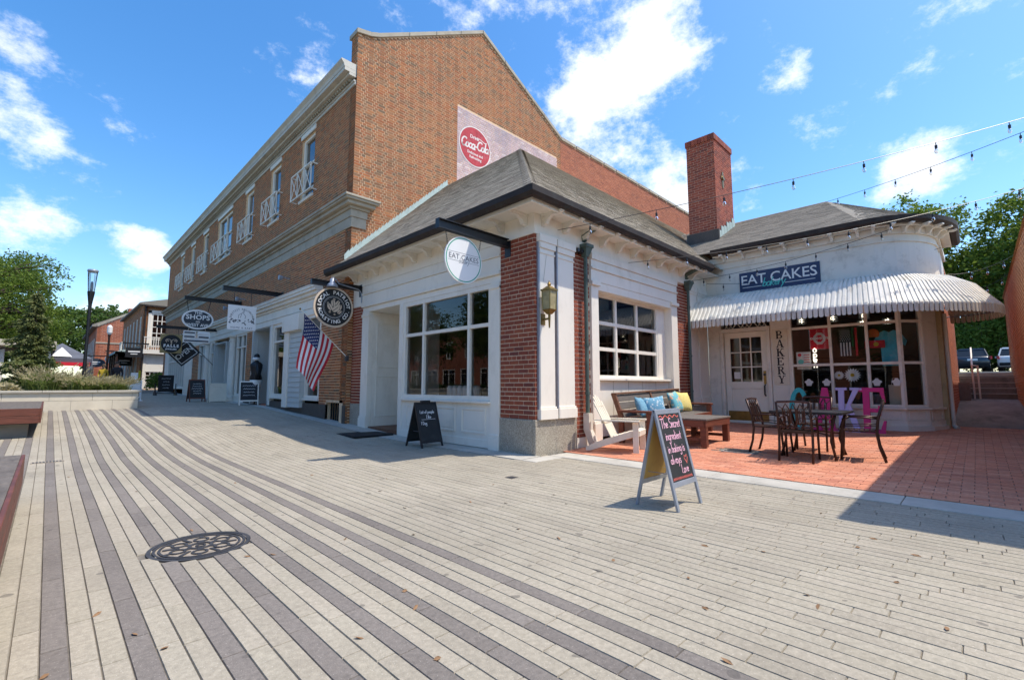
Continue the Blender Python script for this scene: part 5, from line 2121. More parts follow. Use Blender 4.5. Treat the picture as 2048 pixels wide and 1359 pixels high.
fl = thing('flag', 'stars and stripes flag drooping from an angled white pole on the brick wall', 'flag', (5.30, 11.36, 1.75))
pa, pb_ = Vector((5.36, 11.30, 1.80)), Vector((4.13, 11.25, 2.90))
MB().tube([pa, pb_], .012, 8).build('flag_pole', 'white_paint', fl)
MB().lathe([(.004, -.03), (.02, -.015), (.024, 0), (.02, .015), (.004, .03)], pb_ + (pb_ - pa).normalized() * .02, 10).build('finial', 'brass', fl)
MB().box(5.30, 11.26, 1.72, 5.37, 11.34, 1.86).build('pole_socket', 'iron', fl)
HOI, FLY = 1.02, 1.35


def flag_pt(h, t):
    """h 0..1 down the hoist (tip -> inner), t 0..1 along the fly; cloth hangs from the sloping pole in gathered folds"""
    p = pb_.lerp(pa, .06 + h * .62)
    fold = math.sin(h * 7.0 + t * 2.2) * .075 * t
    swing = -.10 * t - .33 * t * h
    return Vector((p.x + swing + .03 * math.sin(t * 5), p.y - .02 + fold * .9 - .05 * t, p.z - FLY * t * (.96 - .10 * h) - .02))


NU, NV = 26, 24
stripes = {}
for k in range(13):
    stripes[k] = MB()
canton = MB()
for i in range(NU):
    pass
rows = 13
for k in range(13):
    for sub in range(2):
        h0, h1 = (k + sub / 2) / 13, (k + (sub + 1) / 2) / 13
        for j in range(NV):
            t0, t1 = j / NV, (j + 1) / NV
            tgt = canton if (k < 7 and t1 <= .4 + 1e-6) else stripes[k]
            if k < 7 and t0 < .4 < t1:
                canton.face([flag_pt(h0, t0), flag_pt(h1, t0), flag_pt(h1, .4), flag_pt(h0, .4)])
                stripes[k].face([flag_pt(h0, .4), flag_pt(h1, .4), flag_pt(h1, t1), flag_pt(h0, t1)])
                continue
            tgt.face([flag_pt(h0, t0), flag_pt(h1, t0), flag_pt(h1, t1), flag_pt(h0, t1)])
for k in range(13):
    stripes[k].build('stripe', 'flag_red' if k % 2 == 0 else 'flag_white', fl, smooth=True)
can = canton.build('canton', 'flag_blue', fl, smooth=True)
st_ = MB()
for r_ in range(9):
    for c in range(6 if r_ % 2 == 0 else 5):
        h = (r_ + .9) / 9.8 * 7 / 13
        t = (c + (.5 if r_ % 2 == 0 else 1.0)) / 6 * .4
        p = flag_pt(h, t)
        du, dv = (flag_pt(h + .01, t) - p).normalized(), (flag_pt(h, t + .01) - p).normalized()
        nn = du.cross(dv).normalized()
        for sd in (1, -1):
            st_.face([p + nn * sd * .0025 + (du * math.cos(a) + dv * math.sin(a)) * (.021 if q % 2 == 0 else .009) for q, a in enumerate([R(36 * q) for q in range(10)])])
st_.build('star_field', 'flag_white', can, kind='stuff')

of = thing('flag', 'black OPEN flag with white border on a slanted pole', 'flag', (5.3, 25.9, 1.9))
cx, cz, w_, h_ = 4.461, 2.48, .639, 1.058
q0 = Vector((XM - .02, 25.0, cz - .42))
q1 = Vector((cx - .42, 25.0, cz + .95))
MB().tube([q0, q1], .014, 6).build('flag_pole', 'black_metal', of)
dirp = (q0 - q1).normalized()
dn_ = Vector((-dirp.z * -1, 0, -abs(dirp.x)))
dn_ = Vector((dirp.z, 0, -dirp.x)).normalized()
if dn_.z > 0:
    dn_ = -dn_
Ofm = frame(q1.lerp(q0, .40) + dn_ * .48 + Vector((0, -.01, 0)), dn_ * -1, (dirp * -1) if False else Vector((0, -1, 0)).cross(dn_ * -1))
mb = MB(Ofm)
fw_, fh_ = .92, .78
for i in range(10):
    u0, u1 = -fw_ / 2 + fw_ * i / 10, -fw_ / 2 + fw_ * (i + 1) / 10
    z0, z1 = .02 * math.sin(i * .9), .02 * math.sin((i + 1) * .9)
    mb.face([(u0, -fh_ / 2, z0), (u1, -fh_ / 2, z1), (u1, fh_ / 2, z1), (u0, fh_ / 2, z0)])
mb.build('cloth', 'sign_black', of)
O3 = Ofm @ T((0, 0, .024))
text('lettering', 'OPEN', .30, O3, 'sign_white', of, bold=.004)
mb = MB(O3)
for q in ((-.40, -.32, .40, -.295), (-.40, .295, .40, .32), (-.40, -.29, -.375, .29), (.375, -.29, .40, .29)):
    mb.box(q[0], q[1], 0, q[2], q[3], .001)
mb.build('border', 'sign_white', of)
# ------------------------------------------------------------------ chalkboard stands
def a_frame(root, w, h, depth, fmat, bmat, inner, leg, fr=.035, th=.022):
    """two leaning framed boards joined at the top; boards run along local x, faces towards -y and +y"""
    ang = math.atan2(depth / 2, h)
    sides = []
    for sgn, nm in ((-1, 'front'), (1, 'rear')):
        # plane: origin at ridge, v down the board
        down = Vector((0, sgn * math.sin(ang), -math.cos(ang)))
        top = Vector((0, sgn * .012, h))
        L_ = h / math.cos(ang)
        right = Vector((1, 0, 0)) if sgn < 0 else Vector((-1, 0, 0))
        M = frame(top, right, -down)
        mb = MB(M)
        mb.box(-w / 2, -L_, -th, -w / 2 + fr, 0, 0)
        mb.box(w / 2 - fr, -L_, -th, w / 2, 0, 0)
        mb.box(-w / 2 + fr, -fr * 1.3, -th, w / 2 - fr, -.0, -.001)
        mb.box(-w / 2 + fr, -L_ + leg, -th, w / 2 - fr, -L_ + leg + fr * 1.3, -.001)
        fo = mb.build('frame', fmat, root, bevel=.002)
        b = MB(M)
        b.box(-w / 2 + fr, -L_ + leg + fr * 1.3, -th * .75, w / 2 - fr, -fr * 1.3, -th * .35)
        b.build('board', bmat, root)
        if inner:
            b = MB(M)
            b.box(-w / 2 + fr + .001, -L_ + leg + fr * 1.3 + .001, -th * .76 - .002, w / 2 - fr - .001, -fr * 1.3 - .001, -th * .755)
            b.build('back_panel', inner, root)
        sides.append((M @ Matrix.Translation((0, 0, -th * .35 + .0006)), L_))
    mb = MB()
    for x in (-w * .3, w * .3):
        mb.tube([(x, -depth * .32, h * .34), (x, depth * .32, h * .34)], .003, 4)
    mb.build('stay', 'steel_grey', root)
    return sides


af = thing('a_frame_sign', 'grey framed A-frame chalkboard with pink chalk message about baking and love', 'sandwich board')
s_, L_ = a_frame(af, .50, .88, .40, 'steel_grey', 'chalkboard', 'tan_board', .20)[0]
for i, (tx, hh, dx, dy) in enumerate((('The Secret', .088, -.0, -.175), ('ingredient', .080, .0, -.285), ('in baking is', .076, .0, -.40), ('always', .078, -.06, -.50), ('Love', .078, .08, -.595))):
    hand('chalk_lettering', tx, hh, s_ @ T((dx, dy, 0)), 'chalk_pink', af, .095, .05, .03, jitter=.03)
ribbon('chalk_heart', [[(.14, -.51), (.11, -.475), (.115, -.445), (.14, -.46), (.165, -.44), (.172, -.47), (.14, -.52)]], .008, s_, 'chalk_red', af)
for y0, n_, a_ in ((-.07, 12, .011), (-.632, 15, .010)):
    ribbon('chalk_wave', [[(-.19 + .38 * i / (n_ * 2), y0 + a_ * (1 if i % 2 else -1)) for i in range(n_ * 2 + 1)] if y0 < -.5 else [(-.19 + .38 * i / 40, y0 + a_ * math.sin(i / 40 * 8 * math.pi)) for i in range(41)]], .008, s_, 'chalk_red', af)
place(af, (4.215, 2.135, 0), 0)

a2 = thing('a_frame_sign', 'black plastic A-frame chalkboard with a few white chalk words by the shop window', 'sandwich board')
s_, L_ = a_frame(a2, .47, .80, .52, 'sign_black', 'chalkboard', None, .09, .03, .03)[0]
for tx, hh, dx, dy in (('List of people', .058, .0, -.21), ('I like', .055, .02, -.30), ('1 Dog', .06, -.10, -.42)):
    hand('chalk_lettering', tx, hh, s_ @ T((dx, dy, 0)), 'chalk_white', a2, .11, .05, .04, jitter=.03)
ribbon('chalk_rule', [[(-.14, -.325), (.16, -.32)]], .005, s_, 'chalk_white', a2)
mb = MB()
mb.box(-.10, -.03, .79, .10, .03, .83)
mb.build('carry_handle', 'sign_black', a2, bevel=.008)
place(a2, (4.98, 7.28, g_street(7.3)), R(0))

# door mat on the paving in front of the entrance
mb = MB()
mb.box(4.52, 9.10, g_street(9.4) - .002, 5.42, 10.05, g_street(9.6) + .022)
mat('rubber_mat', (.012, .012, .012), .9, .3, 30, .6, 90)
tag(mb.build('door_mat', 'rubber_mat', None, bevel=.006), 'black rubber door mat in front of the white entrance alcove', 'doormat')

# further chalkboards along the shop fronts
def small_board(name, label, loc, rz, w, h, d, fm, bm, inner=None, leg=.14, lines=4, ink='chalk_white'):
    t = thing(name, label, 'sandwich board')
    s, L_ = a_frame(t, w, h, d, fm, bm, inner, leg, .035, .022)[0]
    rr = random.Random(int(loc[1] * 10))
    for i in range(lines):
        y = -h * (.2 + .55 * i / max(1, lines))
        ww = w * rr.uniform(.22, .34)
        n = 12
        ribbon('chalk_lettering', [[(-ww + 2 * ww * k / n, y + h * .025 * (1 if k % 2 else -1) * rr.uniform(.4, 1)) for k in range(n + 1)]], .010, s, ink, t)
    place(t, loc, rz)
    return t


small_board('a_frame_sign', 'white framed A-frame chalkboard in front of the recessed shop entrance', (5.12, 18.5, g_street(18.5)), R(-12), .60, .85, .5, 'white_paint', 'chalkboard', 'brown_wood')
small_board('a_frame_sign', 'brown wooden A-frame chalkboard with coloured chalk beside a cream board', (4.22, 22.1, g_street(22.1)), R(4), .56, .88, .42, 'teak', 'chalkboard', None, .12, 5)
small_board('a_frame_sign', 'plain cream painted A-frame board outside the shop door', (4.78, 21.35, g_street(21.35)), R(2), .60, .74, .26, 'cream_wood', 'cream_wood', None, .03, 1, 'sign_tan')
rs = thing('message_board_stand', 'black message board on wheeled rolling base with white lettering', 'sandwich board')
mb = MB()
mb.box(-.42, -.03, .22, .42, .03, 1.30)
mb.build('board', 'sign_black', rs, bevel=.02)
mb = MB()
mb.box(-.52, -.06, .10, .52, .06, .16)
for x in (-.55, .55):
    mb.hexa([(x - .05, -.28, 0), (x + .05, -.28, 0), (x + .05, .28, 0), (x - .05, .28, 0)], [(x - .03, -.05, .35), (x + .03, -.05, .35), (x + .03, .05, .35), (x - .03, .05, .35)])
    mb.box(x - .025, -.03, .35, x + .025, .03, .75)
mb.build('base', 'sign_black', rs)
fm = frame((0, -.031, 0), (1, 0, 0), (0, 0, 1))
rr = random.Random(5)
for i in range(4):
    ww = rr.uniform(.15, .30)
    ribbon('lettering', [[(-ww + 2 * ww * k / 14, 1.08 - i * .2 + .035 * (1 if k % 2 else -1) * rr.uniform(.4, 1)) for k in range(15)]], .014, fm, 'chalk_white', rs)
place(rs, (4.45, 30.6, g_street(30.6)), R(6))
rs.scale = (.82, .82, .82)

# white swing sign by the end of the planter wall
ss = thing('swing_sign', 'white plastic sign stand by the end of the stone planter wall', 'sign', (2.55, 20.2, g_street(20.2)))
z0 = g_street(20.2)
mb = MB()
for x in (2.30-.0, 2.78):
    mb.box(x - .02, 20.18, z0, x + .02, 20.22, z0 + .95)
mb.box(2.28, 20.181, z0 + .90, 2.80, 20.219, z0 + .96)
mb.box(2.24, 20.0, z0, 2.34, 20.4, z0 + .04)
mb.box(2.74, 20.0, z0, 2.84, 20.4, z0 + .04)
mb.build('stand', 'sign_white', ss)
MB().box(2.33, 20.19, z0 + .15, 2.75, 20.21, z0 + .86).build('panel', 'sign_white', ss)
mb = MB()
mb.box(2.36, 20.185, z0 + .2, 2.72, 20.189, z0 + .5)
mb.build('print', 'sign_slate', ss)
MB().box(2.36, 20.15, z0 + .98, 2.62, 20.17, z0 + 1.32).build('notice', 'sign_white', ss)
ss.location = (2.55 - .08, 20.2 + 3.6, g_street(23.8))
ss.scale = (.85, .85, .85)
yb = thing('bollard', 'thin yellow bollard post beside the shrub at the far building', 'bollard', (4.12, 38.0, g_street(38)))
mat('yellow_paint', (.62, .48, .02), .5)
mb = MB()
mb.lathe([(.06, g_street(38) - .05), (.06, g_street(38) + 1.3), (.04, g_street(38) + 1.35)], (4.12, 38.0, 0), 10)
mb.build('post', 'yellow_paint', yb)

# dress form with black top in the recess
mf = thing('mannequin', 'headless dress form in a black top and patterned skirt in the shop recess', 'mannequin', (5.45, 18.9, g_street(18.5)))
z0 = g_street(18.5)
mb = MB()
mb.lathe([(.22, z0), (.22, z0 + .02), (.03, z0 + .04), (.02, z0 + .75)], (5.35, 18.6, 0), 12)
mb.build('stand', 'black_metal', mf)
mb = MB()
mb.lathe([(.10, z0 + .62), (.19, z0 + .64), (.20, z0 + .85), (.16, z0 + .98)], (5.35, 18.6, 0), 14)
mb.build('skirt', 'sign_white', mf, smooth=True)
mb = MB()
mb.lathe([(.17, z0 + .85), (.21, z0 + .95), (.16, z0 + 1.12), (.20, z0 + 1.32), (.21, z0 + 1.45), (.13, z0 + 1.54), (.06, z0 + 1.57), (.05, z0 + 1.64), (.10, z0 + 1.72), (.09, z0 + 1.80), (.03, z0 + 1.85)], (5.35, 18.6, 0), 14)
for s in (-1, 1):
    mb.tube([(5.35, 18.6 + s * .18, z0 + 1.47), (5.33, 18.6 + s * .27, z0 + 1.2), (5.30, 18.6 + s * .25, z0 + .95)], [.06, .065, .06], 8)
mb.build('black_top', 'sign_black', mf, smooth=True)
mb = MB()
mb.lathe([(.105, z0 + 1.60), (.125, z0 + 1.65), (.11, z0 + 1.71)], (5.33, 18.6, 0), 12)
mb.build('white_scarf', 'sign_white', mf, smooth=True)

# ------------------------------------------------------------------ wall lantern on the pilaster
lt = thing('wall_lantern', 'square brass lantern on the white pilaster of the corner pier', 'lamp', (5.85, YS - .06, 2.0))
lx, ly, lz = 5.62, YS - .20, 2.50
mb = MB()
for sx in (-1, 1):
    for sy in (-1, 1):
        mb.bar((lx + sx * .075, ly + sy * .075, lz - .18), (lx + sx * .085, ly + sy * .085, lz + .12), .014, .014)
mb.box(lx - .1, ly - .1, lz + .12, lx + .1, ly + .1, lz + .145)
mb.hexa([(lx - .085, ly - .085, lz + .1451), (lx + .085, ly - .085, lz + .1451), (lx + .085, ly + .085, lz + .1451), (lx - .085, ly + .085, lz + .1451)], [(lx - .03, ly - .03, lz + .2), (lx + .03, ly - .03, lz + .2), (lx + .03, ly + .03, lz + .2), (lx - .03, ly + .03, lz + .2)])
mb.hexa([(lx - .03, ly - .03, lz - .26), (lx + .03, ly - .03, lz - .26), (lx + .03, ly + .03, lz - .26), (lx - .03, ly + .03, lz - .26)], [(lx - .085, ly - .085, lz - .185), (lx + .085, ly - .085, lz - .185), (lx + .085, ly + .085, lz - .185), (lx - .085, ly + .085, lz - .185)])
mb.lathe([(.02, lz + .2), (.035, lz + .23), (.015, lz + .26), (.004, lz + .29)], (lx, ly, 0), 10)
mb.tube([(lx, ly, lz - .26), (lx, ly, lz - .48)], [.022, .012], 8)
mb.bar((lx, ly, lz - .33), (lx, YS - .05, lz - .33), .03, .03)
mb.box(lx - .05, YS - .07, lz - .42, lx + .05, YS - .056, lz - .24)
mb.build('lantern_frame', 'brass', lt)
mb = MB()
mb.hexa([(lx - .072, ly - .072, lz - .18), (lx + .072, ly - .072, lz - .18), (lx + .072, ly + .072, lz - .18), (lx - .072, ly + .072, lz - .18)], [(lx - .082, ly - .082, lz + .119), (lx + .082, ly - .082, lz + .119), (lx + .082, ly + .082, lz + .119), (lx - .082, ly + .082, lz + .119)])
mb.build('lantern_glass', 'brass_glass', lt)
mb = MB()
mb.tube([(5.64, YS - .06, 2.80), (5.72, YS - .058, 3.26)], .003, 4)
mb.build('wire', 'stone_trim', lt)
sc_ = thing('spot_lamp', 'pair of small black spotlights on the brick below the frieze', 'lamp', (6.62, YS - .02, 3.5))
for x in (6.56, 6.68):
    mb = MB()
    mb.lathe([(.035, 0), (.05, .05), (.05, .09), (.03, .092)], (x, YS - .10, 3.52), 10, 'Y')
    mb.build('lamp_head', 'black_metal', sc_)

# ------------------------------------------------------------------ patio furniture
def wood_bar(mb, a, b, w, h, up=(0, 0, 1)):
    mb.bar(a, b, w, h, up)


# Adirondack chair, faces +x in its own frame
ad = thing('adirondack_chair', 'cream painted slatted Adirondack chair by the window bay', 'chair')
for s in (-1, 1):
    mb = MB()
    mb.prism([(.02, s * .27 - .011, .37), (.14, s * .27 - .011, .37), (.14, s * .27 - .011, .30), (-.72, s * .27 - .011, .0), (-.80, s * .27 - .011, .0), (-.80, s * .27 - .011, .06), (-.62, s * .27 - .011, .15)], (0, .022, 0))
    mb.build('side_rail', 'cream_wood', ad, recalc=True)
    mb = MB()
    mb.bar((.10, s * .295, 0), (.10, s * .295, .53), .022, .10, (1, 0, 0))
    mb.build('leg', 'cream_wood', ad, bevel=.003)
    mb = MB()
    mb.prism([(-.62, s * .27, .531), (-.62, s * .35, .531), (.10, s * .39, .531), (.17, s * .36, .531), (.17, s * .25, .531), (.0, s * .24, .531)], (0, 0, .022))
    mb.build('armrest', 'cream_wood', ad, recalc=True)
for i in range(5):
    mb = MB()
    x = .12 - i * .095
    mb.bar((x, -.28, .378 - i * .030), (x, .28, .378 - i * .030), .085, .018, (.3, 0, 1))
    mb.build('seat_slat', 'cream_wood', ad, bevel=.003)
mid = [(-.34, .24), (-.73, .98)]
for i in range(5):
    k = i - 2
    top = .98 - .03 * k * k
    mb = MB()
    a = Vector((-.33, k * .105, .22))
    b = Vector((-.33 - (top - .22) * .50, k * .118, top))
    mb.bar(a, b, .095, .018, (1, 0, .5))
    mb.build('back_slat', 'cream_wood', ad, bevel=.003)
mb = MB()
mb.bar((-.475, -.30, .50), (-.475, .30, .50), .06, .025)
mb.bar((-.62, -.24, .78), (-.62, .24, .78), .05, .025)
mb.bar((.155, -.28, .33), (.155, .28, .33), .02, .09)
mb.build('brace', 'cream_wood', ad, bevel=.003)
place(ad, (6.86, 4.06, g_patio(6.9) + .002), R(-72))
ad.scale = (.92, .86, .92)

# timber bench against the wall, facing the patio
bn = thing('garden_bench', 'long brown wooden bench with plank back under the patio window', 'bench')
for i, z in enumerate((.52, .665, .81)):
    mb = MB()
    mb.bar((-1.27, .10 + .04 * i + .03, z), (1.27, .10 + .04 * i + .03, z), .028, .13, (0, .28, 1))
    mb.build('back_plank', 'grey_wood', bn, bevel=.004)
mb = MB()
mb.bar((-1.32, .235, .895), (1.32, .235, .895), .10, .03)
mb.build('top_rail', 'brown_wood', bn, bevel=.005)
for i in range(4):
    mb = MB()
    mb.bar((-1.27, .02 - i * .145, .42 - .004 * i), (1.27, .02 - i * .145, .42 - .004 * i), .135, .03)
    mb.build('seat_plank', 'grey_wood', bn, bevel=.004)
mb = MB()
mb.bar((-1.27, -.50, .33), (1.27, -.50, .33), .03, .18)
mb.build('front_rail', 'teak', bn, bevel=.004)
for x in (-1.29, 0, 1.29):
    for dy, h in ((-.47, .56 if x else .40), (.10, .44)):
        mb = MB()
        mb.box(x - .035, dy - .045, 0, x + .035, dy + .045, h)
        mb.build('leg', 'teak', bn, bevel=.004)
    mb = MB()
    mb.bar((x, .07, .40), (x, .25, .90), .05, .09, (0, 1, 0))
    mb.build('back_post', 'brown_wood', bn, bevel=.004)
for x in (-1.29, 1.29):
    mb = MB()
    mb.box(x - .06, -.54, .561, x + .06, .14, .60)
    mb.build('armrest', 'teak', bn, bevel=.005)
place(bn, (8.86, 4.62, g_patio(8.8)), 0)
bn.rotation_euler = (0, -math.atan(.029), 0)


def pillow(name, label, loc, rot, size, cols, pattern):
    """stuffed square cushion with pinched corners"""
    m, nt, b, out = _nodes('cushion_%d' % len(MATS))
    tc = nt.nodes.new('ShaderNodeTexCoord').outputs['Object']
    v = nt.nodes.new('ShaderNodeTexVoronoi')
    v.inputs['Scale'].default_value = pattern
    nt.links.new(tc, v.inputs['Vector'])
    c = _mixc(nt, _range(nt, v.outputs['Distance'], .25, .42), cols[0], cols[1])
    n = _noise(nt, tc, pattern * .7, 2, .5)
    if len(cols) > 2:
        c = _mixc(nt, _range(nt, n, .52, .58), c, cols[2])
    nt.links.new(c, b.inputs['Base Color'])
    b.inputs['Roughness'].default_value = .9
    N_ = 10
    mb = MB()
    idx = {}
    def hgt(u, v_):
        return .085 * (max(0, 1 - u * u) ** .55) * (max(0, 1 - v_ * v_) ** .55)
    for side in (1, -1):
        g = [[None] * (N_ + 1) for _ in range(N_ + 1)]
        for i in range(N_ + 1):
            for j in range(N_ + 1):
                u, v_ = -1 + 2 * i / N_, -1 + 2 * j / N_
                pin = 1 - .10 * (1 - abs(u)) * (abs(v_) > .99) - .10 * (1 - abs(v_)) * (abs(u) > .99)
                g[i][j] = (u * size / 2 * pin, side * hgt(u, v_), v_ * size / 2 * pin)
        for i in range(N_):
            for j in range(N_):
                q = [g[i][j], g[i + 1][j], g[i + 1][j + 1], g[i][j + 1]]
                mb.face(q if side < 0 else q[::-1])
    me = mb.mesh(name, smooth=True)
    bm = bmesh.new()
    bm.from_mesh(me)
    bmesh.ops.remove_doubles(bm, verts=bm.verts, dist=.0005)
    bm.to_mesh(me)
    bm.free()
    o = link(name, me, m, None)
    tag(o, label, 'cushion', 'cushions on the bench')
    o.location = loc
    o.rotation_euler = rot
    return o


zs = .45 + g_patio(8.3)
pillow('cushion', 'plain blue cushion leaning on the bench back', (8.02, 4.56, zs + .17), (R(-22), R(4), R(12)), .40, ((.11, .27, .38), (.17, .36, .48)), 26)
pillow('cushion', 'white and blue patterned cushion beside the plain blue one', (8.28, 4.42, zs + .16), (R(-18), R(-6), R(-38)), .42, ((.62, .68, .70), (.16, .36, .50)), 20)
pillow('cushion', 'teal floral cushion with peach flower on the bench', (9.38, 4.54, zs + .23), (R(-22), R(-5), R(4)), .46, ((.50, .57, .40), (.14, .42, .48), (.72, .42, .26)), 13)
pillow('cushion', 'yellow cushion at the far end of the bench', (9.80, 4.56, zs + .23), (R(-20), R(4), R(-14)), .44, ((.66, .55, .13), (.74, .62, .22)), 22)

# low coffee table of dark planks
ct = thing('coffee_table', 'low dark brown plank coffee table in front of the bench', 'table')
for i in range(6):
    mb = MB()
    mb.bar((-.60, -.30 + i * .121, .455), (.60, -.30 + i * .121, .455), .115, .03)
    mb.build('top_plank', 'grey_wood', ct, bevel=.004)
mb = MB()
for y in (-.335, .335):
    mb.box(-.58, y - .012, .33, .58, y + .012, .439)
for x in (-.58, .58):
    mb.box(x - .012, -.32, .33, x + .012, .32, .438)
mb.box(-.50, -.02, .10, .50, .02, .15)
mb.build('apron', 'teak', ct, bevel=.003)
for x in (-.52, .52):
    for y in (-.29, .29):
        MB().box(x - .05, y - .05, 0, x + .05, y + .05, .44).build('leg', 'teak', ct, bevel=.004)
    MB().box(x - .02, -.239, .10, x + .02, .239, .15).build('stretcher', 'teak', ct)
place(ct, (8.36, 3.62, g_patio(8.3)), R(2))

# metal dining chair, faces +x (back at -x)
def metal_chair(name, label):
    t = thing(name, label, 'chair', group='metal chairs round the patio table')
    r_ = .013
    for s in (-1, 1):
        y = s * .235
        mb = MB()
        mb.tube([(-.31, y, 0), (-.25, y, .20), (-.225, y, .40), (-.25, y, .62), (-.33, y, .88)], [.019, .019, .019, .018, .018], 8)
        mb.build('leg', 'bronze_metal', t, smooth=True)
        mb = MB()
        mb.tube([(.22, y, 0), (.20, y, .25), (.19, y, .44), (.17, y, .60), (.10, y, .635)], .018, 8)
        mb.build('leg', 'bronze_metal', t, smooth=True)
        mb = MB()
        mb.tube([(.13, y * 1.0, .632), (-.05, y * 1.06, .635), (-.255, y, .62)], .013, 6)
        mb.tube([(.16, y, .50), (-.24, y, .52)], .008, 6)
        mb.build('armrest', 'bronze_metal', t, smooth=True)
    mb = MB()
    for i in range(7):
        x = -.20 + i * .065
        mb.box(x, -.225, .428, x + .05, .225, .44)
    mb.bar((.20, -.23, .425), (.20, .23, .425), .02, .02)
    mb.bar((-.225, -.23, .425), (-.225, .23, .425), .02, .02)
    for s in (-1, 1):
        mb.bar((-.225, s * .225, .427), (.20, s * .225, .427), .02, .02)
    mb.build('seat', 'bronze_metal', t)
    # lattice back: interlaced hexagons between two rails
    def bp(v, h):
        """v across -1..1, h 0..1 up the back"""
        z = .50 + h * .36
        x = -.232 - h * .085
        return (x, v * .225, z)
    mb = MB()
    mb.tube([bp(-1, 1.05), bp(0, 1.08), bp(1, 1.05)], .018, 6)
    mb.tube([bp(-1, .0), bp(1, .0)], .010, 6)
    for c in (-.46, .0, .46):
        w_ = .30 if c == 0 else .42
        mb.tube([bp(c - w_ * .5, .2), bp(c - w_ * .5, .75), bp(c, .98), bp(c + w_ * .5, .75), bp(c + w_ * .5, .2), bp(c, .0), bp(c - w_ * .5, .2)], .0115, 5)
    for v in (-.9, .9):
        mb.tube([bp(v * 1.05, .9), bp(v * .74, .75)], .007, 5)
        mb.tube([bp(v * 1.05, .1), bp(v * .74, .25)], .007, 5)
    for c in (-.46, .46):
        mb.tube([bp(c - .09, .25), bp(c - .09, .72), bp(c + .09, .72), bp(c + .09, .25), bp(c - .09, .25)], .009, 5)
    mb.build('back_lattice', 'bronze_metal', t)
    return t


TC = (8.11, 1.80)
zt = g_patio(TC[0])
tb = thing('patio_table', 'square black metal patio table among four chairs', 'table')
mb = MB()
mb.box(-.42, -.42, .640, .42, .42, .652)
for s in (-1, 1):
    mb.box(-.44, s * .43 - .02, .625, .44, s * .43 + .02, .66)
    mb.box(s * .43 - .02, -.409, .625, s * .43 + .02, .409, .659)
mb.build('table_top', 'black_metal', tb, bevel=.003)
for sx in (-1, 1):
    for sy in (-1, 1):
        mb = MB()
        mb.tube([(sx * .36, sy * .36, .63), (sx * .30, sy * .30, .42), (sx * .28, sy * .28, .25), (sx * .34, sy * .34, .0)], .017, 8)
        mb.build('leg', 'bronze_metal', tb, smooth=True)
mb = MB()
mb.tube([(-.29, -.29, .32), (0, 0, .36), (.29, .29, .32)], .01, 6)
mb.tube([(-.29, .29, .32), (0, 0, .375), (.29, -.29, .32)], .01, 6)
mb.build('stretcher', 'bronze_metal', tb)
place(tb, (TC[0], TC[1], zt), R(0))
c1 = metal_chair('metal_chair', 'dark metal lattice chair with its back to the street at the patio table')
place(c1, (7.61, 1.86, g_patio(7.61)), R(3))
c1.scale = (.93, .86, .93)
for (x, y, a, lb) in ((8.06, 2.32, -92, 'dark metal chair seen side on at the coffee table end of the patio table'), (8.20, 1.26, 97, 'dark metal chair on the alley side of the patio table'), (8.76, 1.92, 180, 'dark metal chair between patio table and big letters')):
    c = dup(c1, lb)
    place(c, (x, y, g_patio(x)), R(a))

# ------------------------------------------------------------------ big free standing letters
mat('letter_teal', (.03, .40, .42), .45, .06, 4, .05)
mat('letter_magenta', (.55, .008, .16), .45, .06, 4, .05)
mat('letter_lavender', (.46, .42, .72), .45, .06, 4, .05)


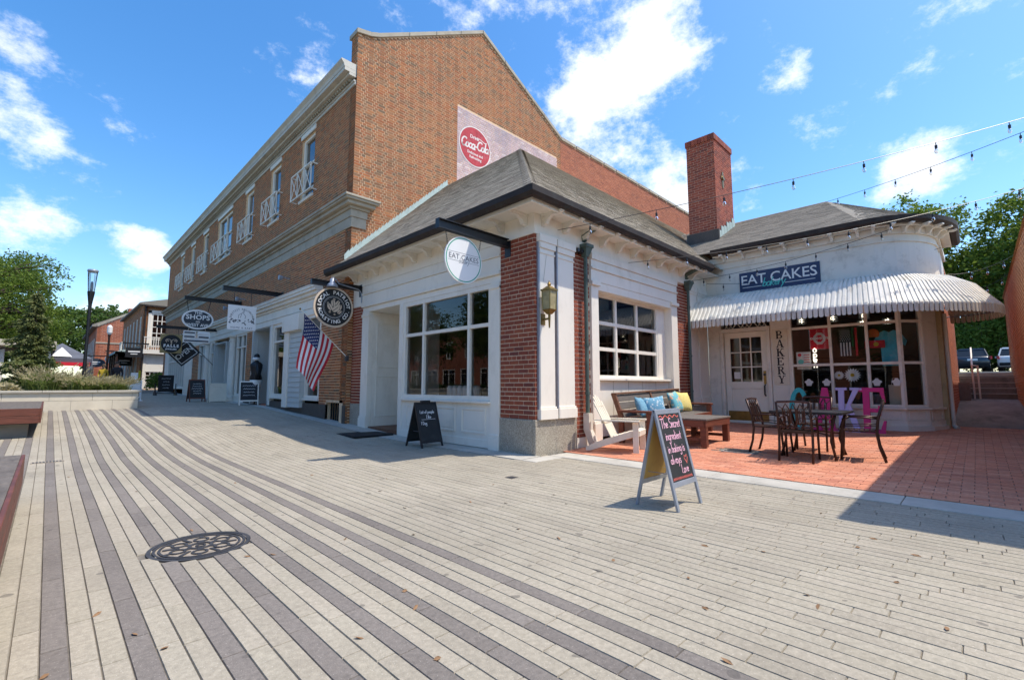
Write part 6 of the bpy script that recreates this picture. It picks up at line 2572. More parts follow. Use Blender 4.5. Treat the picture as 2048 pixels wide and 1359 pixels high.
def big_letter(name, label, ch, y0, material, x=11.55, h=.90, w=.34):
    M = frame((x, y0, g_patio(x)), (0, -1, 0), (.16, 0, 1))
    mb = MB(M)
    dp = .06
    if ch == 'C':
        o, i = _a(.17, h / 2, .185, h / 2, 42, 318, 22), _a(.17, h / 2, .095, h / 2 - .10, 42, 318, 22)
        for k in range(22):
            mb.prism([(*o[k], -dp), (*o[k + 1], -dp), (*i[k + 1], -dp), (*i[k], -dp)], (0, 0, dp))
    elif ch == 'A':
        for q in ([(.115, h), (.235, h), (.345, 0), (.24, 0), (.175, h * .72), (.10, 0), (.0, 0)],):
            mb.prism([(u, v, -dp) for u, v in [(.12, h), (.22, h), (.36, 0), (.255, 0), (.17, h * .80)]], (0, 0, dp))
            mb.prism([(u, v, -dp) for u, v in [(.12, h), (.17, h * .80), (.09, 0), (-.01, 0)]], (0, 0, dp))
        mb.box(.09, h * .25, -dp + .004, .26, h * .36, -.004)
        mb.box(-.05, 0, -dp - .002, .12, .05, .002)
        mb.box(.22, 0, -dp - .002, .40, .05, .002)
    elif ch == 'K':
        mb.box(.05, 0, -dp, .15, h, 0)
        mb.box(0, 0, -dp - .002, .20, .05, .002)
        mb.box(0, h - .05, -dp - .002, .20, h, .002)
        mb.prism([(u, v, -dp + .003) for u, v in [(.151, h * .36), (.151, h * .50), (.30, h - .04), (.40, h - .04)]], (0, 0, dp - .006))
        mb.prism([(u, v, -dp + .001) for u, v in [(.17, h * .52), (.25, h * .62), (.42, .04), (.31, .04)]], (0, 0, dp - .002))
        mb.box(.25, h - .05, -dp - .002, .45, h, .002)
        mb.box(.26, 0, -dp - .002, .47, .05, .002)
    elif ch == 'E':
        mb.box(.06, 0, -dp, .17, h, 0)
        for v0, v1 in ((0, .08), (h - .08, h)):
            mb.box(0, v0, -dp - .002, .40, v1, .002)
        mb.box(.171, h * .46, -dp, .31, h * .54, -.001)
        mb.box(.30, h * .40, -dp - .002, .34, h * .60, .002)
        mb.prism([(.33, h - .081, -dp), (.40, h - .081, -dp), (.42, h - .28, -dp), (.38, h - .28, -dp)], (0, 0, dp))
        mb.prism([(.33, .081, -dp), (.38, .25, -dp), (.42, .25, -dp), (.40, .081, -dp)], (0, 0, dp))
    o = mb.build(name, material, None, recalc=True)
    base = Vector((x, y0, g_patio(x)))
    o.data.transform(Matrix.Translation(-base))
    o.location = base
    tag(o, label, 'letter', 'big CAKE letters')
    return o


big_letter('letter', 'turquoise letter C standing below the display window', 'C', 2.98, 'letter_teal')
big_letter('letter', 'magenta letter A standing between turquoise and lavender letters', 'A', 2.50, 'letter_magenta')
big_letter('letter', 'lavender letter K standing below the display window', 'K', 2.14, 'letter_lavender')
big_letter('letter', 'magenta letter E standing at the end of the word', 'E', 1.74, 'letter_magenta')

# ------------------------------------------------------------------ things in the bakery window
wx = XW + .115
mat('pennant_red', (.72, .02, .045), .8)
mat('shirt_teal', (.09, .50, .60), .85, .12, 8, .1)
mat('paper', (.74, .72, .68), .8, .05, 6, 0)
mat('daisy_yellow', (.66, .42, .03), .7)
mat('orange_felt', (.60, .12, .02), .8)
pf = thing('pennant', 'red Ohio State pennant with white and grey O hanging in the bakery window', 'pennant', (wx, 2.42, 1.9))
PFm = frame((wx - .02, 2.50, 2.17), (0, -1, 0), (0, 0, 1))
MB(PFm).box(-.19, -.24, -.006, .19, .25, 0).build('cloth', 'pennant_red', pf)
mb = MB(PFm)
for k in range(8):
    a0, a1 = 2 * math.pi * (k + .5) / 8, 2 * math.pi * (k + 1.5) / 8
    mb.face([(r * math.cos(a) * .85, r * math.sin(a), .0006) for r, a in ((.085, a0), (.145, a0), (.145, a1), (.085, a1))])
mb.build('emblem', 'paper', pf)
text('lettering', 'OHIO STATE', .072, PFm @ T((0, -.0, .0012)), 'sign_white', pf, bold=.003, sx=.85)
tf = thing('pennant', 'black and white striped flag with stars hanging upright in the bakery window', 'flag', (wx, 1.88, 1.7))
TFm = frame((wx - .02, 2.02, 2.05), (0, -1, 0), (0, 0, 1))
MB(TFm).box(-.10, -.30, -.005, .10, .30, 0).build('cloth', 'sign_black', tf)
mb = MB(TFm)
for k in range(4):
    mb.box(-.095 + k * .055, -.298, .0005, -.095 + k * .055 + .026, .0, .001)
mb.build('stripe', 'paper', tf)
mb = MB(TFm)
for i in range(5):
    for j in range(7):
        u, v = -.08 + i * .04 + (.01 if j % 2 else -.01), .04 + j * .037
        mb.face([(u - .010, v, .001), (u, v - .010, .001), (u + .010, v, .001), (u, v + .010, .001)])
mb.build('star_field', 'paper', tf, kind='stuff')
rb = thing('pennant', 'narrow red and green ribbon hanging beside the striped flag', 'ribbon', (wx, 1.6, 1.75))
MB().box(wx - .03, 1.80, 1.75, wx - .026, 1.84, 2.36).build('red_strip', 'pennant_red', rb)
mat('green_felt', (.02, .12, .04), .8)
MB().box(wx - .03, 1.87, 1.95, wx - .026, 1.90, 2.36).build('green_strip', 'green_felt', rb)
hp = thing('pennant', 'orange helmet shaped pennant over a red card in the window', 'pennant', (wx + .02, 1.2, 2.0))
HPm = frame((wx + .02, 1.53, 2.20), (0, -1, 0), (0, 0, 1))
MB(HPm).prism([(.11 * math.cos(t), .11 * math.sin(t), 0) for t in [R(-40 + i * 20) for i in range(14)]], (0, 0, .006)).build('helmet', 'orange_felt', hp)
MB(HPm).box(-.15, -.30, .0, .19, -.14, .005).build('card', 'pennant_red', hp)
MB(HPm).prism([(.04 + .045 * math.cos(t), -.22 + .045 * math.sin(t), .0055) for t in [i * math.pi / 6 for i in range(12)]], (0, 0, .002)).build('card_emblem', 'daisy_yellow', hp)
ts = thing('t_shirt', 'turquoise T-shirt hanging in the display window', 'shirt', (wx + .05, .98, 1.4))
TSm = frame((12.50, 1.27, 1.90), (.0, -1, 0), (0, 0, 1)) @ Matrix.Diagonal((.85, .92, 1, 1))
mb = MB(TSm)
outl = [(-.17, -.42), (.17, -.42), (.18, .12), (.29, .02), (.33, .13), (.22, .34), (.09, .40), (.0, .35), (-.09, .40), (-.22, .34), (-.33, .13), (-.29, .02), (-.18, .12)]
mb.prism([(u, v, 0) for u, v in outl], (0, 0, .03))
mb.build('shirt_body', 'shirt_teal', ts, bevel=.006, recalc=True)
ps = thing('poster', 'white paper poster with red and green print in the display window', 'poster', (wx - .03, 2.9, 1.5))
PSm = frame((wx - .03, 2.83, 1.68), (0, -1, 0), (0, 0, 1))
MB(PSm).box(-.145, -.20, -.003, .145, .20, 0).build('sheet', 'paper', ps)
mb = MB(PSm)
for cx_, cy_, r0 in ((-.08, .13, .04),):
    mb.prism([(cx_ + r0 * math.cos(t), cy_ + r0 * math.sin(t), .0004) for t in [i * math.pi / 5 for i in range(10)]], (0, 0, .001))
for k in range(5):
    mb.box(.0, .12 - k * .055, .0004, .12, .135 - k * .055, .001)
mb.build('red_print', 'pennant_red', ps)
mb = MB(PSm)
mb.prism([(-.06 + .06 * math.cos(t), -.03 + .06 * math.sin(t), .0004) for t in [i * math.pi / 5 for i in range(10)]], (0, 0, .001))
mb.build('green_print', 'teal_script', ps)
mat_emit('tube_added_glow', (1.0, .93, .80), .7)  # glow added to plain white open lettering that gives no light itself
op = thing('open_sign', 'upright white script open sign with added glow in the window', 'sign', (wx - .02, 2.62, 1.5))
for i, ch in enumerate('open'):
    hand('tube_letter', ch, .16, frame((wx - .03, 2.60, 1.86 - i * .115), (0, -1, 0), (0, 0, 1)), 'tube_added_glow', op, .16, .0, .0, depth=.01)
for i, (y, z, r_, lb) in enumerate(((2.17, 1.33, .10, 'small white daisy decoration behind the window bar'), (1.93, 1.33, .155, 'large white daisy decoration in the display window'))):
    dz = thing('paper_daisy', lb, 'flower', (wx - .03, y, z - r_))
    DMx = frame((wx - .03, y, z), (0, -1, 0), (0, 0, 1))
    mb = MB(DMx)
    for k in range(18):
        a = 2 * math.pi * k / 18
        c, s = math.cos(a), math.sin(a)
        mb.face([(c * p - s * q, s * p + c * q, .001 + .004 * (k % 3) + p * .05) for p, q in ((.02, -.008), (r_ * .6, -.02 * r_ / .12), (r_, 0), (r_ * .6, .02 * r_ / .12), (.02, .008))])
    mb.build('petal_ring', 'sign_white', dz)
    MB(DMx).lathe([(r_ * .24, .004), (r_ * .24, .02), (r_ * .12, .03)], (0, 0, 0), 12).build('flower_centre', 'daisy_yellow', dz)
for y, lb in ((2.72, 0), (2.38, 0), (1.50, 0), (1.18, 0)):
    o = MB(frame((XW - .070, y, 1.17), (0, -1, 0), (0, 0, 1)))
    o.prism([(u, v, 0) for u, v in ((-.045, -.07), (.045, -.07), (.06, -.01), (.085, .0), (.08, .03), (.04, .05), (.02, .085), (-.02, .085), (-.04, .05), (-.08, .03), (-.085, .0), (-.06, -.01))], (0, 0, .002))
    tag(o.build('cupcake_decal', 'paper'), 'white cupcake cut-out stuck on the lower display window pane', 'decal', 'cupcake cut-outs on the display window')
# pendant lamps, bucket, bag and tin inside
mat_emit('lamp_glow', (1.0, .86, .62), 2.2)
for k, (x, y) in enumerate(((13.1, 3.0), (13.1, 2.35), (13.1, 1.75), (14.6, 2.0), (14.6, 1.5))):
    pl = thing('pendant_lamp', 'small crystal drum pendant lamp glowing inside the bakery', 'lamp', (x, y, 2.6), 'pendant lamps in the bakery')
    MB().tube([(x, y, 3.09), (x, y, 2.78)], .006, 4).build('cord', 'black_metal', pl)
    mb = MB()
    for i in range(10):
        a = 2 * math.pi * i / 10
        for z in (2.62, 2.67, 2.72):
            mb.box(x + .085 * math.cos(a) - .017, y + .085 * math.sin(a) - .017, z, x + .085 * math.cos(a) + .017, y + .085 * math.sin(a) + .017, z + .035)
    mb.build('crystal_drum', 'steel_grey', pl)
    MB().lathe([(.01, 2.64), (.04, 2.66), (.045, 2.70), (.02, 2.76)], (x, y, 0), 10).build('bulb', 'lamp_glow', pl)
bk = thing('tin_bucket', 'small galvanised bucket on the window ledge', 'bucket', (12.55, 1.35, .7))
MB().lathe([(.07, .70), (.09, .90), (.098, .905), (.098, .92), (.08, .92), (.06, .72)], (12.55, 1.56, 0), 16).build('bucket_body', 'steel_grey', bk, smooth=True)
bg_ = thing('paper_bag', 'tall pale carrier bag standing in the display window', 'bag', (12.6, 1.1, .7))
MB().box(12.60, 1.14, .70, 12.70, 1.36, 1.12).build('bag_body', 'limestone', bg_, bevel=.004)
MB().tube([(12.65, 1.19, 1.12), (12.65, 1.21, 1.26), (12.65, 1.29, 1.26), (12.65, 1.31, 1.12)], .005, 5).build('bag_handle', 'paper', bg_)
MB().box(12.36, 1.12, .60, 12.74, 3.05, .698).build('window_ledge', 'white_worn', shop)
for y, z, w_, h_, lb in ((4.30, 1.36, .15, .17, 'white notice taped in the lower corner of the bakery door'),):
    o = MB(WFm).box(Wy(y) - w_ / 2, z - h_ / 2, -.056, Wy(y) + w_ / 2, z + h_ / 2, -.0545)
    tag(o.build('door_notice', 'paper'), lb, 'notice')
# letters and tins in the street window
MB().box(XS + .13, 6.2, .80, XS + .45, 8.8, .86).build('window_ledge', 'white_paint', shop)
for i in range(6):
    y = 7.55 - i * .165
    tn = thing('enamel_jar', 'white enamel jar with dark lid mark on the ledge of the street window', 'jar', (XS + .28, y, .86), 'row of enamel jars in the street window')
    MB().lathe([(.068, .862), (.072, .88), (.072, 1.06), (.055, 1.08), (.055, 1.10)], (XS + .28, y, 0), 14).build('jar_body', 'sign_white', tn, smooth=True)
    MB().lathe([(.056, 1.101), (.058, 1.115), (.02, 1.125)], (XS + .28, y, 0), 14).build('lid', 'ink_grey', tn)

# ------------------------------------------------------------------ covers in the ground
mh = thing('manhole_cover', 'round cast iron manhole cover with raised ornament in the striped paving', 'manhole', (MANHOLE[0], MANHOLE[1], 0))
def ring(mb, cx, cy, r0, r1, z0, z1, n=48):
    for k in range(n):
        a0, a1 = 2 * math.pi * k / n, 2 * math.pi * (k + 1) / n
        pts = lambda z: [(cx + r * math.cos(a), cy + r * math.sin(a), z) for r, a in ((r0, a0), (r1, a0), (r1, a1), (r0, a1))]
        mb.hexa(pts(z0), pts(z1))
cx, cy = MANHOLE[0], MANHOLE[1]
mb = MB()
ring(mb, cx, cy, .278, .303, -.02, .001)
mb.build('rim', 'iron', mh)
mat('iron_worn', (.30, .25, .19), .8, .35, 14, .5, 80, dirt=(.12, .11, .1), dirt_amt=.6, dirt_scale=9)
MB().lathe([(.272, -.02), (.272, -.006)], (cx, cy, 0), 48).build('plate', 'iron_worn', mh)
mb = MB()
ring(mb, cx, cy, .255, .270, -.0055, .0015)
ring(mb, cx, cy, .225, .240, -.0055, .001)
ring(mb, cx, cy, .055, .075, -.0055, .0015, 20)
ring(mb, cx, cy, .02, .032, -.0055, .001, 12)
for k in range(6):
    a = 2 * math.pi * k / 6 + .3
    x, y = cx + .145 * math.cos(a), cy + .145 * math.sin(a)
    ring(mb, x, y, .034, .050, -.0055, .001, 14)
    mb.bar((cx + .075 * math.cos(a), cy + .075 * math.sin(a), -.002), (cx + .095 * math.cos(a), cy + .095 * math.sin(a), -.002), .03, .006)
    mb.bar((cx + .197 * math.cos(a), cy + .197 * math.sin(a), -.002), (cx + .224 * math.cos(a), cy + .224 * math.sin(a), -.002), .022, .006)
    a += math.pi / 6
    mb.bar((cx + .12 * math.cos(a), cy + .12 * math.sin(a), -.002), (cx + .215 * math.cos(a), cy + .215 * math.sin(a), -.002), .02, .006)
mb.build('ornament', 'iron', mh)
dr = thing('drain_grate', 'narrow rusty drain slot set in the paving by the near bench', 'drain', (.07, 9.35, g_street(9.3)))
z0 = g_street(9.35)
mb = MB()
mb.box(-.10, 9.28, z0 - .01, .24, 9.42, z0 + .006)
mb.build('frame', 'iron_worn', dr)
mb = MB()
for i in range(9):
    mb.box(-.08 + i * .034, 9.30, z0 + .0062, -.08 + i * .034 + .02, 9.40, z0 + .009)
mb.build('bar_grid', 'iron', dr)
zc = g_patio(7.9)
oc = thing('cover_plate', 'oblong iron access cover in the brick patio by the coffee table', 'manhole', (7.9, 2.77, zc))
sl = .029
def slopeprism(mb, pts, h):
    mb.prism([(x, y, g_patio(x) - .006) for x, y in pts], (0, 0, .006 + h))
mb = MB()
slopeprism(mb, [(7.90 + .165 * math.cos(t), 2.77 + .24 * math.sin(t)) for t in [i * math.pi / 12 for i in range(24)]], .004)
mb.build('rim', 'iron_worn', oc)
mb = MB()
slopeprism(mb, [(7.90 + .125 * math.cos(t), 2.77 + .20 * math.sin(t)) for t in [i * math.pi / 12 for i in range(24)]], .007)
mb.build('plate', 'iron', oc)
MB().box(7.73, 2.53, g_patio(7.7) - .012, 8.07, 3.01, g_patio(8.0) - .006).build('mortar_bed', 'concrete', oc)
o = MB().box(3.98, 4.00, -.003, 4.10, 4.12, .003).build('valve_cover', 'iron', None)
tag(o, 'small square iron valve cover in the pale paving near the corner pier', 'cover')

# ------------------------------------------------------------------ plank benches on the left
def plank_bench(label, x0, x1, y0, y1, ztop, zg):
    t = thing('plank_bench', label, 'bench', ((x0 + x1) / 2, (y0 + y1) / 2, zg))
    n = max(3, int((y1 - y0) / .16))
    for i in range(n):
        a, b = y0 + (y1 - y0) * i / n, y0 + (y1 - y0) * (i + 1) / n - .008
        MB().box(x0 + .02, a, ztop - .03, x1 - .025, b, ztop - .0015 * (i % 2)).build('deck_plank', 'weathered_wood', t, bevel=.003)
    for k in range(2):
        z1 = ztop - .002 - k * .135
        mb = MB()
        mb.box(x1 - .024, y0 - .02, z1 - .128, x1, y1 + .02, z1)
        mb.box(x0, y0 - .022, z1 - .128, x1 - .0245, y0 - .001, z1)
        mb.build('side_board', 'teak', t, bevel=.003)
    for yy in (y0 + .5, (y0 + y1) / 2, y1 - .5):
        MB().box(x0 + .25, yy - .3, zg - .05, x1 - .16, yy + .3, ztop - .28).build('concrete_foot', 'concrete_old', t)
    mb = MB()
    mb.box(x0 + .1, y0 + .08, ztop - .28, x1 - .05, y1 - .05, ztop - .035)
    mb.build('frame', 'black_metal', t)


plank_bench('weathered timber plank bench in the stripes alongside the camera spot', -1.05, -.107, 2.35, 6.46, .45, 0)
plank_bench('reddish timber plank bench on a concrete foot before the planter wall', -1.25, -.045, 12.0, 17.3, .70, g_street(12))

# fallen leaves
mat('dry_leaf', (.27, .15, .07), .8, .35, 9, 0)
rr = random.Random(21)
lm = []
for v in range(5):
    mb = MB()
    L_, w_ = rr.uniform(.012, .034), rr.uniform(.006, .012)
    pts = [(-L_, 0, .003), (-L_ * .3, w_, .006), (L_ * .4, w_ * .8, .009), (L_, 0, .004), (L_ * .4, -w_ * .8, .003), (-L_ * .3, -w_, .002)]
    mb.face(pts)
    me = mb.mesh('fallen_leaf')
    me.materials.append(MATS['dry_leaf'])
    lm.append(me)
for i in range(70):
    d = 1.5 * (1 + rr.random() ** 1.6 * 4.5)
    a = YAW + R(rr.uniform(-44, 44))
    x, y = d * math.cos(a), d * math.sin(a)
    if x > 5.0 or x < 0 or y > 8:
        continue
    o = bpy.data.objects.new('fallen_leaf', lm[i % 5])
    COL.objects.link(o)
    o.location = (x, y, .001)
    o.rotation_euler = (rr.uniform(-.2, .2), rr.uniform(-.2, .2), rr.uniform(0, 6.28))
    tag(o, 'small dry brown leaf lying on the street paving', 'leaf', 'fallen leaves on the paving')
# ================================================================== planter with lamp, grasses and trees
pw = thing('planter_wall', 'low cream limestone planter wall with overhanging cap', 'wall', (0, 18.5, g_street(18.4)))
zp = .45
PY = 18.32
mb = MB()
mb.box(-14, PY + .02, zp - .3, 2.0, PY + .35, .90)
mb.box(1.68, PY + .351, zp - .3, 2.0, 24.0, .90)
core = mb.build('wall_core', 'sand_joint', pw)
blocks = []
rr = random.Random(3)
for r_ in range(2):
    x = -13.9 + (.45 if r_ else 0)
    while x < 2.0:
        w_ = .90
        x1 = min(x + w_, 2.003)
        MB().box(x, PY, zp - .1 + r_ * .275 if r_ == 0 else .675, x1 - .005, PY + .06, .668 if r_ == 0 else .897).build('stone_block', 'limestone', pw, bevel=.003)
        x = x1
for k in range(6):
    MB().box(1.94, PY + .065 + k * .95, zp - .1, 2.003, PY + .065 + (k + 1) * .95 - .005, .897).build('stone_block', 'limestone', pw, bevel=.003)
x = -13.9
while x < 2.05:
    x1 = min(x + 1.15, 2.06)
    MB().box(x, PY - .055, .90, x1 - .005, PY + .40, .965).build('cap_stone', 'limestone_cap', pw, bevel=.008)
    x = x1
for k in range(5):
    MB().box(1.60, PY + .405 + k * 1.1, .90, 2.06, PY + .405 + (k + 1) * 1.1 - .005, .965).build('cap_stone', 'limestone_cap', pw, bevel=.008)
mb = MB()
mb.face([(-14, PY + .35, .86), (1.68, PY + .35, .86), (1.68, 24, .9), (-14, 24, .9)])
mb.face([(-30, 24, .9), (1.68, 24, .9), (1.2, 60, 1.25), (-30, 60, 1.25)])
mb.build('planting_bed', 'soil', None, kind='structure')

lp = thing('street_lamp', 'tall black lamp post with flared clear glass lantern rising behind the planter wall', 'street lamp', (.78, 20.0, .86))
mb = MB()
mb.lathe([(.075, .84), (.075, 1.0), (.05, 1.02), (.046, 1.9), (.043, 3.4), (.048, 3.7), (.09, 4.05), (.095, 4.12), (.05, 4.13)], (.78, 20.0, 0), 16)
mb.build('post', 'black_metal', lp)
mb = MB()
mb.lathe([(.085, 4.135), (.125, 4.75)], (.78, 20.0, 0), 20)
mb.build('lantern_glass', 'glass_lamp', lp)
mb = MB()
mb.lathe([(.13, 4.752), (.142, 4.79), (.13, 4.83), (.05, 4.85)], (.78, 20.0, 0), 20)
for a in (0, 1, 2, 3):
    t = a * math.pi / 2 + .4
    mb.tube([(.78 + .086 * math.cos(t), 20 + .086 * math.sin(t), 4.13), (.78 + .127 * math.cos(t), 20 + .127 * math.sin(t), 4.755)], .007, 5)
mb.lathe([(.03, 4.13), (.03, 4.4), (.015, 4.45)], (.78, 20, 0), 8)
mb.build('lantern_frame', 'steel_grey', lp)

# ------------------------------------------------------------------ vegetation
mat('bark', (.085, .062, .045), .95, .35, 6, .8, 25, stretch=(1, 1, .25))
mat_leaf('leaf_green', [(.06, .115, .022), (.10, .17, .03), (.05, .095, .02), (.135, .20, .038)], .4)
mat_leaf('leaf_bright', [(.12, .20, .03), (.19, .28, .045), (.09, .16, .026), (.25, .32, .06)], .5)
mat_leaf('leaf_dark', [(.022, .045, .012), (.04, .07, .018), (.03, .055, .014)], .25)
mat_leaf('leaf_conifer', [(.17, .20, .075), (.24, .27, .10), (.13, .165, .06), (.29, .30, .12)], .35)
mat_leaf('grass_green', [(.17, .23, .06), (.26, .31, .10), (.13, .19, .05), (.33, .36, .15)], .45)
mat_leaf('grass_plume', [(.50, .42, .26), (.62, .53, .36), (.42, .36, .2)], .4)
mat_leaf('leaf_lawn', [(.05, .10, .02), (.08, .14, .03), (.035, .075, .018)], .3)


def leaf_quad(mb, p, d, L_, w_, rr):
    d = d.normalized()
    s = d.cross(Vector((rr.uniform(-1, 1), rr.uniform(-1, 1), rr.uniform(-.2, 1)))).normalized() * w_
    n = s.cross(d).normalized() * L_ * .12
    m = p + d * L_ * .5
    i = mb._add([p, m + s + n, p + d * L_, m - s + n])
    mb.f.append((i, i + 1, i + 2, i + 3))


def tree(name, label, loc, h, crown, n_clump, per, leaf, lmat, seed, trunk_r=.14, group=None, spread=1.0, flat=0.0, cat='tree', stems=1):
    """crown: list of (dx,dy,dz,rx,ry,rz) ellipsoids; limbs reach the clumps, each clump a spray of leaf blades"""
    rr = random.Random(seed)
    t = thing(name, label, cat, loc, group)
    x0, y0, z0 = loc
    tips = []
    vol = [c[3] * c[4] * c[5] for c in crown]
    for _ in range(n_clump):
        c = rr.choices(crown, vol)[0]
        while True:
            v = Vector((rr.uniform(-1, 1), rr.uniform(-1, 1), rr.uniform(-1, 1)))
            if .25 < v.length < 1 and rr.random() < .25 + .75 * v.length ** 2:
                break
        tips.append(Vector((x0 + c[0] + v.x * c[3], y0 + c[1] + v.y * c[4], z0 + c[2] + v.z * c[5])))
    mb = MB()
    forks = []
    for s in range(stems):
        a = 2 * math.pi * s / stems + .7
        ox, oy = (math.cos(a) * .25, math.sin(a) * .25) if stems > 1 else (0, 0)
        path = [Vector((x0 + ox * .4, y0 + oy * .4, z0 - .1))]
        for k in range(1, 7):
            f = k / 6
            path.append(Vector((x0 + ox * (1 + 3 * f) + rr.uniform(-.06, .06) * h * .12, y0 + oy * (1 + 3 * f) + rr.uniform(-.06, .06) * h * .12, z0 + h * .82 * f)))
        mb.tube(path, [trunk_r * (1 - .8 * k / 6) for k in range(7)], 8)
        forks += path[2:]
    for tip in tips[::max(1, n_clump // 60)]:
        f = min(forks, key=lambda q: (q - tip).length + max(0, q.z - tip.z) * 2)
        mid = f.lerp(tip, .5) + Vector((rr.uniform(-.1, .1), rr.uniform(-.1, .1), rr.uniform(0, .2))) * (tip - f).length * .4
        mb.tube([f, mid, tip], [trunk_r * .28, trunk_r * .16, trunk_r * .05], 5, cap=False)
    mb.build('trunk', 'bark', t, smooth=True)
    lb = MB()
    cr = sum(c[3] for c in crown) / len(crown)
    for tip in tips:
        r_ = rr.uniform(.5, 1.0) * .30 * spread * cr ** .6
        for _ in range(per):
            v = Vector((rr.gauss(0, 1), rr.gauss(0, 1), rr.gauss(0, 1 - flat))) * r_ * .5
            d = Vector((rr.gauss(0, 1), rr.gauss(0, 1), rr.gauss(-.15, .6)))
            leaf_quad(lb, tip + v, d, leaf * rr.uniform(.6, 1.3), leaf * .28 * rr.uniform(.7, 1.3), rr)
    lb.build('crown', lmat, t)
    return t


def bush(name, label, loc, r, h, n, leaf, lmat, seed, group=None):
    rr = random.Random(seed)
    t = thing(name, label, 'shrub', loc, group)
    lb, st = MB(), MB()
    for k in range(14):
        a = rr.uniform(0, 6.28)
        tip = Vector((loc[0] + math.cos(a) * r * .7 * rr.random(), loc[1] + math.sin(a) * r * .7 * rr.random(), loc[2] + h * rr.uniform(.5, .95)))
        st.tube([Vector(loc), Vector(loc).lerp(tip, .5) + Vector((0, 0, .05)), tip], [.02, .014, .006], 5)
    st.build('stem', 'bark', t)
    for _ in range(n):
        a, b = rr.uniform(0, 6.28), rr.random()
        rad = r * math.sqrt(rr.random()) * (.75 + .25 * math.sin(3 * a + seed))
        zz = h * (1 - (rad / r) ** 2) ** .5 * rr.uniform(.25, 1.02) if rad < r else .1
        p = Vector((loc[0] + math.cos(a) * rad, loc[1] + math.sin(a) * rad, loc[2] + zz))
        leaf_quad(lb, p, Vector((rr.gauss(0, 1), rr.gauss(0, 1), rr.gauss(.3, .6))), leaf * rr.uniform(.6, 1.3), leaf * .3, rr)
    lb.build('foliage', lmat, t)
    return t


# feathery locust trees over the planter, conifer in front
tree('locust_tree', 'feathery green tree behind the conifer in the planter', (-1.75, 26.5, .9), 5.4, [(0, 0, 3.6, 1.7, 1.7, 1.5), (.9, -.3, 4.5, 1.3, 1.2, .8), (-1.2, 0, 4.6, 1.4, 1.3, .8), (1.1, -.4, 2.7, 1.3, 1.2, .8)], 300, 30, .11, 'leaf_bright', 31, .16, spread=1.15, flat=.35)
tree('locust_tree', 'taller feathery tree with open top leaning over the lawn', (-1.9, 31.0, 1.0), 6.2, [(0, 0, 4.2, 2.0, 2.0, 1.7), (1.0, 0, 5.4, 1.3, 1.3, .8), (-1.5, .5, 5.4, 1.5, 1.5, .9)], 320, 30, .13, 'leaf_bright', 32, .18, spread=1.1, flat=.3)
tree('locust_tree', 'dense green tree at the far left of the lawn', (-4.6, 27.0, .9), 6.0, [(0, 0, 3.8, 2.2, 2.2, 1.8), (.6, -.6, 5.0, 1.6, 1.6, .9)], 380, 34, .14, 'leaf_green', 33, .2, spread=1.15, flat=.3)

tree('locust_tree', 'light green tree further back on the lawn behind the tent', (-3.2, 41, 1.0), 7.6, [(0, 0, 4.8, 2.8, 2.6, 2.4), (.8, 0, 6.6, 1.8, 1.8, 1.2)], 300, 34, .16, 'leaf_bright', 34, .18, spread=1.1)
tree('locust_tree', 'broad green tree far back on the lawn', (-7.5, 48, 1.0), 8.5, [(0, 0, 5.2, 3.4, 3.2, 3.0), (1.5, 0, 6.6, 2.2, 2.2, 1.6)], 300, 34, .20, 'leaf_green', 35, .2, spread=1.1)


def conifer(label, loc, h, r, seed):
    rr = random.Random(seed)
    t = thing('conifer', label, 'tree', loc)
    x0, y0, z0 = loc
    mb = MB()
    mb.tube([(x0, y0, z0 - .05), (x0 + .03, y0, z0 + h * .5), (x0, y0, z0 + h)], [.10, .06, .012], 8)
    lb = MB()
    z = .10
    while z < h * .97:
        f = z / h
        R_ = r * (1 - f) ** .8 * (1.0 + .22 * math.sin(z * 9))
        nb = max(4, int(11 * (1 - f) + 3))
        for k in range(nb):
            a = 2 * math.pi * (k + rr.random()) / nb
            L_ = R_ * rr.uniform(.7, 1.12)
            tip = Vector((x0 + math.cos(a) * L_, y0 + math.sin(a) * L_, z0 + z - .04 * L_ + rr.uniform(-.05, .1)))
            base = Vector((x0, y0, z0 + z + .12))
            mb.tube([base, tip], [.014, .004], 4, cap=False)
            n = int(40 + 110 * L_)
            for _ in range(n):
                q = rr.random() ** .7
                p = base.lerp(tip, q) + Vector((rr.gauss(0, .05), rr.gauss(0, .05), rr.gauss(0, .03))) * (.5 + L_)
                d = (tip - base).normalized() + Vector((rr.gauss(0, .6), rr.gauss(0, .6), rr.gauss(-.2, .35)))
                leaf_quad(lb, p, d, .10 * rr.uniform(.6, 1.3), .028, rr)
        z += .12 + .06 * (1 - f)
    mb.build('trunk', 'bark', t)
    lb.build('crown', 'leaf_conifer', t)


conifer('bushy conifer with drooping olive branches standing in the planter', (-.44, 21.3, .86), 3.3, .72, 5)


